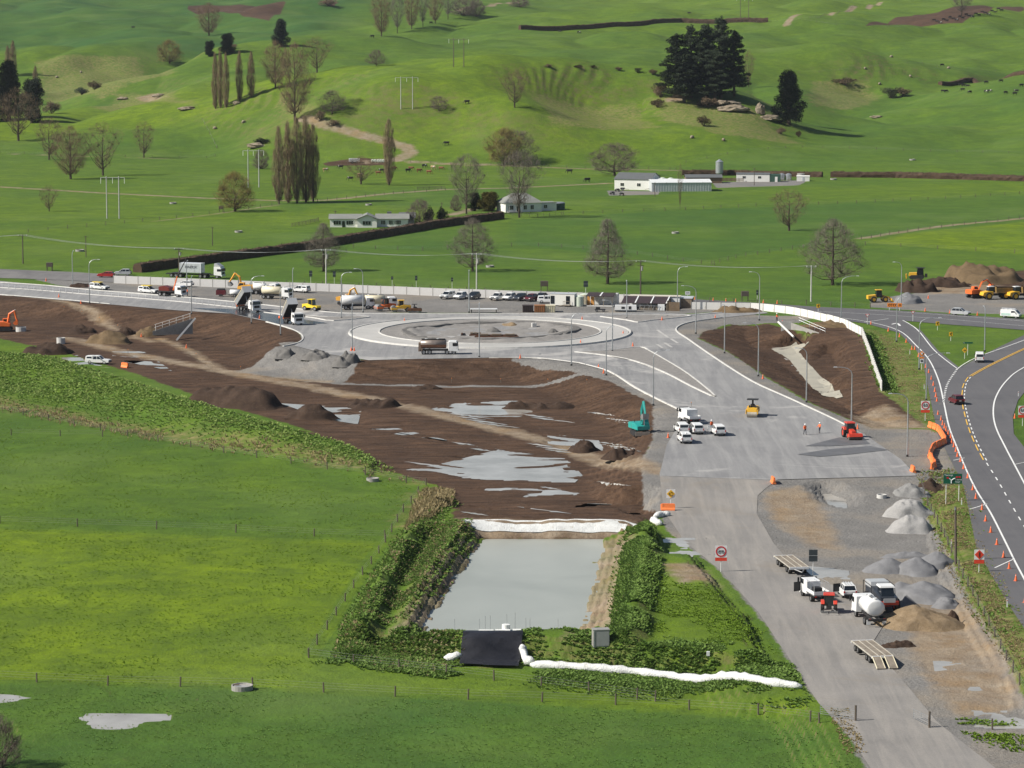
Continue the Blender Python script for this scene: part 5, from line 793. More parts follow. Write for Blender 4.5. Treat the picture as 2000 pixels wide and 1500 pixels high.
# ------------------------------------------------------------------ fences
M_FP = mat('fence_post_timber', (.11, .09, .07), .9); M_FWIRE = mat('fence_wire', (.30, .30, .29), .5, metal=.5); _fpm = MB().cyl((0, 0, -.3), (0, 0, 1.2), .10, .09, 6).mesh('fence_post', M_FP); _fps = MB().cyl((0, 0, -.2), (0, 0, 1.15), .05, n=5).mesh('fence_batten', M_FP)
def fence(label, pts, step, wire=True, rail=False, hs=1.0):
    line = [Vector(T(*q)[:2]) for q in pts]; o = thing('fence', label, 'fence', (*line[0], hz(*line[0]))); z0 = hz(*line[0]); ps = along(line, step)+[(line[-1], 0)]
    for i, (p, a) in enumerate(ps): c = link('post', _fpm if i % 2 == 0 or step > 4 else _fps, o); c.location = (p.x-line[0].x, p.y-line[0].y, hz(p.x, p.y)-z0); c.scale = (1, 1, hs*rnd.uniform(.9, 1.1)); c.rotation_euler = (rnd.uniform(-.05, .05), rnd.uniform(-.05, .05), 0)
    for h in ((.35, .65, .95, 1.15) if rail else (.5, .8, 1.1)) if wire else ():
        MB().tube([(p.x-line[0].x, p.y-line[0].y, hz(p.x, p.y)-z0+h) for p, a in ps], .05 if rail else .009, 3).build('rail' if rail else 'wire', M_FP if rail else M_FWIRE, o)
for a in [('post and wire fence running down left of the pond weeds', [(832, 948), (788, 1000), (735, 1090), (690, 1150), (640, 1228), (603, 1283)], 8.5), ('post and wire fence in front of the pond to the access road', [(603, 1285), (712, 1299), (820, 1311), (931, 1325), (1044, 1339), (1160, 1354), (1280, 1370)], 6.2), ('front paddock fence crossing the lower left field', [(-60, 1326), (98, 1334), (250, 1340), (400, 1342), (555, 1347), (697, 1356), (848, 1364), (987, 1368), (1150, 1374), (1315, 1384), (1404, 1389), (1515, 1401), (1600, 1412)], 8.3),
          ('fence along the rank grass below the leafy bank', [(-60, 792), (22, 806), (270, 856), (400, 878), (500, 894), (605, 912), (740, 936), (832, 948)], 9), ('short fence stub in the left field under the rank grass', [(22, 850), (64, 851), (108, 852), (200, 853)], 9), ('fence from the left edge across the upper left field', [(0, 1023), (180, 1030), (420, 1038), (620, 1048), (705, 1055), (752, 1052)], 12), ('fence slanting across the left paddock to the poplars', [(55, 454), (165, 444), (280, 433), (430, 417), (545, 400)], 9), ('fence along the near side of the farm track', [(620, 394), (700, 386), (780, 378), (870, 372)], 6),
          ('fence below the dairy sheds to the right edge', [(1100, 420), (1210, 415), (1330, 411), (1480, 403), (1575, 401), (1700, 396), (1850, 389), (2020, 378)], 8), ('fence beside the grass track up to the right edge', [(1390, 517), (1445, 503), (1570, 484), (1690, 467), (1780, 452), (1850, 444), (2020, 424)], 7), ('widely spaced fence across the lime green paddock', [(1690, 479), (1780, 484), (1850, 488), (2010, 496)], 12), ('fence between the two middle paddocks behind the trees', [(690, 484), (800, 490), (860, 490), (970, 481), (1070, 482), (1200, 492), (1340, 512), (1395, 518)], 8), ('fence along the paddock edge behind the long wall', [(560, 556), (700, 561), (900, 569), (1100, 577), (1340, 586)], 5),
          ('fence by the slip road under the largest bare tree', [(1340, 588), (1480, 594), (1600, 597), (1700, 602)], 6), ('fence line on the left flat below the rough bank', [(0, 300), (120, 304), (260, 308), (330, 309), (420, 306)], 12), ('fence on the hilltop beside the far track', [(1535, 46), (1600, 36), (1660, 20), (1715, 3)], 7), ('fence along the foot of the right hill', [(1340, 318), (1500, 292), (1590, 288), (1700, 292), (1850, 297), (2010, 300)], 12), ('fence over the back of the right hill', [(1560, 142), (1680, 136), (1760, 126), (1880, 134), (2000, 138)], 14), ('fence across the far top right field', [(1300, 45), (1500, 44), (1640, 50), (1850, 60), (2000, 50)], 16), ('fence on the far left hillside', [(130, 45), (250, 40), (380, 22), (480, 25)], 14), ('fence along the foot of the central hill', [(640, 318), (800, 318), (900, 322), (1000, 325), (1150, 330), (1320, 332)], 9),
          ('garden fence left of the bungalow', [(570, 443), (600, 438), (622, 432)], 2.6, True, True), ('timber stock rails beside the farm track', [(815, 371), (850, 370), (868, 370)], 2.4, True, True), ('front fence of the white farmhouse garden', [(985, 422), (1050, 424), (1100, 420)], 3), ('leaning fence along the ditch beside the highway', [(1800, 950), (1845, 1050), (1880, 1130), (1920, 1200), (1965, 1290), (2010, 1370)], 6, True, False, 1.1), ('short fence at the road gate corner', [(1815, 1422), (1882, 1424), (1948, 1426), (2040, 1430)], 6.5), ('fence on the slope left of the central hill', [(395, 235), (410, 262), (424, 290)], 9)]: fence(*a)
def gate(px, py, rz, label, L=4.2):
    p = T(px, py); o = thing('farm_gate', label, 'gate', p, rz)
    for h in (.2, .42, .64, .86, 1.1): MB().tube([(0, 0, h), (L, 0, h)], .025, 5).build('rail', M_GALV, o)
    for x in (0, L*.5, L): MB().tube([(x, 0, .15), (x, 0, 1.15)], .03, 5).build('upright', M_GALV, o)
    MB().cyl((-.12, 0, -.3), (-.12, 0, 1.7), .12, n=7).build('post', M_FP, o)
gate(1669, 1408, 2.5, 'open steel gate on the left side of the access road'); gate(1814, 1420, 1.9, 'open steel gate on the right side of the access road', 3.6); gate(1000, 368, .1, 'steel farm gate by the farm track', 4)
# ------------------------------------------------------------------ cones and water-filled barriers
M_CONE = mat('cone_orange', (.80, .16, .05), .5, .12, 3); M_CONEW = mat('cone_reflective_white', (.8, .8, .8), .4); M_CBASE = mat('cone_black_base', (.03, .03, .03), .7)
def cone_meshes():
    a = MB().cyl((0, 0, .05), (0, 0, .90), .19, .045, 12).mesh('cone_body', M_CONE); b = MB().box((0, 0, .03), (.48, .48, .06), taper=.9).mesh('cone_base', mat('cone_orange_base', (.5, .1, .04), .6)); c = MB().cyl((0, 0, .42), (0, 0, .60), .118, .094, 12).mesh('cone_band', M_CONEW); d = MB().cyl((0, 0, .68), (0, 0, .76), .081, .071, 12).mesh('cone_band', M_CONEW); return [('cone_body', a), ('base', b), ('reflective_band', c), ('reflective_band', d)]
_cm = cone_meshes()
def cone(px, py, label, group, s=1.0):
    p = T(px, py); o = thing('traffic_cone', label, 'traffic cone', (p.x, p.y, p.z+(.08 if near_road(p) else .0)), rnd.random(), group, s)
    for n_, me in _cm: link(n_, me, o)
def near_road(p):
    X, Y = np.array([p.x]), np.array([p.y]); return any(sdp(r, X, Y, 5)[0] > 0 for r in ROADS)
for i, (x, y) in enumerate([(2002, 1178), (1984, 1136), (1971, 1112), (1960, 1090), (1947, 1065), (1935, 1041), (1925, 1019), (1918, 997), (1906, 975), (1900, 958), (1890, 935), (1882, 917), (1876, 903), (1870, 893), (1867, 883), (1863, 874), (1859, 867), (1857, 857), (1852, 850), (1848, 843), (1845, 837), (1841, 831), (1838, 822), (1832, 811), (1830, 785), (1828, 776), (1826, 766), (1823, 754), (1819, 742), (1814, 729), (1808, 719), (1801, 709), (1794, 697), (1787, 683), (1781, 683), (1770, 669), (1757, 658), (1735, 647)]):
    cone(x, y, 'orange traffic cone, %s from the bottom of the shoulder row beside the highway' % ordn(i), 'cones along the highway shoulder')
for x, y, l in [(1982, 817, 'orange cone in the grass under the right speed sign'), (1701, 634, 'orange cone by the slip road wall bend'), (686, 686, 'left orange cone at the foot of the roundabout light pole'), (692, 686, 'right orange cone at the foot of the roundabout light pole'), (1016, 700, 'orange cone on the near kerb of the roundabout'), (1137, 626, 'orange cone on the far truck apron'), (1217, 654, 'orange cone on the right edge of the truck apron'), (1134, 672, 'orange cone on the near truck apron'), (790, 629, 'orange cone on the inner apron kerb at left'), (1236, 677, 'orange cone at the far tip of the large splitter island'), (1169, 719, 'orange cone on the lower leg kerb'), (1179, 729, 'second orange cone on the lower leg kerb'), (1397, 622, 'orange cone on the kerb above the right cutting'), (507, 623, 'orange cone at the fresh seal edge'), (364, 680, 'orange cone beside the left haul path bend'), (276, 658, 'orange cone at the foot of the left culvert'), (1305, 855, 'orange cone by the teal excavator'), (1675, 838, 'orange cone right of the sweeper tractor'), (1490, 740, 'orange cone at the foot of the third kerb light'), (1357, 586, 'orange cone behind the shelters on the back road'), (1393, 588, 'second orange cone on the back road'), (1418, 589, 'third orange cone on the back road'), (1437, 590, 'fourth orange cone on the back road'), (1491, 592, 'fifth orange cone on the back road'), (1518, 593, 'sixth orange cone on the back road'), (1855, 612, 'orange cone left of the silver car'), (1909, 616, 'orange cone right of the silver car'), (1807, 608, 'orange cone near the arrow board'), (90, 549, 'left orange cone on the side road'), (115, 581, 'orange cone at the soil edge of the new road'), (158, 593, 'tipped cone near the left street light'), (1293, 626, 'orange cone at the point of far splitter island'), (1813, 583, 'orange cone on the gravel by the dirt yard')]: cone(x, y, l, 'cones about the site')
M_BAR = mat('barrier_orange', (.85, .22, .06), .5, .12, 1.5, dirt=.08)
def barrier_meshes():
    pf = [(-.30, 0), (.30, 0), (.30, .18), (.17, .42), (.13, .98), (-.13, .98), (-.17, .42), (-.30, .18)]; mb = MB(); V = [(x, y, z) for y in (-1.0, 1.0) for x, z in pf]; n = len(pf); mb.add(V, [(i, (i+1) % n, n+(i+1) % n, n+i) for i in range(n)]+[tuple(range(n)), tuple(range(2*n-1, n-1, -1))]); a = mb.mesh('barrier_shell', M_BAR)
    b = MB().box((0, 0, 1.0), (.2, 1.7, .06)).mesh('top_rib', M_BAR); c = MB().cyl((0, 1.0, .1), (0, 1.0, .95), .11, n=8).mesh('hinge_lug', M_BAR); d = MB().box((0, -.95, .55), (.32, .18, .3)).mesh('lug_pocket', M_BAR); return [('barrier_shell', a), ('top_rib', b), ('hinge_lug', c), ('lug_pocket', d)]
_bm = barrier_meshes()
def barrier(px, py, rz, label, group=None):
    p = T(px, py); o = thing('water_barrier', label, 'barrier', (p.x, p.y, p.z+(.08 if near_road(p) else .02)), rz, group)
    for n_, me in _bm: link(n_, me, o)
    return o
chain = [(1818, 836), (1832, 842), (1838, 850), (1843, 858), (1846, 866), (1834, 872), (1822, 878), (1818, 886), (1815, 893), (1819, 899), (1822, 906), (1826, 912), (1817, 918)]
for i, (q, a) in enumerate(along(smooth_line([tuple(T(*c)[:2]) for c in chain], 4), 2.3)[:29]):
    o = barrier(1820, 880, a-math.pi/2, 'orange plastic barrier, %s from the far end of the curved line' % ordn(i), 'curved line of orange barriers'); o.location = (q.x, q.y, hz(q.x, q.y)+.05)
barrier(1783, 922, .1, 'single orange barrier left of the curved barrier line'); barrier(1510, 944, .1, 'lone orange barrier on the gravel at the yard entrance'); barrier(1305, 997, 1.5, 'orange barrier under the yellow roundabout sign'); barrier(244, 718, .8, 'orange barrier in the mud by the white ute at left')
# ------------------------------------------------------------------ vehicles
def paintm(name, c, rough=.3): return mat(name, c, rough, .06, .8, spec=.5, dirt=.10, dirtcol=tuple(x*.5+.05 for x in c))
VW = paintm('white_paint', (.74, .74, .73)); VS = paintm('silver_paint', (.42, .43, .44)); VR = paintm('red_paint', (.34, .022, .02)); VDR = paintm('dark_red_paint', (.10, .012, .018)); VB = paintm('dark_blue_grey_paint', (.03, .035, .045)); VK = paintm('black_paint', (.015, .015, .017)); VY = paintm('machine_yellow', (.72, .40, .03), .45); VO = paintm('machine_orange', (.72, .15, .03), .45); VT = paintm('machine_teal', (.02, .30, .27), .4); VYO = paintm('amber_yellow', (.68, .34, .04), .45); VTR = paintm('tractor_red', (.55, .05, .025), .4); VCR = paintm('cream_paint', (.68, .62, .45), .5)
GL = mat('vehicle_glass', (.012, .016, .02), .08, .1, 1, spec=.7); TY = mat('tyre_rubber', (.018, .018, .018), .9, .2, 2, dirt=.15); RIM = mat('wheel_rim', (.35, .35, .36), .4, .15, 3, metal=.6); DK = mat('dark_chassis', (.02, .02, .022), .7, .2, 1.5, dirt=.15); RL = mat('tail_lamp', (.42, .02, .015), .35); HL = mat('head_lamp', (.75, .76, .74), .2); STL = mat('bare_steel', (.30, .30, .30), .5, .2, 1.5, metal=.6); TIM = mat('deck_timber', (.23, .195, .155), .9, .3, 1.2, dirt=.2); ALU = mat('aluminium', (.55, .56, .57), .35, .1, 1, metal=.7)
_wc = {}
def wheel(o, x, y, r, w, rim=None, name='wheel'):
    k = (round(r, 3), round(w, 3), rim.name if rim else '')
    if k not in _wc:
        a = MB(); n = 16; pr = [(-w/2, r*.62), (-w/2, r*.93), (-w*.32, r), (w*.32, r), (w/2, r*.93), (w/2, r*.62)]; V = [(rr*math.cos(6.2832*i/n), yy, rr*math.sin(6.2832*i/n)) for yy, rr in pr for i in range(n)]; a.add(V, [(q*n+i, q*n+(i+1) % n, (q+1)*n+(i+1) % n, (q+1)*n+i) for q in range(5) for i in range(n)]); b = MB().cyl((0, -w*.42, 0), (0, w*.42, 0), r*.64, n=14); b.cyl((0, -w*.5, 0), (0, w*.5, 0), r*.2, n=8); _wc[k] = (a.mesh('tyre', TY), b.mesh('rim', rim or RIM))
    t = link(name, _wc[k][0], o); t.location = (x, y, r); c = link('rim', _wc[k][1], t); return t
def wheels(o, xs, ty, r, w, rim=None):
    for x in xs:
        for s in (-1, 1): wheel(o, x, s*ty, r, w, rim)
def veh(name, label, cat, px, py, ang, group=None, s=1.0, dz=None):
    p = T(px, py); return thing(name, label, cat, (p.x, p.y, p.z+((.08 if near_road(p) else .05) if dz is None else dz)), R(ang), group, s)
def pill(o, pts, m, w=.09):                            # window pillars
    for a, b in pts: MB().tube([a, b], w*.5, 4).build('pillar', m, o)
def ute(px, py, ang, label, m=VW, canopy=True, board=False, door=False, group='white utes and pickups', s=1.0):
    o = veh('pickup_truck', label, 'pickup', px, py, ang, group, s)
    MB().prof([(-2.62, .5), (-2.64, 1.02), (-1.0, 1.02), (1.1, 1.05), (2.3, .97), (2.6, .82), (2.64, .45), (2.1, .38), (-2.2, .42)], 1.86, ch=.07).build('body', m, o); MB().prof([(-.95, 1.0), (-.82, 1.66), (.3, 1.70), (1.12, 1.02)], 1.72, ch=.05, top=.84).build('window', GL, o); MB().prof([(-.88, 1.66), (-.8, 1.76), (.22, 1.78), (.4, 1.68)], 1.5, ch=.05, top=.95).build('roof', m, o)
    for y in (-.80, .80): pill(o, [((-.93, y*1.05, 1.02), (-.84, y*.92, 1.68)), ((.0, y*1.05, 1.02), (-.05, y*.92, 1.7)), ((1.1, y*1.05, 1.04), (.32, y*.92, 1.7))], m)
    if canopy: MB().prof([(-2.58, 1.0), (-2.46, 1.70), (-1.02, 1.76), (-.98, 1.0)], 1.74, ch=.05, top=.88).build('canopy', m, o); MB().prof([(-2.3, 1.22), (-2.25, 1.55), (-1.2, 1.58), (-1.15, 1.22)], 1.76, ch=.02, top=.92).build('canopy_window', GL, o); MB().box((-2.545, 0, 1.38), (.05, 1.35, .42), ry=.16).build('rear_window', GL, o)
    else: MB().box((-1.82, 0, 1.0), (1.5, 1.6, .12)).build('tray_bed', DK, o); MB().box((-2.6, 0, .85), (.06, 1.6, .45)).build('tailgate', m, o)
    MB().box((2.6, 0, .55), (.14, 1.7, .24)).build('front_bumper', DK, o); MB().box((-2.66, 0, .52), (.14, 1.7, .18)).build('rear_bumper', STL, o); MB().box((2.58, 0, .82), (.08, .9, .18)).build('grille', DK, o)
    for y in (-.72, .72): MB().box((2.5, y, .84), (.2, .3, .15)).build('headlight', HL, o); MB().box((-2.64, y*1.14, .9), (.06, .15, .34)).build('tail_light', RL, o); MB().box((1.0, y*1.42, 1.1), (.14, .2, .16)).build('mirror', DK, o)
    MB().box((-2.665, 0, .72), (.03, .42, .12)).build('number_plate', HL, o)
    if board: MB().box((-.5, 0, 1.92), (2.6, 1.3, .12)).build('roof_board', paintm('board_yellow', (.75, .55, .06)), o); MB().box((-.5, 0, 1.82), (1.6, 1.1, .08)).build('roof_rack', DK, o)
    if door: MB().box((.45, 1.25, .95), (.08, .95, .95), rz=.2).build('open_door', m, o)
    wheels(o, (-1.6, 1.62), .80, .39, .27); return o
def car(px, py, ang, label, m, name='car', cat='car', suv=True, group=None, s=1.0):
    o = veh(name, label, cat, px, py, ang, group, s); H = 1.7 if suv else 1.5
    MB().prof([(-2.2, .45), (-2.25, 1.0), (-1.9, 1.08), (.95, 1.05), (1.95, .93), (2.2, .72), (2.22, .42), (1.8, .32), (-1.8, .32)], 1.82, ch=.09).build('body', m, o); MB().prof([(-2.05, 1.04), (-1.7, H-.08), (.1, H-.04), (1.0, 1.03)], 1.66, ch=.05, top=.8).build('window', GL, o); MB().prof([(-1.75, H-.1), (-1.6, H), (0, H+.02), (.2, H-.08)], 1.36, ch=.06, top=.95).build('roof', m, o)
    for y in (-.80, .80): pill(o, [((-2.0, y, 1.05), (-1.68, y*.84, H-.06)), ((-.9, y*1.03, 1.05), (-.85, y*.85, H-.04)), ((.0, y*1.03, 1.05), (-.1, y*.85, H-.04)), ((.98, y*1.03, 1.04), (.12, y*.84, H-.05))], m)
    MB().box((2.2, 0, .5), (.1, 1.6, .22)).build('front_bumper', DK, o); MB().box((-2.22, 0, .5), (.1, 1.6, .2)).build('rear_bumper', DK, o); MB().box((-2.27, 0, .78), (.03, .42, .12)).build('number_plate', HL, o)
    for y in (-.68, .68): MB().box((2.08, y, .8), (.2, .34, .14)).build('headlight', HL, o); MB().box((-2.22, y*1.12, .9), (.08, .2, .26)).build('tail_light', RL, o); MB().box((.85, y*1.42, 1.08), (.12, .18, .13)).build('mirror', m, o)
    wheels(o, (-1.32, 1.35), .78, .34, .23); return o
def van(px, py, ang, label, m=VW, rack=False, stripe=None):
    o = veh('van', label, 'van', px, py, ang); MB().prof([(-2.3, .42), (-2.32, 1.2), (-2.2, 1.9), (-1.9, 1.98), (.9, 1.96), (1.3, 1.8), (2.0, 1.12), (2.3, .95), (2.35, .4)], 1.75, ch=.09, top=.88, zt=1.0).build('body', m, o)
    MB().box((-2.285, 0, 1.5), (.06, 1.35, .52), ry=.1).build('rear_window', GL, o); MB().box((1.66, 0, 1.5), (.05, 1.45, .85), ry=-.82).build('windscreen', GL, o)
    for y in (-.84, .84):
        MB().prof([(.35, 1.15), (.35, 1.66), (1.15, 1.66), (1.62, 1.15)], .05, y0=y*.965, ch=.01).build('side_window', GL, o); MB().box((-2.3, y*.9, 1.0), (.06, .14, .45)).build('tail_light', RL, o); MB().box((2.25, y*.8, .88), (.14, .3, .16)).build('headlight', HL, o); MB().box((1.45, y*1.18, 1.25), (.12, .2, .22)).build('mirror', DK, o)
        if stripe: MB().box((-.9, y*1.045, .85), (2.2, .02, .5)).build('side_stripe', stripe, o)
    MB().box((-2.33, 0, .48), (.1, 1.6, .2)).build('rear_bumper', DK, o); MB().box((2.33, 0, .5), (.1, 1.6, .2)).build('front_bumper', DK, o); MB().box((-2.335, 0, .95), (.03, .42, .12)).build('number_plate', HL, o)
    if rack:
        for x in (-1.7, -.6, .5): MB().box((x, 0, 2.04), (.08, 1.5, .08)).build('rack_bar', STL, o)
        for y in (-.4, 0, .4): MB().cyl((-2.2, y, 2.14), (1.1, y, 2.14), .06, n=6).build('ladder_rail', ALU, o)
    wheels(o, (-1.4, 1.5), .76, .34, .22); return o
def cab(o, x, m=VW, W=2.4, H=2.75, z0=.75, L=2.0, lights=True):          # flat-fronted truck cab, front face at x+L/2
    f, b = x+L/2, x-L/2; MB().prof([(b, z0), (b, H-.1), (b+.2, H), (f-.35, H), (f-.08, H-.5), (f, z0+1.0), (f, z0-.15)], W, ch=.08, top=.95, zt=1.4).build('cab', m, o)
    MB().box((f+.0, 0, z0+1.42), (.05, W*.86, .72), ry=-.12).build('windscreen', GL, o); MB().box((f+.03, 0, z0+.55), (.06, W*.6, .55)).build('grille', DK, o); MB().box((f, 0, z0-.08), (.25, W, .36)).build('bumper', m if m is not VW else VW, o)
    for y in (-1, 1):
        MB().box((x+L*.16, y*(W/2-.015), z0+1.35), (L*.46, .05, .62)).build('side_window', GL, o); MB().box((f+.04, y*W*.38, z0+.1), (.08, .34, .2)).build('headlight', HL, o); MB().box((f-.1, y*(W/2+.2), z0+1.35), (.12, .22, .6)).build('mirror', DK, o)
def chassis(o, x0, x1, xs, r=.5, ty=.95, z=.85, dual=()):
    for y in (-.4, .4): MB().box(((x0+x1)/2, y, z), (x1-x0, .14, .28)).build('chassis_rail', DK, o)
    for x in xs:
        MB().cyl((x, -ty, r), (x, ty, r), .09, n=6).build('axle', DK, o)
        for s in (-1, 1): wheel(o, x, s*ty, r, .52 if x in dual else .32)
def tipper(px, py, ang, label, up=42):
    o = veh('tipper_truck', label, 'truck', px, py, ang, 'tipper trucks'); chassis(o, -3.6, 3.4, (2.4, -1.6, -2.9), dual=(-1.6, -2.9)); cab(o, 2.75)
    t = bpy.data.objects.new('tipping_tray', None); piv = Vector((-3.7, 0, 1.15)); a = R(up); c = math.cos(a); s_ = math.sin(a)
    def tr(p): return (piv.x+p[0]*c-p[2]*s_, p[1], piv.z+p[0]*s_+p[2]*c)
    def bx(name, x0, x1, y0, y1, z0, z1, m): MB().add([tr(q) for q in ((x0, y0, z0), (x1, y0, z0), (x1, y1, z0), (x0, y1, z0), (x0, y0, z1), (x1, y0, z1), (x1, y1, z1), (x0, y1, z1))], [(0, 3, 2, 1), (4, 5, 6, 7), (0, 1, 5, 4), (1, 2, 6, 5), (2, 3, 7, 6), (3, 0, 4, 7)]).build(name, m, o)
    bx('tray_floor', 0, 4.9, -1.15, 1.15, 0, .12, DK); bx('tray_side', 0, 4.9, -1.22, -1.13, 0, 1.25, ALU); bx('tray_side', 0, 4.9, 1.13, 1.22, 0, 1.25, ALU); bx('tray_headboard', 4.8, 4.92, -1.2, 1.2, 0, 1.75, VS); bx('tailgate', -.08, .0, -1.18, 1.18, .1, 1.2, VYO); bx('tray_rim', 0, 4.9, -1.27, -1.2, 1.15, 1.3, VCR); bx('mud_flap', -.3, -.1, -1.1, 1.1, -.3, .05, VO)
    bpy.data.objects.remove(t); MB().tube([(.2, 0, 1.0), tr((3.2, 0, .0))], .12, 7).build('hoist_ram', STL, o); return o
def tanker(px, py, ang, label, m=VW, tm=VW, L=4.6, r=1.0, oval=1.0, xs=(2.6, -1.7, -3.0), dark=False, cabin=True, name='tanker_truck'):
    o = veh(name, label, 'truck', px, py, ang, 'tanker trucks'); chassis(o, -3.9, 3.4, xs, dual=tuple(x for x in xs if x < 0))
    if cabin: cab(o, 2.9, m)
    zc = 1.15+r*oval; n = 18; V = []; prf = [(-L/2-.12, .0), (-L/2-.1, .72), (-L/2, 1), (L/2, 1), (L/2+.1, .72), (L/2+.12, .0)]
    for x, k in prf: V += [(x-1.2, r*k*math.cos(6.2832*i/n)*1.08, zc+r*k*oval*math.sin(6.2832*i/n)) for i in range(n)]
    MB().add(V, [(q*n+i, q*n+(i+1) % n, (q+1)*n+(i+1) % n, (q+1)*n+i) for q in range(5) for i in range(n)]).build('tank', tm, o, smooth=True)
    for x in (-2.6, -.2): MB().cyl((x-.1, 0, zc+r*oval-.05), (x-.1, 0, zc+r*oval+.18), .28, n=10).build('manhole', m, o)
    MB().box((-1.2, 0, zc+r*oval+.04), (L*.9, .5, .05)).build('walkway', STL, o); MB().box((-3.95, 0, .9), (.25, 2.3, .25)).build('rear_bar', DK, o)
    for y in (-.9, .9): MB().box((-3.98, y, .95), (.1, .25, .18)).build('tail_light', RL, o); MB().box((-3.6, y*1.08, .55), (.08, .5, .6)).build('mud_flap', VW if not dark else DK, o)
    if dark:
        MB().box((-1.2, 0, zc-.35), (L+.1, 2.25, .5)).build('side_skirt', M_RUST, o); MB().box((-3.9, 0, 1.5), (.9, 2.3, 1.7), taper=.85).build('spreader_hopper', mat('dusty_brown_steel', (.16, .11, .08), .8), o); MB().box((-1.2, 0, zc+r*oval+.06), (L*.95, .9, .14)).build('hatch_cover', DK, o)
    return o
def excavator(px, py, ang, label, m, boom=((1.0, 2.0), (3.6, 4.6), (5.6, 2.6), (5.2, 1.2)), s=1.0, swing=0, tm=DK, blade=False):
    o = veh('excavator', label, 'excavator', px, py, ang, None, s)
    for y in (-1.1, 1.1): MB().prof([(-1.9, .35), (-1.7, .85), (1.7, .85), (1.95, .35), (1.6, .02), (-1.6, .02)], .55, y0=y, ch=.04).build('track', tm, o)
    MB().cyl((0, 0, .7), (0, 0, 1.1), .8, n=14).build('turntable', DK, o); M = Matrix.Rotation(R(swing), 4, 'Z'); u = bpy.data.objects.new('upper_frame', MB().prof([(-2.3, 1.1), (-2.35, 2.0), (-1.9, 2.15), (.2, 2.1), (1.5, 1.7), (1.5, 1.05)], 2.4, ch=.08).mesh('upper_frame', m)); COL.objects.link(u); u.parent = o; u.rotation_euler[2] = R(swing)
    MB().prof([(-.3, 1.1), (-.3, 2.75), (.9, 2.75), (1.35, 1.9), (1.4, 1.1)], .95, y0=.68, ch=.05).build('cab', m, u); MB().prof([(-.15, 1.7), (-.15, 2.6), (.85, 2.6), (1.25, 1.9), (1.3, 1.6)], .99, y0=.68, ch=.02).build('cab_window', GL, u); MB().box((-1.9, 0, 1.55), (.8, 2.35, .8)).build('counterweight', m, u); MB().cyl((-1.2, -.5, 2.1), (-1.2, -.5, 2.5), .07, n=6).build('exhaust', DK, u)
    B = [Vector((x, -.1, z)) for x, z in boom]; mid = B[0].lerp(B[1], .5)+Vector((-.35, 0, .55)); MB().tube([B[0], mid, B[1]], [.24, .28, .18], 4).build('boom', m, u); MB().tube([B[1], B[2]], [.28, .18], 4).build('dipper_arm', m, u); MB().tube([B[0]+Vector((.4, .3, -.2)), mid+Vector((.2, .3, -.1))], .08, 6).build('boom_ram', STL, u); MB().tube([mid+Vector((.3, 0, .45)), B[1]+Vector((.3, 0, .25))], .07, 6).build('arm_ram', STL, u)
    d = (B[3]-B[2]); MB().add([tuple(B[2]+Vector((x, y, z))) for y in (-.55, .55) for x, z in ((.25, .1), (.2, -.9), (-.45, -1.0), (-.9, -.55), (-.3, .05))], [(0, 1, 2, 3, 4), (9, 8, 7, 6, 5), (0, 5, 6, 1), (1, 6, 7, 2), (2, 7, 8, 3), (4, 3, 8, 9)]).build('bucket', STL if m is not VO else m, u)
    if blade: MB().box((2.15, 0, .45), (.12, 2.6, .7)).build('dozer_blade', mat('worn_blade_steel', (.36, .32, .27), .6, .2, 1, metal=.4), o); MB().box((1.6, 0, .4), (1.0, .9, .15)).build('blade_arm', m, o)
    return o
def roller(px, py, ang, label, m, kind='tandem', canopy=DK, s=1.0, drum=STL):
    o = veh('road_roller', label, 'roller', px, py, ang, 'road rollers', s)
    if kind == 'tandem':
        for x in (-1.7, 1.7): MB().cyl((x, -.85, .65), (x, .85, .65), .65, n=22).build('drum', drum, o); [MB().prof([(x-.75, .6), (x-.6, 1.35), (x+.6, 1.35), (x+.75, .6)], .12, y0=y, ch=.02).build('drum_fork', m, o) for y in (-.98, .98)]
        MB().prof([(-2.3, .95), (-2.2, 1.5), (2.2, 1.5), (2.3, .95), (.5, .6), (-.5, .6)], 1.7, ch=.06).build('body', m, o); MB().box((0, 0, 1.75), (.9, .7, .5)).build('seat_console', DK, o); MB().tube([(-.1, 0, 1.6), (-.1, 0, 2.75)], .17, 6).build('canopy_post', DK, o); MB().box((0, 0, 2.82), (1.7, 1.9, .09)).build('canopy', canopy, o); [MB().box((.6, y, 1.7), (.35, .3, .35), taper=.7).build('seat', DK, o) for y in (-.5, .5)]
    else:
        for y in (-.72, -.24, .24, .72): wheel(o, 1.5, y, .55, .42); wheel(o, -1.5, y, .55, .42)
        if kind == 'single': MB().cyl((1.7, -1.0, .72), (1.7, 1.0, .72), .72, n=22).build('drum', drum, o); MB().prof([(.9, .55), (.9, .95), (2.4, .95), (2.4, .55)], 2.3, ch=.03).build('drum_frame', m, o)
        MB().prof([(-2.3, .7), (-2.3, 1.5), (-.6, 1.65), (.7, 1.3), (2.1, 1.2), (2.2, .8)], 1.7, ch=.07).build('body', m, o); MB().prof([(-.6, 1.5), (-.5, 2.6), (.5, 2.6), (.7, 1.4)], 1.4, ch=.04, top=.92).build('cab_window', GL, o); MB().box((-.03, 0, 2.68), (1.5, 1.6, .12)).build('cab_roof', canopy, o)
        for x, y in ((-.58, -.68), (-.58, .68), (.58, -.68), (.58, .68)): MB().tube([(x, y, 1.4), (x*.88, y*.95, 2.65)], .05, 4).build('pillar', m, o)
    return o
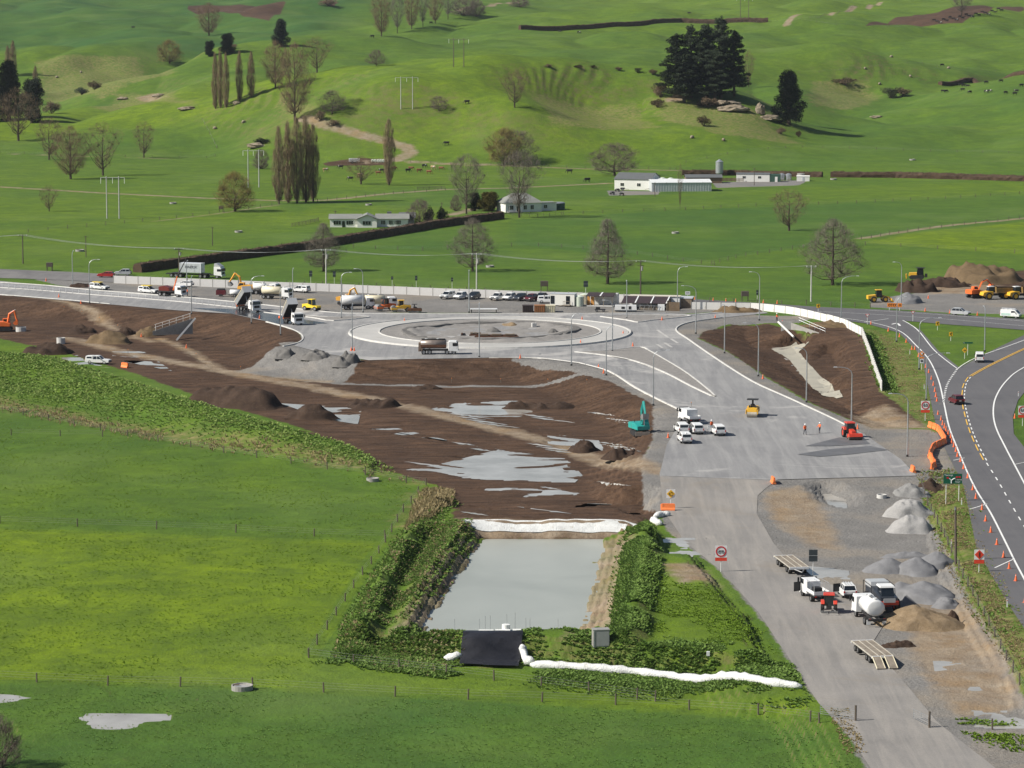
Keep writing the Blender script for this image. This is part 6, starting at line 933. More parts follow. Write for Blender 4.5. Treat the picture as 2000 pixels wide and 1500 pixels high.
def tractor(px, py, ang, label, m, att=None, s=1.0):
    o = veh('tractor', label, 'tractor', px, py, ang, None, s); wheels(o, (-.9,), .85, .78, .45, m); wheels(o, (1.35,), .75, .5, .32, m); MB().prof([(.2, .7), (.2, 1.5), (1.9, 1.35), (2.0, .75)], .75, ch=.06).build('bonnet', m, o); MB().prof([(-1.3, 1.0), (-1.15, 2.35), (.2, 2.35), (.35, 1.0)], 1.35, ch=.04, top=.92).build('cab_window', GL, o); MB().box((-.48, 0, 2.45), (1.65, 1.5, .14), taper=.92).build('cab_roof', m, o); MB().box((-.4, 0, .8), (2.2, .7, .5)).build('transmission', DK, o)
    for y in (-.82, .82): MB().prof([(-1.65, 1.3), (-1.3, 1.7), (-.5, 1.7), (-.15, 1.3)], .5, y0=y, ch=.04).build('mudguard', m, o)
    for x, y in ((-1.28, -.64), (-1.28, .64), (.3, -.64), (.3, .64)): MB().tube([(x, y, 1.1), (x*.9-.05, y*.93, 2.4)], .045, 4).build('pillar', DK, o)
    if att == 'broom': MB().cyl((2.7, -1.1, .45), (2.7, 1.1, .45), .42, n=14).build('rotary_broom', mat('broom_bristle', (.10, .085, .07), .9), o); MB().prof([(2.2, .6), (2.3, 1.05), (3.0, 1.05), (3.2, .6)], 2.3, ch=.03).build('broom_hood', m, o)
    if att == 'rake':
        for y in (-.62, .62): MB().box((-2.5, y, .55), (.06, 1.1, .06)).build('rake_bar', STL, o); [MB().tube([(-2.5, y-.5+i*.125, .55), (-2.62, y-.5+i*.125, .02)], .018, 3).build('rake_tine', STL, o) for i in range(9)]
        MB().tube([(-1.2, .4, .6), (-2.5, .9, .55)], .05, 4).build('drawbar', STL, o); MB().tube([(-1.2, -.4, .6), (-2.5, -.9, .55)], .05, 4).build('drawbar', STL, o)
    return o
def crew_truck(px, py, ang, label, frame=False, door=False):
    o = veh('crew_truck', label, 'truck', px, py, ang); chassis(o, -2.9, 2.6, (2.0, -1.7), r=.40, ty=.82, z=.7, dual=(-1.7,)); cab(o, 1.6, VW, 1.95, 2.3, .62, 2.7)
    MB().box((-1.55, 0, 1.0), (3.1, 2.1, .14)).build('tray_deck', STL, o)
    for y in (-1.04, 1.04): MB().box((-1.55, y, 1.28), (3.1, .05, .42)).build('tray_side', VW, o)
    MB().box((-3.08, 0, 1.28), (.05, 2.1, .42)).build('tailboard', VW, o)
    if frame:
        for x in (-2.9, -1.5, -.2):
            for y in (-1.0, 1.0): MB().tube([(x, y, 1.4), (x, y, 2.5)], .03, 4).build('frame_post', ALU, o)
        for y in (-1.0, 0, 1.0): MB().tube([(-2.9, y, 2.5), (.1, y, 2.5)], .03, 4).build('frame_rail', ALU, o)
        MB().box((-1.4, .1, 1.4), (1.2, 1.0, .7)).build('tool_load', DK, o)
    else: MB().box((-.75, 0, 1.75), (1.4, 1.95, 1.4)).build('equipment_box', VW, o)
    if door: MB().box((2.1, 1.55, 1.25), (.07, 1.1, 1.2), rz=.35).build('open_door', DK, o)
    for y in (-.8, .8): MB().box((-3.1, y, .85), (.06, .25, .14)).build('tail_light', RL, o)
    return o
def lowloader(px, py, ang, label, ramps):
    o = veh('flatbed_trailer', label, 'trailer', px, py, ang, 'low loader trailers'); L = 8.6
    for y in (-.83, 0, .83): MB().box((0, y, 1.0), (L, .78, .10)).build('deck_board', TIM, o)
    for y in (-.42, .42, -1.27, 1.27): MB().box((0, y, 1.03), (L+.05, .09, .14)).build('deck_rail', mat('worn_cream_rail', (.42, .39, .33), .7, .2, 1, dirt=.2), o)
    MB().box((L/2+.05, 0, .92), (.18, 2.6, .3)).build('end_beam', VW, o); MB().box((-L/2-.05, 0, .95), (.18, 2.6, .24)).build('rear_beam', VW, o)
    for y in (-.45, .45): MB().box((0, y, .78), (L, .16, .3)).build('chassis_rail', DK, o)
    for x in (-2.9, -1.7, 2.0, 3.2):
        for y in (-.95, .95): wheel(o, x, y, .40, .5)
    if ramps:
        for y in (-.72, .72): MB().box((-L/2-1.15, y, .52), (2.3, .95, .10), ry=-.42).build('ramp', TIM, o); [MB().box((-L/2-1.15, y+e, .56), (2.3, .07, .14), ry=-.42).build('ramp_rail', VCR, o) for e in (-.48, .48)]
    else: MB().tube([(L/2, -.7, .8), (L/2+1.6, 0, .65)], .07, 5).build('drawbar', STL, o); MB().tube([(L/2, .7, .8), (L/2+1.6, 0, .65)], .07, 5).build('drawbar', STL, o)
    return o
def dumper(px, py, ang, label):
    o = veh('dump_truck', label, 'dump truck', px, py, ang, 'articulated dump trucks'); wheels(o, (3.0, -1.4, -3.0), 1.15, .85, .6, VY); MB().prof([(1.8, 1.0), (1.8, 1.9), (3.0, 2.05), (4.4, 1.75), (4.6, 1.0), (4.2, .8)], 2.2, ch=.1).build('bonnet', VY, o); MB().prof([(1.5, 1.6), (1.6, 3.0), (2.7, 3.0), (3.1, 1.9)], 1.5, ch=.05, top=.9).build('cab_window', GL, o); MB().box((2.1, 0, 3.08), (1.5, 1.5, .14)).build('cab_roof', VW, o); MB().box((-1.2, 0, 1.1), (5.8, .9, .5)).build('chassis', DK, o)
    pf = [(-4.6, 1.9), (-4.9, 2.5), (-2.5, 2.75), (1.0, 2.75), (1.3, 3.1), (1.2, 1.6), (-3.2, 1.4)]; MB().prof(pf, 2.9, ch=.08).build('dump_body', mat('worn_yellow_brown', (.24, .15, .05), .7, .3), o); MB().prof([(x*.93, z+.25) for x, z in pf], 2.4, ch=.05).build('load_space', M_SOIL, o); return o
def loader(px, py, ang, label, m=VY, s=1.0):
    o = veh('wheel_loader', label, 'loader', px, py, ang, None, s); wheels(o, (-1.5, 1.5), 1.0, .75, .55, m); MB().prof([(-3.0, .8), (-3.0, 1.7), (-.9, 1.9), (-.6, .8)], 1.7, ch=.08).build('engine_cover', m, o); MB().prof([(-.8, 1.2), (-.7, 3.0), (.6, 3.0), (.8, 1.2)], 1.5, ch=.05, top=.92).build('cab_window', GL, o); MB().box((-.05, 0, 3.08), (1.6, 1.6, .14)).build('cab_roof', m, o); MB().prof([(.6, .7), (.6, 1.4), (2.2, 1.2), (2.4, .8)], 1.3, ch=.05).build('front_frame', m, o)
    for y in (-.5, .5): MB().tube([(1.0, y, 1.6), (2.6, y, 1.2), (3.3, y, .6)], .14, 4).build('lift_arm', m, o)
    MB().prof([(3.1, .9), (3.0, .3), (3.4, .08), (4.2, .1), (3.5, .35)], 2.6, ch=.03).build('bucket', m, o); return o
# --- site and highway traffic
GU = 'white utes and pickups'
ute(192, 711, -12, 'white ute with canopy parked behind the leafy bank'); ute(194, 566, -30, 'white ute with yellow roof board on the left lane', board=True); ute(290, 573, -28, 'white ute with yellow roof board behind the drill truck', board=True); ute(586, 571, 150, 'white ute parked behind the white tankers'); ute(1071, 592, -3, 'white ute parked side on in front of the cabin steps'); ute(874, 583, 243, 'white ute at the left end of the parked row'); ute(972, 586, 241, 'white ute starting the right parked row', canopy=False)
ute(1331, 845, 97, 'white ute nearest the teal excavator in the group of four'); ute(1359, 846, 98, 'white ute in the middle of the group of four'); ute(1402, 849, 97, 'white ute on the right of the group with a door open', door=True); ute(1337, 864, 95, 'front white ute of the group with a worker at its tailgate')
car(207, 542, 172, 'red hatchback parked on the side road', VR, suv=False); car(240, 538, 178, 'silver and dark four wheel drive by the hedge end', VS, 'suv', 'car'); car(361, 560, 160, 'white car parked in front of the container truck', VW, suv=False)
for i, (x, y, m, l) in enumerate([(899, 584, VW, 'white wagon second in the left parked group'), (925, 584, VB, 'dark blue wagon ending the left parked group'), (995, 586, VW, 'white wagon second in the right parked group'), (1016, 587, VB, 'dark blue wagon beside the maroon car'), (1037, 588, VDR, 'maroon wagon in the right parked group'), (1057, 586, VB, 'dark wagon half hidden behind the side on ute')]): car(x, y, 242, l, m, 'parked_car', 'car', True, 'cars parked along the grey wall')
car(1876, 616, -28, 'silver crossover driving on the far highway', VS, 'suv', 'car'); car(1868, 789, 100, 'dark red car driving away on the highway bend', VDR, 'suv', 'car'); van(1974, 621, -28, 'white van with ladders on the roof at the right edge', VW, True, mat('pale_green_stripe', (.45, .62, .55), .4)); van(1913, 707, 82, 'white minivan driving away at the highway junction')
tipper(486, 608, -55, 'tipper truck with raised tray, farther of the pair'); tipper(573, 633, -66, 'tipper truck with raised tray nearest the roundabout'); tanker(858, 692, 1, 'dusty brown spreader truck driving on the roundabout', VW, mat('dusty_tank', (.24, .20, .175), .35, .3, .8, metal=.3), 5.2, .95, 1.0, (3.0, 1.6, -2.0, -3.2), True)
tanker(540, 584, -22, 'white tanker truck, front one beside the tipping truck', VW, VCR, 4.8, .95); tanker(516, 575, -20, 'white truck behind the front tanker', VW, VW, 3.0, .8); tanker(742, 603, 12, 'white tanker with bulbous tank beside the orange roller', VW, VCR, 4.6, 1.05); tanker(698, 604, 14, 'white wrapped tanker left of the bulbous tanker', VW, VW, 5.2, 1.1)
excavator(478, 573, 160, 'yellow excavator behind the first tipping truck', VYO, ((.9, 2.0), (2.6, 4.9), (4.2, 2.6), (4.4, 1.2))); excavator(675, 595, -20, 'orange yellow excavator by the wrapped tanker', VYO, ((.9, 2.0), (2.6, 4.6), (3.6, 2.6), (3.6, 1.2)), .9)
roller(609, 607, -35, 'yellow multi wheel roller by the raised tray trucks', paintm('bright_yellow', (.80, .58, .03), .45), 'pneu', paintm('bright_yellow', (.8, .58, .03))); roller(753, 607, 205, 'orange drum roller with black cab', VO, 'single', DK, 1.05); roller(783, 609, 190, 'yellow roller with cab beside the orange roller', VY, 'single', VY); roller(810, 611, 0, 'small brown drum roller at the end of the machine row', M_RUST, 'tandem', DK, .7)
excavator(1250, 850, -80, 'teal excavator with blade working on the dirt edge', VT, ((.9, 2.0), (1.6, 6.0), (2.4, 3.9), (2.2, 2.4)), 1.0, 12, DK, True); roller(1470, 813, 262, 'yellow tandem roller on the new road', VY, 'tandem', DK, 1.05, mat('pale_drum', (.50, .45, .36), .7)); crew_truck(1346, 826, 107, 'white crew truck with box tray behind the four utes'); tractor(1661, 856, -80, 'small red tractor with sweeper broom at the kerb', VTR, 'broom', 1.05)
excavator(8, 646, 2, 'orange excavator working at the left edge', VO, ((.9, 2.0), (2.4, 4.6), (3.0, 2.3), (3.3, 1.0)), 1.0, 0); excavator(1905, 582, 25, 'red orange excavator in the right dirt yard', VO, ((.9, 2.0), (3.6, 4.3), (5.2, 3.0), (5.0, 1.6)), 1.0, 10); dumper(1950, 584, 195, 'yellow articulated dump truck facing the red excavator'); dumper(2000, 584, 200, 'dump truck cut by the right edge of the picture'); loader(1716, 590, 8, 'old yellow wheel loader beside the grey chip cone', VY, .95)
lowloader(1545, 1112, -81, 'timber decked flatbed trailer without ramps by the sign back', False); lowloader(1703, 1284, 99, 'flatbed trailer with two ramps lowered, lower right', True)
crew_truck(1590, 1170, 103, 'white crew truck with ladder frame and open door in the yard', True, True); tractor(1619, 1195, 84, 'red tractor with rake attachment in the yard', VTR, 'rake', .95); tanker(1697, 1213, 98, 'white water tanker truck seen from behind in the yard', VW, VW, 3.6, 1.1, .92, (2.5, -2.2)); 
o = car(1654, 1164, 95, 'white four wheel drive with roof rack and open door in the yard', VW, 'suv', 'car'); [MB().tube([(-1.7, y, 1.82), (.1, y, 1.82)], .05, 4).build('roof_bar', ALU, o) for y in (-.5, -.17, .17, .5)]; MB().box((.45, 1.25, .98), (.08, .95, 1.05), rz=.25).build('open_door', DK, o)
# big soil stabiliser
o = veh('soil_stabiliser', 'large black, red and white soil stabiliser machine behind the tanker', 'machine', 1722, 1188, -83); wheels(o, (-2.6, 2.6), 1.2, .85, .65, VTR); MB().prof([(-4.0, 1.0), (-4.0, 2.2), (-1.2, 2.6), (1.0, 2.3), (3.6, 2.0), (3.8, 1.0)], 2.3, ch=.1).build('body', VB, o); MB().prof([(1.0, 1.9), (1.0, 3.1), (2.7, 3.1), (3.1, 1.9)], 1.7, ch=.05, top=.95).build('cab_window', GL, o); MB().box((1.85, 0, 3.2), (2.0, 1.9, .2), taper=.92).build('cab_roof', VW, o); MB().box((3.3, 0, 1.35), (1.2, 2.4, .45)).build('front_hood', VTR, o); MB().box((3.95, 0, 1.7), (.1, 1.5, .5)).build('radiator_grille', VS, o); MB().prof([(-.9, .3), (-.9, 1.3), (.9, 1.3), (.9, .3)], 2.7, ch=.1).build('mixing_chamber', VTR, o); MB().prof([(-3.9, 2.3), (-3.8, 3.0), (-1.2, 3.1), (-1.0, 2.4)], 2.5, ch=.12).build('engine_cowl', VS, o)
for y in (-1.5, 1.5): MB().tube([(-3.6, y, 1.2), (-3.6, y, 2.9), (.4, y, 2.9), (.9, y, 1.4)], .05, 5).build('guard_rail', DK, o)
# bulldozer on the ramp
o = veh('bulldozer', 'yellow and black bulldozer on top of the soil ramp', 'bulldozer', 1790, 556, 170, dz=1.5)
for y in (-1.0, 1.0): MB().prof([(-2.0, .5), (-1.6, 1.1), (1.4, 1.0), (1.9, .4), (1.5, .02), (-1.6, .02)], .55, y0=y, ch=.04).build('track', DK, o)
MB().prof([(-.2, .8), (-.2, 1.7), (1.9, 1.6), (2.0, .8)], 1.3, ch=.06).build('engine_cover', VY, o); MB().prof([(-1.8, 1.0), (-1.7, 2.7), (-.2, 2.7), (0, 1.2)], 1.6, ch=.05).build('cab_window', GL, o); MB().box((-.95, 0, 2.85), (2.3, 1.9, .14)).build('canopy', DK, o); MB().prof([(2.5, .1), (2.4, .6), (2.6, 1.2), (2.75, 1.2), (2.65, .1)], 3.2, ch=.03).build('blade', VY, o); MB().box((-2.4, 0, .9), (.6, 1.2, .9)).build('ripper', DK, o)
# drill truck with raised boom
o = veh('drill_truck', 'white cab truck carrying a dark red drill rig with raised boom', 'truck', 335, 579, -28); chassis(o, -3.6, 3.2, (2.4, -1.4, -2.7), dual=(-1.4, -2.7)); cab(o, 2.7); MB().box((-1.2, 0, 1.25), (4.6, 2.3, .2)).build('deck', DK, o); MB().prof([(-3.2, 1.35), (-3.2, 2.3), (-1.8, 2.6), (-.2, 2.2), (0, 1.35)], 1.9, ch=.06).build('rig_body', paintm('rig_dark_red', (.13, .02, .015)), o); MB().tube([(.6, 0, 1.5), (1.6, .3, 5.0)], [.2, .15], 5).build('boom', VO, o); MB().tube([(1.6, .3, 5.0), (4.0, .8, 9.4)], [.16, .10], 5).build('boom_extension', DK, o); [MB().box((x, .9, 1.6), (.12, .12, .9)).build('stabiliser', VW, o) for x in (-3.4, -.2)]
# container truck
o = veh('container_truck', 'white tractor unit pulling a trailer with a grey shipping container', 'truck', 400, 543, -19); chassis(o, -11, 4.6, (3.9, .5, -.8, -6.5, -7.8, -9.1), dual=(.5, -.8, -6.5, -7.8, -9.1)); cab(o, 4.2, VW, 2.45, 3.1, .85, 2.2); MB().prof([(3.1, 3.1), (3.2, 3.9), (3.8, 3.95), (5.0, 3.15)], 2.2, ch=.05).build('wind_deflector', VS, o); [MB().box((x, 0, 1.1), (2.6, 2.4, .12)).build('bogie_deck', DK, o) for x in (-8, -.1)]
o = thing('shipping_container', 'grey white corrugated shipping container on the truck trailer', 'container', Vector(o.location)+Vector((-3.6*math.cos(R(19)), 3.6*math.sin(R(19)), 1.28)), R(-19)); M_CTR = mat('container_grey', (.58, .60, .62), .5, .1, .6, dirt=.1); MB().box((0, 0, 1.3), (6.06, 2.3, 2.5)).build('container_shell', M_CTR, o)
for i in range(20):
    for y in (-1.17, 1.17): MB().box((-2.85+i*.3, y, 1.3), (.15, .07, 2.3)).build('corrugation', M_CTR, o)
for x in (-2.98, 2.98):
    for y in (-1.17, 1.17): MB().box((x, y, 1.3), (.14, .14, 2.6)).build('corner_post', M_CTR, o)
def text(s, size, m, parent, loc, rot, name='lettering', ext=.01, align='CENTER'):
    c = bpy.data.curves.new(name, 'FONT'); c.body = s; c.size = size; c.align_x = align; c.align_y = 'CENTER'; c.extrude = ext; c.resolution_u = 2; tmp = bpy.data.objects.new(name, c); me = bpy.data.meshes.new_from_object(tmp); bpy.data.objects.remove(tmp); bpy.data.curves.remove(c); me.materials.clear(); me.materials.append(m)
    ob = link(name, me, parent); ob.location = loc; ob.rotation_euler = rot; return ob
M_INK = mat('black_lettering', (.02, .025, .04), .5); M_INKW = mat('white_lettering', (.8, .8, .8), .5)
text('MAERSK', .95, M_INK, o, (.3, -1.22, 1.5), (math.pi/2, 0, 0))
# small plant on the compound
def skid(px, py, ang, label, parts, name='site_plant', cat='equipment'):
    o = veh(name, label, cat, px, py, ang)
    for n_, c, d, m in parts: MB().box(c, d, taper=.96).build(n_, m, o)
    return o
skid(432, 579, -5, 'dark red compressor trailer by the yellow excavator', [('body', (0, 0, 1.0), (2.4, 1.4, 1.2), VDR), ('hood', (0, 0, 1.75), (1.9, 1.2, .3), DK), ('drawbar', (1.8, 0, .5), (1.4, .1, .1), STL), ('axle_box', (0, 0, .35), (.8, 1.5, .4), DK)]); o = skid(459, 580, -5, 'small white tank trailer left of the tipping truck', [('frame', (0, 0, .5), (3.0, 1.5, .2), DK)]); MB().cyl((-1.2, 0, 1.1), (1.2, 0, 1.1), .65, n=14).build('tank', VW, o, True); wheels(o, (0,), .75, .35, .2)
skid(945, 611, 0, 'long low white deck lying by the far kerb of the roundabout', [('deck', (0, 0, .9), (6.4, 1.6, .12), VW), ('support', (-2.9, 0, .4), (.2, 1.4, .9), DK), ('support', (2.9, 0, .4), (.2, 1.4, .9), DK)], 'flat_deck', 'deck')
for x, m, l in [(1031, mat('dark_brown_bin', (.045, .03, .028), .7), 'dark brown skip bin, left of three on the compound'), (1054, M_RUST if False else mat('orange_brown_bin', (.30, .13, .05), .7, .2, 1), 'orange brown skip bin, middle of three on the compound'), (1074, mat('cream_bin', (.60, .55, .40), .7, .15), 'cream skip bin, right of three on the compound')]:
    p = T(x, 609); o = thing('skip_bin', l, 'bin', p, 0); MB().box((0, 0, .75), (2.5, 2.2, 1.5)).build('bin_body', m, o); MB().box((0, 0, 1.55), (2.6, 2.3, .12)).build('lid', m, o); [MB().box((-1.0+i*.5, -1.12, .75), (.1, .08, 1.4)).build('rib', m, o) for i in range(5)]
skid(1222, 609, -4, 'small white generator trailer in front of the shelters', [('body', (0, 0, 1.0), (5.2, 1.6, 1.1), VW), ('vent', (-.6, -.82, 1.0), (.8, .04, .5), DK), ('door', (1.0, -.82, 1.0), (.6, .04, .7), DK), ('skid_frame', (0, 0, .3), (5.2, 1.4, .3), STL)], 'generator'); o = skid(1172, 609, 0, 'black tool trailer beside the generator', [('frame', (0, 0, .5), (2.6, 1.2, .15), DK), ('toolbox', (-.5, 0, .8), (1.0, .9, .5), DK)], 'tool_trailer', 'trailer'); wheels(o, (-.8, .8), .6, .3, .2)
# ------------------------------------------------------------------ buildings
M_WB = mat('white_weatherboard', (.74, .73, .69), .7, .06, .8); M_ROOFG = mat('grey_green_iron_roof', (.22, .225, .205), .6, .12, .5); M_ROOFD = mat('dark_iron_roof', (.12, .125, .125), .5, .12, .5); M_IRONW = mat('white_iron_cladding', (.66, .67, .67), .5, .06, .6, dirt=.06); M_IRONG = mat('pale_grey_iron', (.50, .52, .54), .45, .08, .6, metal=.2); M_TIMB = mat('brown_shed_timber', (.17, .12, .075), .85, .25, 1.2); M_SAIL = mat('dark_shelter_roof', (.045, .03, .032), .6, .2, 1); M_PLY = mat('bright_plywood', (.55, .26, .06), .7, .12, 1); M_TANK = mat('pale_green_tank', (.50, .55, .46), .45, .06, 1); M_GRN = mat('green_iron', (.035, .085, .06), .6)
def house_box(o, x0, x1, y0, y1, h, rise, wm, rm, ridge='x', over=.45, name='wall'):
    MB().box(((x0+x1)/2, (y0+y1)/2, h/2-.15), (x1-x0, y1-y0, h+.3)).build(name, wm, o); e = over; r = .12
    if ridge == 'x':
        ym = (y0+y1)/2; V = [(x0-e, y0-e, h-.05), (x1+e, y0-e, h-.05), (x1+e, ym, h+rise), (x0-e, ym, h+rise), (x0-e, y1+e, h-.05), (x1+e, y1+e, h-.05)]
    else:
        xm = (x0+x1)/2; V = [(x0-e, y1+e, h-.05), (x0-e, y0-e, h-.05), (xm, y0-e, h+rise), (xm, y1+e, h+rise), (x1+e, y1+e, h-.05), (x1+e, y0-e, h-.05)]
    W_ = [(a, b, c+r) for a, b, c in V]; MB().add(V+W_, [(0, 1, 2, 3), (3, 2, 5, 4), (6, 9, 8, 7), (9, 10, 11, 8), (0, 6, 7, 1), (1, 7, 8, 2), (2, 8, 11, 5), (5, 11, 10, 4), (4, 10, 9, 3), (3, 9, 6, 0)]).build('roof', rm, o)
    if ridge == 'x': g_ = [[(x, y0+.01, h-.1), (x, y1-.01, h-.1), (x, (y0+y1)/2, h+rise-.05)] for x in (x0+.01, x1-.01)]
    else: g_ = [[(x0+.01, y, h-.1), (x1-.01, y, h-.1), ((x0+x1)/2, y, h+rise-.05)] for y in (y0+.01, y1-.01)]
    for q in g_: MB().add(q, [(0, 1, 2)]).build('gable', wm, o)
def win(o, x, y, z, w, h, axis='x', n=2):
    f = MB().box((x, y, z), (w, .1, h) if axis == 'x' else (.1, w, h)).build('window', M_WB, o)
    for i in range(n): c = -w/2+(i+.5)*w/n; MB().box((x+c, y-.06, z) if axis == 'x' else (x+.06, y+c, z), (w/n-.1, .04, h-.14) if axis == 'x' else (.04, w/n-.1, h-.14)).build('pane', GL, f)
p = T(714, 444); o = thing('bungalow', 'low white bungalow with grey green roof behind the long hedge', 'house', p, .03)
house_box(o, -11.3, -1.5, 0, 8, 2.7, 1.2, M_WB, M_ROOFG, 'x'); house_box(o, -2.6, 3.6, -1.6, 7, 2.7, 1.4, M_WB, M_ROOFG, 'y', .5); house_box(o, 3.5, 13.5, 1.0, 8, 2.6, 1.3, M_WB, M_ROOFG, 'x'); house_box(o, 11, 15.5, 5, 11, 2.6, 1.5, M_WB, M_ROOFD, 'x')
for x, y, w in [(-9.0, -.02, 2.4), (-5.0, -.02, 2.2), (.4, -1.62, 2.6), (5.6, .98, 1.4), (8.0, .98, 1.2), (10.5, .98, 1.4)]: win(o, x, y, 1.5, w, 1.3, 'x', 3)
MB().box((-7.0, -.05, 1.0), (.9, .08, 2.0)).build('door', GL, o); MB().box((7.5, 5, 4.1), (1.4, 1.0, 1.1)).build('chimney', M_ROOFD, o)
p = T(1022, 414); o = thing('farmhouse', 'white farmhouse with hipped grey green roof behind the bare tree', 'house', p, .35); MB().box((0, 4, 1.5), (13, 9, 3.3)).build('wall', M_WB, o)
V = [(-7, -1, 3.1), (7, -1, 3.1), (7, 9, 3.1), (-7, 9, 3.1), (-2.5, 4, 6.2), (2.5, 4, 6.2)]; MB().add(V, [(0, 1, 5, 4), (1, 2, 5), (2, 3, 4, 5), (3, 0, 4), (0, 3, 2, 1)]).build('roof', M_ROOFG, o); MB().box((9.5, 5, 1.3), (7, 5, 2.9)).build('lean_to', M_WB, o); MB().box((9.5, 5, 2.8), (7.4, 5.4, .15)).build('lean_to_roof', M_ROOFG, o)
for x, w in [(-4.6, 1.8), (.5, 1.2), (3.0, 1.2)]: win(o, x, -.52, 1.6, w, 1.5)
win(o, 9.0, 2.46, 1.5, 1.2, 1.2); MB().box((-2.2, -.54, 1.05), (1.0, .08, 2.1)).build('door', GL, o); MB().box((-3.6, -1.6, .15), (5, 2.2, .3)).build('verandah_floor', M_CONC, o); [MB().box((x, -2.5, 1.4), (.12, .12, 2.6)).build('verandah_post', M_WB, o) for x in (-5.8, -3.4, -1.4)]
p = T(1088, 409); o = thing('water_tank', 'dark green round tank right of the farmhouse', 'tank', p); MB().cyl((0, 0, -.1), (0, 0, 2.2), 2.7, n=24).build('tank_shell', M_GRN, o); MB().cyl((0, 0, 2.2), (0, 0, 2.5), 2.75, 2.4, 24).build('rim', M_GALV, o)
p = T(1240, 371); o = thing('barn', 'white gabled dairy barn, left of the two big sheds', 'shed', p, -.32); house_box(o, -8, 6, 0, 14, 4.0, 2.0, M_WB, M_ROOFD, 'x', .3); house_box(o, 6, 15, 0, 12, 3.2, .8, M_IRONW, M_IRONW, 'x', .2)
win(o, -5.0, -.02, 2.0, 1.4, 1.2); win(o, 1.5, -.02, 2.0, 1.4, 1.2); [MB().box((x, -.06, 1.6), (3.4, .1, 3.0)).build('sliding_door', M_IRONG, o) for x in (8.2, 12.0)]
p = T(1330, 374); o = thing('machinery_shed', 'long pale iron shed, right of the two big sheds', 'shed', p, .10); house_box(o, -11, 11.5, 0, 11, 3.3, .9, M_IRONG, M_IRONW, 'x', .2); [MB().box((-10.5+i*1.0, -.04, 1.6), (.12, .08, 3.2)).build('cladding_rib', M_IRONW, o) for i in range(22)]
p = T(1375, 358); o = thing('lean_shed', 'low dark roofed shed behind the two big sheds', 'shed', p, .05); house_box(o, -7, 7, 0, 6, 2.2, 1.0, M_TIMB, M_ROOFD, 'x', .3)
p = T(1405, 343); o = thing('grain_silo', 'tall galvanised silo with cone roof by the dairy yard', 'silo', p); M_SIL = mat('silo_steel', (.42, .44, .46), .4, .1, 1, metal=.6); MB().cyl((0, 0, 1.0), (0, 0, 5.6), 1.55, n=20).build('silo_shell', M_SIL, o); MB().cyl((0, 0, 5.6), (0, 0, 6.6), 1.65, .2, 20).build('cone_roof', M_SIL, o); MB().cyl((0, 0, .2), (0, 0, 1.0), .4, 1.5, 16).build('hopper', M_SIL, o); [MB().cyl((1.3*math.cos(a), 1.3*math.sin(a), -.2), (1.3*math.cos(a), 1.3*math.sin(a), 1.6), .08, n=6).build('leg', M_GALV, o) for a in (.5, 2.1, 3.6, 5.2)]
p = T(1473, 355); o = thing('dairy_cabin', 'long white box dairy building right of the silo', 'shed', p, -.12); house_box(o, -7, 6, 0, 6, 3.0, .3, M_WB, M_ROOFD, 'x', .15); [win(o, x, -.02, 1.8, 1.2, .9) for x in (-4, 2)]; MB().box((8.2, 2, 1.4), (4, 4, 3.0)).build('green_annex', M_GRN, o); MB().box((8.6, -.05, 1.0), (1.0, .1, 2.0)).build('annex_door', M_WB, o)
for x, l in [(1527, 'left steel vat beside the dairy cabin'), (1540, 'right steel vat beside the dairy cabin')]: p = T(x, 352); o = thing('steel_vat', l, 'vat', p); MB().cyl((0, 0, 0), (0, 0, 2.3), 1.25, n=18).build('vat_shell', M_SIL, o); MB().cyl((0, 0, 2.3), (0, 0, 2.75), 1.25, .3, 18).build('lid', M_SIL, o); MB().box((0, -1.3, .4), (1.2, .3, .6)).build('valve_box', M_CONC, o)
p = T(1569, 354); o = thing('pump_shed', 'small white shed at the end of the dairy yard', 'shed', p, -.1); house_box(o, -2.6, 2.4, 0, 3, 1.9, .2, M_WB, M_WB, 'x', .1); MB().cyl((-1, 4.5, 0), (-1, 4.5, 2.8), 1.5, n=14).build('tank', M_CONC, o); MB().box((0, -.03, .9), (.8, .06, 1.6)).build('door', M_IRONG, o)
for i, x in enumerate((1263, 1271, 1279, 1287, 1294, 1310)): p = T(x, 355+.5*i); o = thing('plastic_tank', 'pale green plastic tank, %s from the left behind the barn' % ordn(i), 'tank', p, 0, 'row of plastic tanks'); MB().cyl((0, 0, 0), (0, 0, 1.8), 1.15, n=14).build('tank_shell', M_TANK, o); MB().cyl((0, 0, 1.8), (0, 0, 2.1), 1.15, .5, 14).build('dome', M_TANK, o)
p = T(1420, 355); o = thing('stock_yard', 'timber stock yard rails below the silo', 'yard', p); [MB().box((0, y, h), (13, .06, .16)).build('rail', M_TIMB, o) for y in (0, 3) for h in (.4, .8, 1.2)]; [MB().box((-6.5+i*1.6, y, .6), (.14, .14, 1.5)).build('post', M_TIMB, o) for i in range(9) for y in (0, 3)]
for i, (x, y) in enumerate([(1216, 372), (1206, 374), (1262, 370), (1272, 372), (1196, 380), (1214, 382)]): p = T(x, y); o = thing('farm_implement', 'dark farm implement, %s counted along the barn front' % ordn(i), 'implement', p, i, 'implements by the barn'); MB().box((0, 0, .8), (2.0, .9, .6), taper=.7).build('frame', DK, o); wheels(o, (0,), .7, .5, .25); MB().tube([(1, 0, .6), (2.4, 0, .4)], .06, 4).build('drawbar', M_RUST, o)
p = T(692, 318); o = thing('farm_trailer', 'white crate trailer by the dark feed pad', 'trailer', p, .1); MB().box((0, 0, 1.2), (4.5, 2.2, 1.4)).build('crate', M_IRONW, o); wheels(o, (-.8, .8), 1.0, .4, .25)
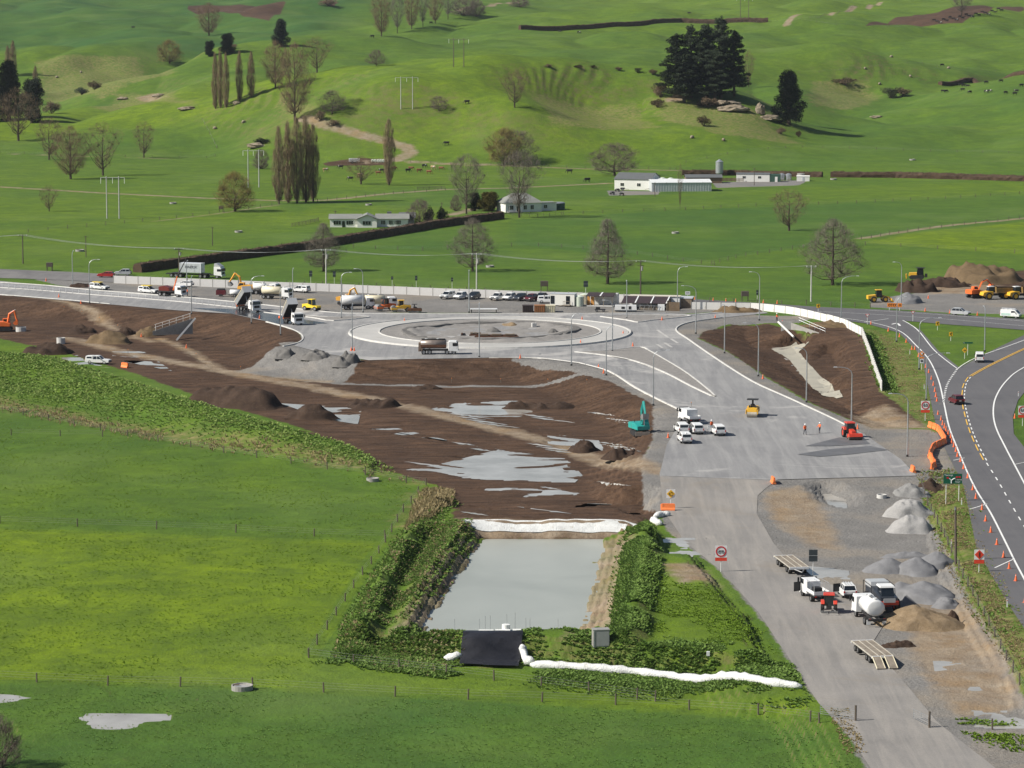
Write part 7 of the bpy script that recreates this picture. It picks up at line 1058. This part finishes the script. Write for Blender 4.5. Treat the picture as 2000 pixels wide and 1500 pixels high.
for i, x in enumerate((728, 733, 739, 744, 749)): p = T(x, 317); o = thing('silage_bale', 'pale wrapped silage bale, %s from the left by the lone poplar' % ordn(i), 'bale', p, 0, 'wrapped bales'); MB().cyl((0, -.6, .65), (0, .6, .65), .68, n=12).build('bale_wrap', M_TANK, o, True); MB().cyl((0, -.64, .65), (0, -.6, .65), .5, n=10).build('bale_end', M_TANK, o)
# --- site compound
p = T(1098, 598); o = thing('site_cabin', 'white portable cabin with timber steps on the compound', 'cabin', p, -.28); MB().box((0, 1.2, 1.55), (6.0, 2.4, 2.7)).build('cabin_shell', mat('cabin_white', (.70, .69, .64), .6, .06), o); MB().box((0, 1.2, 2.95), (6.15, 2.55, .12)).build('roof', M_IRONG, o)
for x in (-2.4, 1.4): MB().box((x, -.03, 1.5), (.95, .06, 1.9)).build('door', GL, o)
MB().box((1.4, -.8, .35), (1.8, 1.4, .12)).build('landing', TIM, o); [MB().box((.1-i*.35, -.8, .28-.1*i), (.35, 1.2, .06)).build('step', TIM, o) for i in range(3)]; [MB().tube([(x, y, .3), (x, y, 1.35)], .04, 4).build('baluster', TIM, o) for x in (.6, 2.2) for y in (-.2, -1.4)]; MB().tube([(.6, -1.4, 1.3), (2.2, -1.4, 1.3)], .04, 4).build('handrail', TIM, o)
p = T(1132, 598); o = thing('water_tank', 'tall pale green plastic tank right of the site cabin', 'tank', p); MB().cyl((0, 0, 0), (0, 0, 2.3), 1.05, n=20).build('tank_shell', M_TANK, o); MB().cyl((0, 0, 2.3), (0, 0, 2.65), 1.05, .35, 20).build('dome', M_TANK, o)
p = T(1142, 593); o = thing('water_tank', 'second pale tank half hidden behind the tall tank', 'tank', p); MB().cyl((0, 0, 0), (0, 0, 2.2), 1.2, n=20).build('tank_shell', mat('cream_tank', (.58, .52, .38), .5), o); MB().cyl((0, 0, 2.2), (0, 0, 2.5), 1.2, .4, 20).build('dome', M_TANK, o)
p = T(1172, 598); o = thing('site_shelter', 'open shelter with orange timber and dark roof beside the tanks', 'shelter', p, -.22); MB().box((1.0, 3.0, 1.5), (5.6, 2.4, 2.7)).build('office_box', mat('cabin_grey', (.60, .60, .57), .6), o); MB().box((.1, .6, 2.75), (6.6, 3.4, .12), rx=.16).build('roof', M_SAIL, o); MB().box((.2, .6, 2.84), (.35, 3.4, .06), rx=.16).build('roof_strip', M_IRONW, o)
for x in (-3.0, -1.2, 1.0, 3.1): MB().box((x, -.9, 1.2), (.16, .16, 2.4)).build('post', TIM, o)
for x in (-2.9, -1.9): MB().box((x, .3, 1.15), (.8, .12, 2.2)).build('plywood_panel', M_PLY, o)
MB().box((.2, .2, .12), (6.4, 3.0, .2)).build('floor', M_CONCL, o)
p = T(1268, 606); o = thing('timber_shelter', 'long shelter with three dark sloping roofs and timber end wall', 'shelter', p, -.2); MB().box((.5, 6.0, 1.5), (12.0, 2.2, 2.6)).build('office_box', M_IRONW, o); MB().box((.5, 6.0, 2.9), (12.3, 2.6, .12)).build('office_roof', mat('cream_roof', (.58, .54, .46), .6), o)
for x in (-5.0, -1.3, 2.4): MB().box((x, 2.3, 2.25), (3.3, 5.4, .1), rx=.22).build('roof', M_SAIL, o); MB().box((x+1.7, 2.3, 2.33), (.3, 5.4, .06), rx=.22).build('roof_strip', M_IRONW, o)
for x in (-6.5, -3.2, .5, 4.2): MB().box((x, -.1, .85), (.16, .16, 1.8)).build('post', TIM, o)
for i in range(7): MB().box((4.35, -.1+i*.8, 1.15), (.1, .74, 2.3)).build('plank', M_TIMB, o)
for i in range(6): MB().box((4.8+i*.45, -.3, 1.0), (.42, .1, 2.2)).build('plank', M_TIMB, o)
MB().box((2.9, -.3, .8), (1.6, .1, 1.5)).build('white_panel', M_IRONW, o); MB().box((0, .6, .5), (5, .7, .8)).build('bench', TIM, o); [MB().tube([(-2.4+i*1.1, -.5, .1), (-2.0+i*1.1, -.5, 1.2)], .04, 4).build('rail_post', M_GALV, o) for i in range(5)]; MB().tube([(-2.4, -.5, 1.1), (2.6, -.5, 1.1)], .04, 4).build('handrail', M_GALV, o)
p = T(1333, 602); o = thing('timber_hut', 'brown timber hut at the right end of the shelters', 'hut', p, -.2); MB().box((0, 1.5, 1.15), (4.4, 3.0, 2.5)).build('hut_body', mat('hut_brown', (.23, .175, .12), .85, .2, 1), o); [MB().box((-2.0+i*.44, -.03, 1.1), (.38, .06, 2.3)).build('plank', mat('hut_plank', (.26, .20, .14), .85, .2, 1), o) for i in range(10)]; MB().box((0, 1.5, 2.46), (4.7, 3.3, .1), rx=.08).build('roof', M_IRONG, o)
# stock boxes and stands in the paddocks
for px, py, l, s in [(1063, 569, 'dark feed stand with round tank behind the wall', 1.3), (1455, 588, 'dark box stand beside the back road', 1.2), (97, 529, 'timber stock crate at the roadside left', 1.1), (432, 414, 'dark stand under the round olive willow', 1.0)]:
    p = T(px, py); o = thing('feed_stand', l, 'stand', p, 0, None, s); MB().box((0, 0, 1.5), (1.5, 1.0, 1.0)).build('box', M_PPD, o); [MB().box((x, y, .5), (.12, .12, 1.2)).build('leg', M_PPD, o) for x in (-.6, .6) for y in (-.4, .4)]
# ------------------------------------------------------------------ signs
M_SW = mat('sign_white', (.78, .78, .78), .4, .04); M_SR = mat('sign_red', (.55, .02, .03), .4, .05); M_SO = mat('sign_orange_red', (.72, .06, .03), .4, .05); M_SY = mat('sign_yellow', (.80, .45, .02), .4, .05); M_SG = mat('sign_green', (.005, .10, .055), .4, .05); M_SK = mat('sign_black', (.015, .015, .015), .5, .05); M_SB = mat('sign_back_dark', (.035, .045, .05), .6, .1); M_SGY = mat('sign_grey', (.25, .26, .27), .5); M_SOR = mat('sign_work_orange', (.80, .24, .02), .4)
def disc(o, name, r0, r1, z, y, m, n=28, x=0):          # flat ring facing the camera side (-Y)
    V = [(x+r*math.cos(6.2832*i/n), yy, z+r*math.sin(6.2832*i/n)) for yy in (y, y+.02) for r in (r0, r1) for i in range(n)]; f = []
    for i in range(n): j = (i+1) % n; f += [(i, j, n+j, n+i), (2*n+i, 3*n+i, 3*n+j, 2*n+j), (n+i, n+j, 3*n+j, 3*n+i)]
    return MB().add(V, f).build(name, m, o)
def poly_plate(o, name, pts, y, m, th=.03): n = len(pts); return MB().add([(x, yy, z) for yy in (y, y+th) for x, z in pts], [tuple(range(n)), tuple(range(2*n-1, n-1, -1))]+[(i, (i+1) % n, n+(i+1) % n, n+i) for i in range(n)]).build(name, m, o)
def sign(px, py, label, rz=0, h=2.0, name='road_sign', post=(0,), H=None):
    p = T(px, py); o = thing(name, label, 'sign', p, rz)
    for x in post: MB().cyl((x, .06, -.3), (x, .06, H or h), .05, n=6).build('post', mat('white_sign_post', (.70, .70, .68), .5), o)
    return o
def speed(px, py, label, s=1.25, inner='60'):
    o = sign(px, py, label, 0, 3.4); w = s*.62; MB().box((0, 0, 2.75), (w*2, .04, w*2)).build('face_plate', M_SW, o); disc(o, 'red_ring', w*.70, w*.92, 2.75, -.05, M_SR); MB().box((0, 0, 2.75-w-.28), (w*2, .04, .45)).build('supplementary_plate', M_SO, o)
    if inner == '60': text('60', w*1.05, M_SK, o, (0, -.04, 2.75), (math.pi/2, 0, 0))
    else:
        for x in (-.2, .22): disc(o, 'symbol_wheel', .05, .2, 2.66, -.05, M_SGY, 14, x*1.1)
        MB().box((0, -.04, 2.84), (.6, .02, .2)).build('symbol_body', M_SGY, o)
speed(1807, 822, 'white square sign with red circled 60 left of the highway'); speed(1997, 832, 'white square sign with red circled 60 at the right edge'); speed(1408, 1117, 'white sign with red circle on a post beside the access road', 1.25, 'v')
o = sign(1860, 982, 'green direction sign on two posts beside the orange barriers', 0, 4.2, 'direction_sign', (-.95, .95), 4.0); MB().box((0, 0, 3.6), (2.75, .06, 1.5)).build('sign_face', M_SG, o); text('Tauranga', .34, M_INKW, o, (-.62, -.04, 4.14), (math.pi/2, 0, 0)); text('Rotorua', .3, M_INKW, o, (.82, -.04, 3.46), (math.pi/2, 0, 0)); text('Taupo', .3, M_INKW, o, (.72, -.04, 3.14), (math.pi/2, 0, 0))
for q, w in [([(-.2, 2.92), (-.2, 3.4)], .11), ([(-.2, 3.36), (-.5, 3.66)], .11), ([(-.2, 3.36), (.1, 3.6), (.35, 3.68)], .11)]: MB().tube([(x, -.05, z) for x, z in q], w*.6, 5).build('road_symbol', M_INKW, o)
for x, z in [(-.75, 3.74), (.6, 3.84), (1.0, 3.84)]: MB().box((x, -.04, z), (.3, .02, .26)).build('route_shield', M_SR, o)
o = sign(1912, 1118, 'white and red warning sign with exclamation mark beside the highway', 0, 2.4); MB().box((0, 0, 2.35), (1.3, .04, 1.3)).build('face_plate', M_SW, o); poly_plate(o, 'red_diamond', [(0, 1.72), (.62, 2.35), (0, 2.98), (-.62, 2.35)], -.06, M_SO); MB().box((0, -.08, 2.45), (.12, .02, .5)).build('exclamation_bar', M_SK, o); MB().box((0, -.08, 2.08), (.13, .02, .13)).build('exclamation_dot', M_SK, o); MB().box((0, 0, 1.42), (1.3, .04, .5)).build('supplementary_plate', M_SO, o)
o = sign(1310, 993, 'yellow diamond roundabout sign standing behind the orange barrier', 0, 2.4, H=2.2); MB().box((0, 0, 2.2), (1.3, .04, 1.3)).build('face_plate', M_SW, o); poly_plate(o, 'yellow_diamond', [(0, 1.58), (.62, 2.2), (0, 2.82), (-.62, 2.2)], -.06, M_SY)
for a0 in (0.2, 2.3, 4.4): MB().tube([(.27*math.cos(a0+t*.22), -.08, 2.2+.27*math.sin(a0+t*.22)) for t in range(8)], .04, 4).build('curved_arrow', M_SK, o)
o = sign(1588, 1114, 'dark back of a large sign on a single post in the yard', 0, 2.8, H=2.8); MB().box((0, 0, 2.0), (1.15, .05, 1.6)).build('sign_back', M_SB, o); MB().box((0, -.05, 2.0), (1.15, .03, .08)).build('brace', M_GALV, o)
def chevron(o, x, z, s, m):
    poly_plate(o, 'chevron', [(x-.3*s, z), (x+.12*s, z+.42*s), (x+.32*s, z+.42*s), (x-.08*s, z), (x+.32*s, z-.42*s), (x+.12*s, z-.42*s)], -.06, m)
for px, py, l in [(1831, 645, 'yellow chevron board, left of the pair on the grass triangle'), (1857, 666, 'yellow chevron board, right of the pair on the grass triangle'), (1598, 610, 'small yellow chevron board at the bend of the back road')]: o = sign(px, py, l, 0, 1.6); MB().box((0, 0, 1.5), (.8, .04, .9)).build('board', M_SY, o); chevron(o, 0, 1.5, .85, M_SK)
o = sign(1747, 607, 'long orange arrow board pointing left on the far verge', -.1, 1.4, 'arrow_board', (-1.2, 1.2)); MB().box((0, 0, 1.35), (3.4, .05, .9)).build('board', M_SOR, o); [chevron(o, -1.3+i*.52, 1.35, .8, M_SK) for i in range(4)]; text('35', .6, M_SK, o, (1.25, -.05, 1.35), (math.pi/2, 0, 0))
o = sign(1890, 694, 'small green street name sign on the grass triangle', 0, 2.6); MB().box((0, 0, 2.6), (2.0, .05, .34)).build('name_blade', M_SG, o); chevron(o, -.8, 2.6, .3, M_INKW); o = sign(1884, 701, 'yellow diamond warning sign at the tip of the grass triangle', 0, 1.8); poly_plate(o, 'diamond', [(0, 1.2), (.6, 1.8), (0, 2.4), (-.6, 1.8)], -.02, M_SY); [chevron(o, x, 1.75, .4, M_SK) for x in (-.12, .18)]
o = sign(1800, 722, 'orange diamond give way warning sign beside the slip road', 0, 3.0); poly_plate(o, 'diamond', [(0, 2.6), (.6, 3.2), (0, 3.8), (-.6, 3.2)], -.02, M_SOR); poly_plate(o, 'triangle', [(0, 2.95), (.3, 3.42), (-.3, 3.42)], -.07, M_SW); MB().box((0, 0, 2.4), (.9, .04, .3)).build('supplementary_plate', M_SOR, o); MB().box((0, 0, 1.7), (.7, .04, .8)).build('square_plate', M_SW, o); disc(o, 'symbol', .08, .25, 1.75, -.04, M_SK, 12)
for px, py, l in [(1694, 634, 'white give way triangle sign by the slip road, left one'), (1783, 628, 'white give way triangle sign by the slip road, right one')]: o = sign(px, py, l, 0, 2.2); poly_plate(o, 'red_triangle', [(0, 1.6), (.5, 2.4), (-.5, 2.4)], -.02, M_SR); poly_plate(o, 'white_triangle', [(0, 1.8), (.33, 2.3), (-.33, 2.3)], -.06, M_SW)
for px, py, h, w, l in [(607, 554, 1.55, .8, 'dark sign back, first from the left along the grey wall'), (653, 555, 1.5, .75, 'dark sign back, second from the left along the grey wall'), (766, 563, .8, .55, 'dark sign back, third from the left along the grey wall'), (813, 563, 1.2, .6, 'dark sign back, fourth from the left along the grey wall'), (883, 566, 1.0, .5, 'dark sign back, fifth from the left along the grey wall'), (1144, 575, 1.5, 1.1, 'dark sign back above the pale tanks'), (1479, 592, 1.2, .5, 'dark sign back by the tall light at the back road')]: o = sign(px, py, l, 0, 1.6, 'sign_back', H=2.2); MB().box((0, 0, 2.6), (w, .06, h)).build('panel', M_SB, o); MB().box((0, -.05, 2.6), (w, .04, .07)).build('brace', M_GALV, o)
o = sign(1343, 590, 'small white site sign beside the brown timber hut', 0, 1.8, H=2.3); MB().box((0, 0, 2.2), (1.2, .05, .8)).build('panel', M_SW, o); MB().box((0, -.04, 2.25), (.8, .02, .12)).build('text_bar', M_SK, o)
for i, (x, y) in enumerate([(1878, 986), (1858, 1068), (1805, 760), (1967, 1186), (1777, 692), (1989, 775)]): p = T(x, y); o = thing('edge_marker', 'white edge marker post, %s counted along the highway verge' % ordn(i), 'marker post', p, 0, 'edge marker posts'); MB().box((0, 0, .45), (.14, .05, 1.1)).build('blade', M_SW, o); MB().box((0, -.04, .85), (.08, .02, .12)).build('reflector', M_SR, o)
p = T(1867, 1102); o = thing('timber_pole', 'tall dark timber pole in the ditch beside the highway', 'pole', p); H = 116*p.y/F; MB().tube([(0, 0, -.4), (-.2, 0, H)], [.18, .13], 7).build('pole', M_PPD, o); MB().box((-.25, -.1, H-.3), (.2, .2, .35)).build('cap_fitting', M_GALV, o)
for i, (x, y) in enumerate([(125, 606), (160, 615), (194, 627), (230, 642), (250, 690), (383, 698), (470, 724), (882, 747), (978, 748), (1070, 749), (1146, 750), (1350, 795)]): p = T(x, y); o = thing('survey_peg', 'orange topped survey peg, %s from the left across the earthworks' % ordn(i), 'peg', p, 0, 'survey pegs'); MB().box((0, 0, .4), (.08, .08, .95)).build('peg', TIM, o); MB().box((0, 0, .85), (.1, .1, .2)).build('tip', M_SOR, o)
# ------------------------------------------------------------------ people
M_SKIN = mat('skin', (.42, .25, .17), .6); M_HIVIS = mat('hi_vis_orange', (.85, .16, .04), .6, .1, 3); M_NAVY = mat('navy_trousers', (.02, .025, .045), .8); M_BOOT = mat('work_boots', (.05, .035, .025), .8)
def person_mesh(pose):
    J = {'hip': (0, 0, .95), 'waist': (0, 0, 1.1), 'chest': (0, .01, 1.35), 'neck': (0, .02, 1.5), 'chin': (.02, .02, 1.58), 'head': (.03, .02, 1.68), 'crown': (.02, .02, 1.79)}; E = [('hip', 'waist'), ('waist', 'chest'), ('chest', 'neck'), ('neck', 'chin'), ('chin', 'head'), ('head', 'crown')]; Rd = {'hip': .16, 'waist': .145, 'chest': .17, 'neck': .06, 'chin': .075, 'head': .10, 'crown': .06}; st = {'walk': .24, 'stand': .05, 'lean': .1}[pose]
    for s, k in ((-1, 'r'), (1, 'l')):
        f = s*st; J.update({'th'+k: (0, s*.1, .9), 'kn'+k: (f*.6+.06, s*.11, .5), 'an'+k: (f*1.1-.02, s*.11, .09), 'to'+k: (f*1.1+.17, s*.12, .05), 'sh'+k: (0, s*.2, 1.42), 'el'+k: (-f*.5-.02+(.2 if pose == 'lean' else 0), s*.27, 1.14), 'wr'+k: (-f*.7+.1+(.28 if pose == 'lean' else 0), s*.25, .93 if pose != 'lean' else 1.05), 'ha'+k: (-f*.8+.14+(.3 if pose == 'lean' else 0), s*.25, .84 if pose != 'lean' else 1.0)})
        E += [('hip', 'th'+k), ('th'+k, 'kn'+k), ('kn'+k, 'an'+k), ('an'+k, 'to'+k), ('chest', 'sh'+k), ('sh'+k, 'el'+k), ('el'+k, 'wr'+k), ('wr'+k, 'ha'+k)]; Rd.update({'th'+k: .105, 'kn'+k: .07, 'an'+k: .05, 'to'+k: .045, 'sh'+k: .075, 'el'+k: .052, 'wr'+k: .036, 'ha'+k: .045})
    nm = list(J); me = bpy.data.meshes.new('body'); me.from_pydata([J[n] for n in nm], [(nm.index(a), nm.index(b)) for a, b in E], []); ob = bpy.data.objects.new('tmp', me); COL.objects.link(ob); md = ob.modifiers.new('skin', 'SKIN'); ob.modifiers.new('sub', 'SUBSURF').levels = 1
    for i, n in enumerate(nm): me.skin_vertices[0].data[i].radius = (Rd[n], Rd[n]); me.skin_vertices[0].data[i].use_root = n == 'hip'
    dg = bpy.context.evaluated_depsgraph_get(); m2 = bpy.data.meshes.new_from_object(ob.evaluated_get(dg)); bpy.data.objects.remove(ob); m2.materials.clear(); [m2.materials.append(x) for x in (M_SKIN, M_HIVIS, M_NAVY, M_BOOT)]
    for p_ in m2.polygons: z = p_.center.z; hand = abs(p_.center.y) > .2 and z < 1.0; p_.material_index = 3 if z < .14 else 0 if (z > 1.5 or hand) else 2 if z < .98 else 1; p_.use_smooth = True
    return m2
_pm = {k: person_mesh(k) for k in ('walk', 'stand', 'lean')}
def person(px, py, ang, label, pose, helmet=M_SW, dz=None):
    o = veh('person', label, 'person', px, py, ang, 'site workers in hi vis', 1.03, dz); b = link('body', _pm[pose], o)
    V = []; n = 12
    for rr, z in ((.15, 1.70), (.135, 1.71), (.13, 1.78), (.09, 1.84), (.01, 1.86)): V += [(.02+rr*1.08*math.cos(6.2832*i/n), .02+rr*math.sin(6.2832*i/n), z) for i in range(n)]
    MB().add(V, [(q*n+i, q*n+(i+1) % n, (q+1)*n+(i+1) % n, (q+1)*n+i) for q in range(4) for i in range(n)]).build('helmet', helmet, o, True); MB().box((.135, .02, 1.67), (.015, .09, .02)).build('brow', M_BOOT, b); return o
person(1572, 850, -70, 'worker in orange top and navy trousers walking on the new road', 'walk'); o = person(1601, 847, 215, 'worker in orange holding a tool beside the walking worker', 'lean'); MB().tube([(.4, .25, 1.15), (.6, .3, .02)], .02, 4).build('long_tool', TIM, o); person(1340, 868, 80, 'worker standing at the tailgate of the front ute', 'stand'); person(1390, 842, 120, 'worker at the open door of the right ute', 'stand'); person(546, 631, 60, 'worker standing between the two tipping trucks', 'stand'); person(462, 604, 40, 'worker behind the far tipping truck', 'stand'); person(1517, 628, -30, 'worker on top of the underpass wing wall', 'lean'); person(1528, 643, -40, 'worker stepping down the underpass wing wall', 'walk', mat('helmet_red', (.6, .05, .03), .4)); person(366, 578, 10, 'worker beside the drill truck cab', 'stand')
# ------------------------------------------------------------------ cattle and sheep
def cow_mesh(m, m2, graze=True):
    B = [(-1.05, 1.25, .10), (-.95, 1.2, .30), (-.5, 1.12, .38), (.1, 1.08, .40), (.6, 1.15, .36), (.85, 1.25, .24)]+([(1.15, .95, .17), (1.32, .6, .15), (1.45, .3, .12), (1.52, .12, .08)] if graze else [(1.15, 1.5, .18), (1.35, 1.65, .16), (1.6, 1.55, .12), (1.75, 1.48, .08)]); mb = MB(); n = 9; V = []
    for x, z, r in B: V += [(x, r*.85*math.cos(6.2832*i/n), z+r*math.sin(6.2832*i/n)) for i in range(n)]
    N = len(B); mb.add(V, [(q*n+i, q*n+(i+1) % n, (q+1)*n+(i+1) % n, (q+1)*n+i) for q in range(N-1) for i in range(n)]+[tuple(range(n)), tuple(range((N-1)*n, N*n))])
    for x, y in ((-.75, .2), (-.7, -.2), (.55, .2), (.62, -.2)): mb.tube([(x, y, 1.0), (x+.05*(1 if x < 0 else -1), y, .55), (x, y, 0)], [.16, .085, .06], 6, 0)
    mb.tube([(-1.05, 0, 1.35), (-1.2, 0, .9), (-1.18, 0, .55)], [.04, .03, .05], 4); h = B[-2]; [mb.tube([(h[0]-.2, s*.1, h[1]+.15), (h[0]-.3, s*.3, h[1]+.18)], [.05, .03], 4) for s in (-1, 1)]
    mb.m = [1 if (k % 7 in (2, 3) and 18 < k < 45) else 0 for k in range(len(mb.f))]; return mb.mesh('body', [m, m2])
CK = mat('cow_black', (.018, .016, .015), .8); CW = mat('cow_white', (.6, .57, .52), .8); CB = mat('cow_brown', (.20, .085, .04), .8); CT = mat('cow_tan', (.42, .27, .15), .8); _cw = [cow_mesh(CK, CK), cow_mesh(CK, CW), cow_mesh(CB, CB), cow_mesh(CT, CW), cow_mesh(CK, CK, False)]
def cow(px, py, k, label, group, s=1.0): p = T(px, py); o = thing('cow', label, 'cow', p, rnd.choice((0, 3.14))+rnd.uniform(-.6, .6), group, s); link('body', _cw[k], o)
for i, (x, y, k) in enumerate([(636, 336, 3), (665, 330, 1), (684, 353, 1), (704, 346, 3), (739, 342, 2), (745, 337, 1), (770, 333, 2), (797, 337, 0), (803, 333, 2), (819, 337, 2), (829, 328, 1), (838, 340, 2), (846, 331, 3), (862, 333, 2)]): cow(x, y, k, '%s cow grazing on the flat, %s from the left' % (['black', 'black and white', 'brown', 'tan', 'black'][k], ordn(i)), 'cattle grazing on the flat', 1.1)
for i, (x, y, k) in enumerate([(1842, 181, 0), (1848, 181, 0), (1876, 168, 0), (1882, 170, 0), (1890, 171, 0), (1880, 178, 0), (1894, 183, 1), (1926, 164, 0), (1926, 182, 1), (1933, 181, 1), (1955, 161, 0), (1964, 184, 0), (1982, 186, 0), (1985, 181, 1)]): cow(x, y, k, 'black or pied cow on the right hill, %s from the left of that herd' % ordn(i), 'herd on the right hill', 1.15)
for i in range(22): x = 1824+i*6.3; y = 44-i*1.1+(i*7 % 5)*1.8-2; cow(x, y, (0, 0, 1, 0, 4)[i % 5], 'dark cow of the far top right herd, %s from the left' % ordn(i), 'far herd under the bare tree', 1.25)
for i, (x, y, k) in enumerate([(727, 74, 0), (842, 47, 0), (1094, 64, 0), (1131, 66, 1), (912, 203, 0), (872, 284, 0), (1840, 130, 0), (260, 56, 0), (1995, 360 if False else 170, 0), (1346, 28, 0), (1147, 356, 0), (1112, 339, 0)]): cow(x, y, k, 'lone dark grazing cow, %s of the scattered stock on the slopes' % ordn(i), 'scattered stock', 1.2)
for i, (x, y) in enumerate([(1741, 112), (1690, 135), (1778, 150), (1853, 134), (1718, 165), (158, 142), (111, 152), (1352, 270), (1413, 275), (420, 252), (476, 240)]): p = T(x, y); o = thing('boulder', 'pale boulder dotted on the pasture, %s in left to right list of hillsides' % ordn(i), 'boulder', p, i, 'boulders in the pasture'); MB().tube([(-.9, 0, .1), (-.3, .1, .6), (.4, 0, .6), (1.0, 0, .1)], [.4, .75, .7, .3], 7).build('stone', M_ROCK, o, True)
# the twiggy bush cut off by the lower left corner
p = T(-8, 1500); o = thing('bare_tree', 'dark twiggy bush cut off by the lower left corner', 'tree', (p.x, p.y, hz(p.x, p.y)), 1.0); o.scale = (.62, .62, .95)
for nm_, me in PROTO['bsh'][0]: link(nm_, me, o)
# ------------------------------------------------------------------ thin air haze over the whole valley
m = bpy.data.materials.new('valley_haze'); m.use_nodes = True; nt = m.node_tree; nt.nodes.remove(nt.nodes['Principled BSDF']); v = nt.nodes.new('ShaderNodeVolumePrincipled'); v.inputs['Color'].default_value = (.80, .88, 1, 1); v.inputs['Density'].default_value = 2.2e-5; v.inputs['Anisotropy'].default_value = .2; nt.links.new(v.outputs[0], nt.nodes['Material Output'].inputs['Volume'])
tag(MB().box((0, 2150, 55), (6900, 4700, 130)).build('haze', m), kind='stuff')
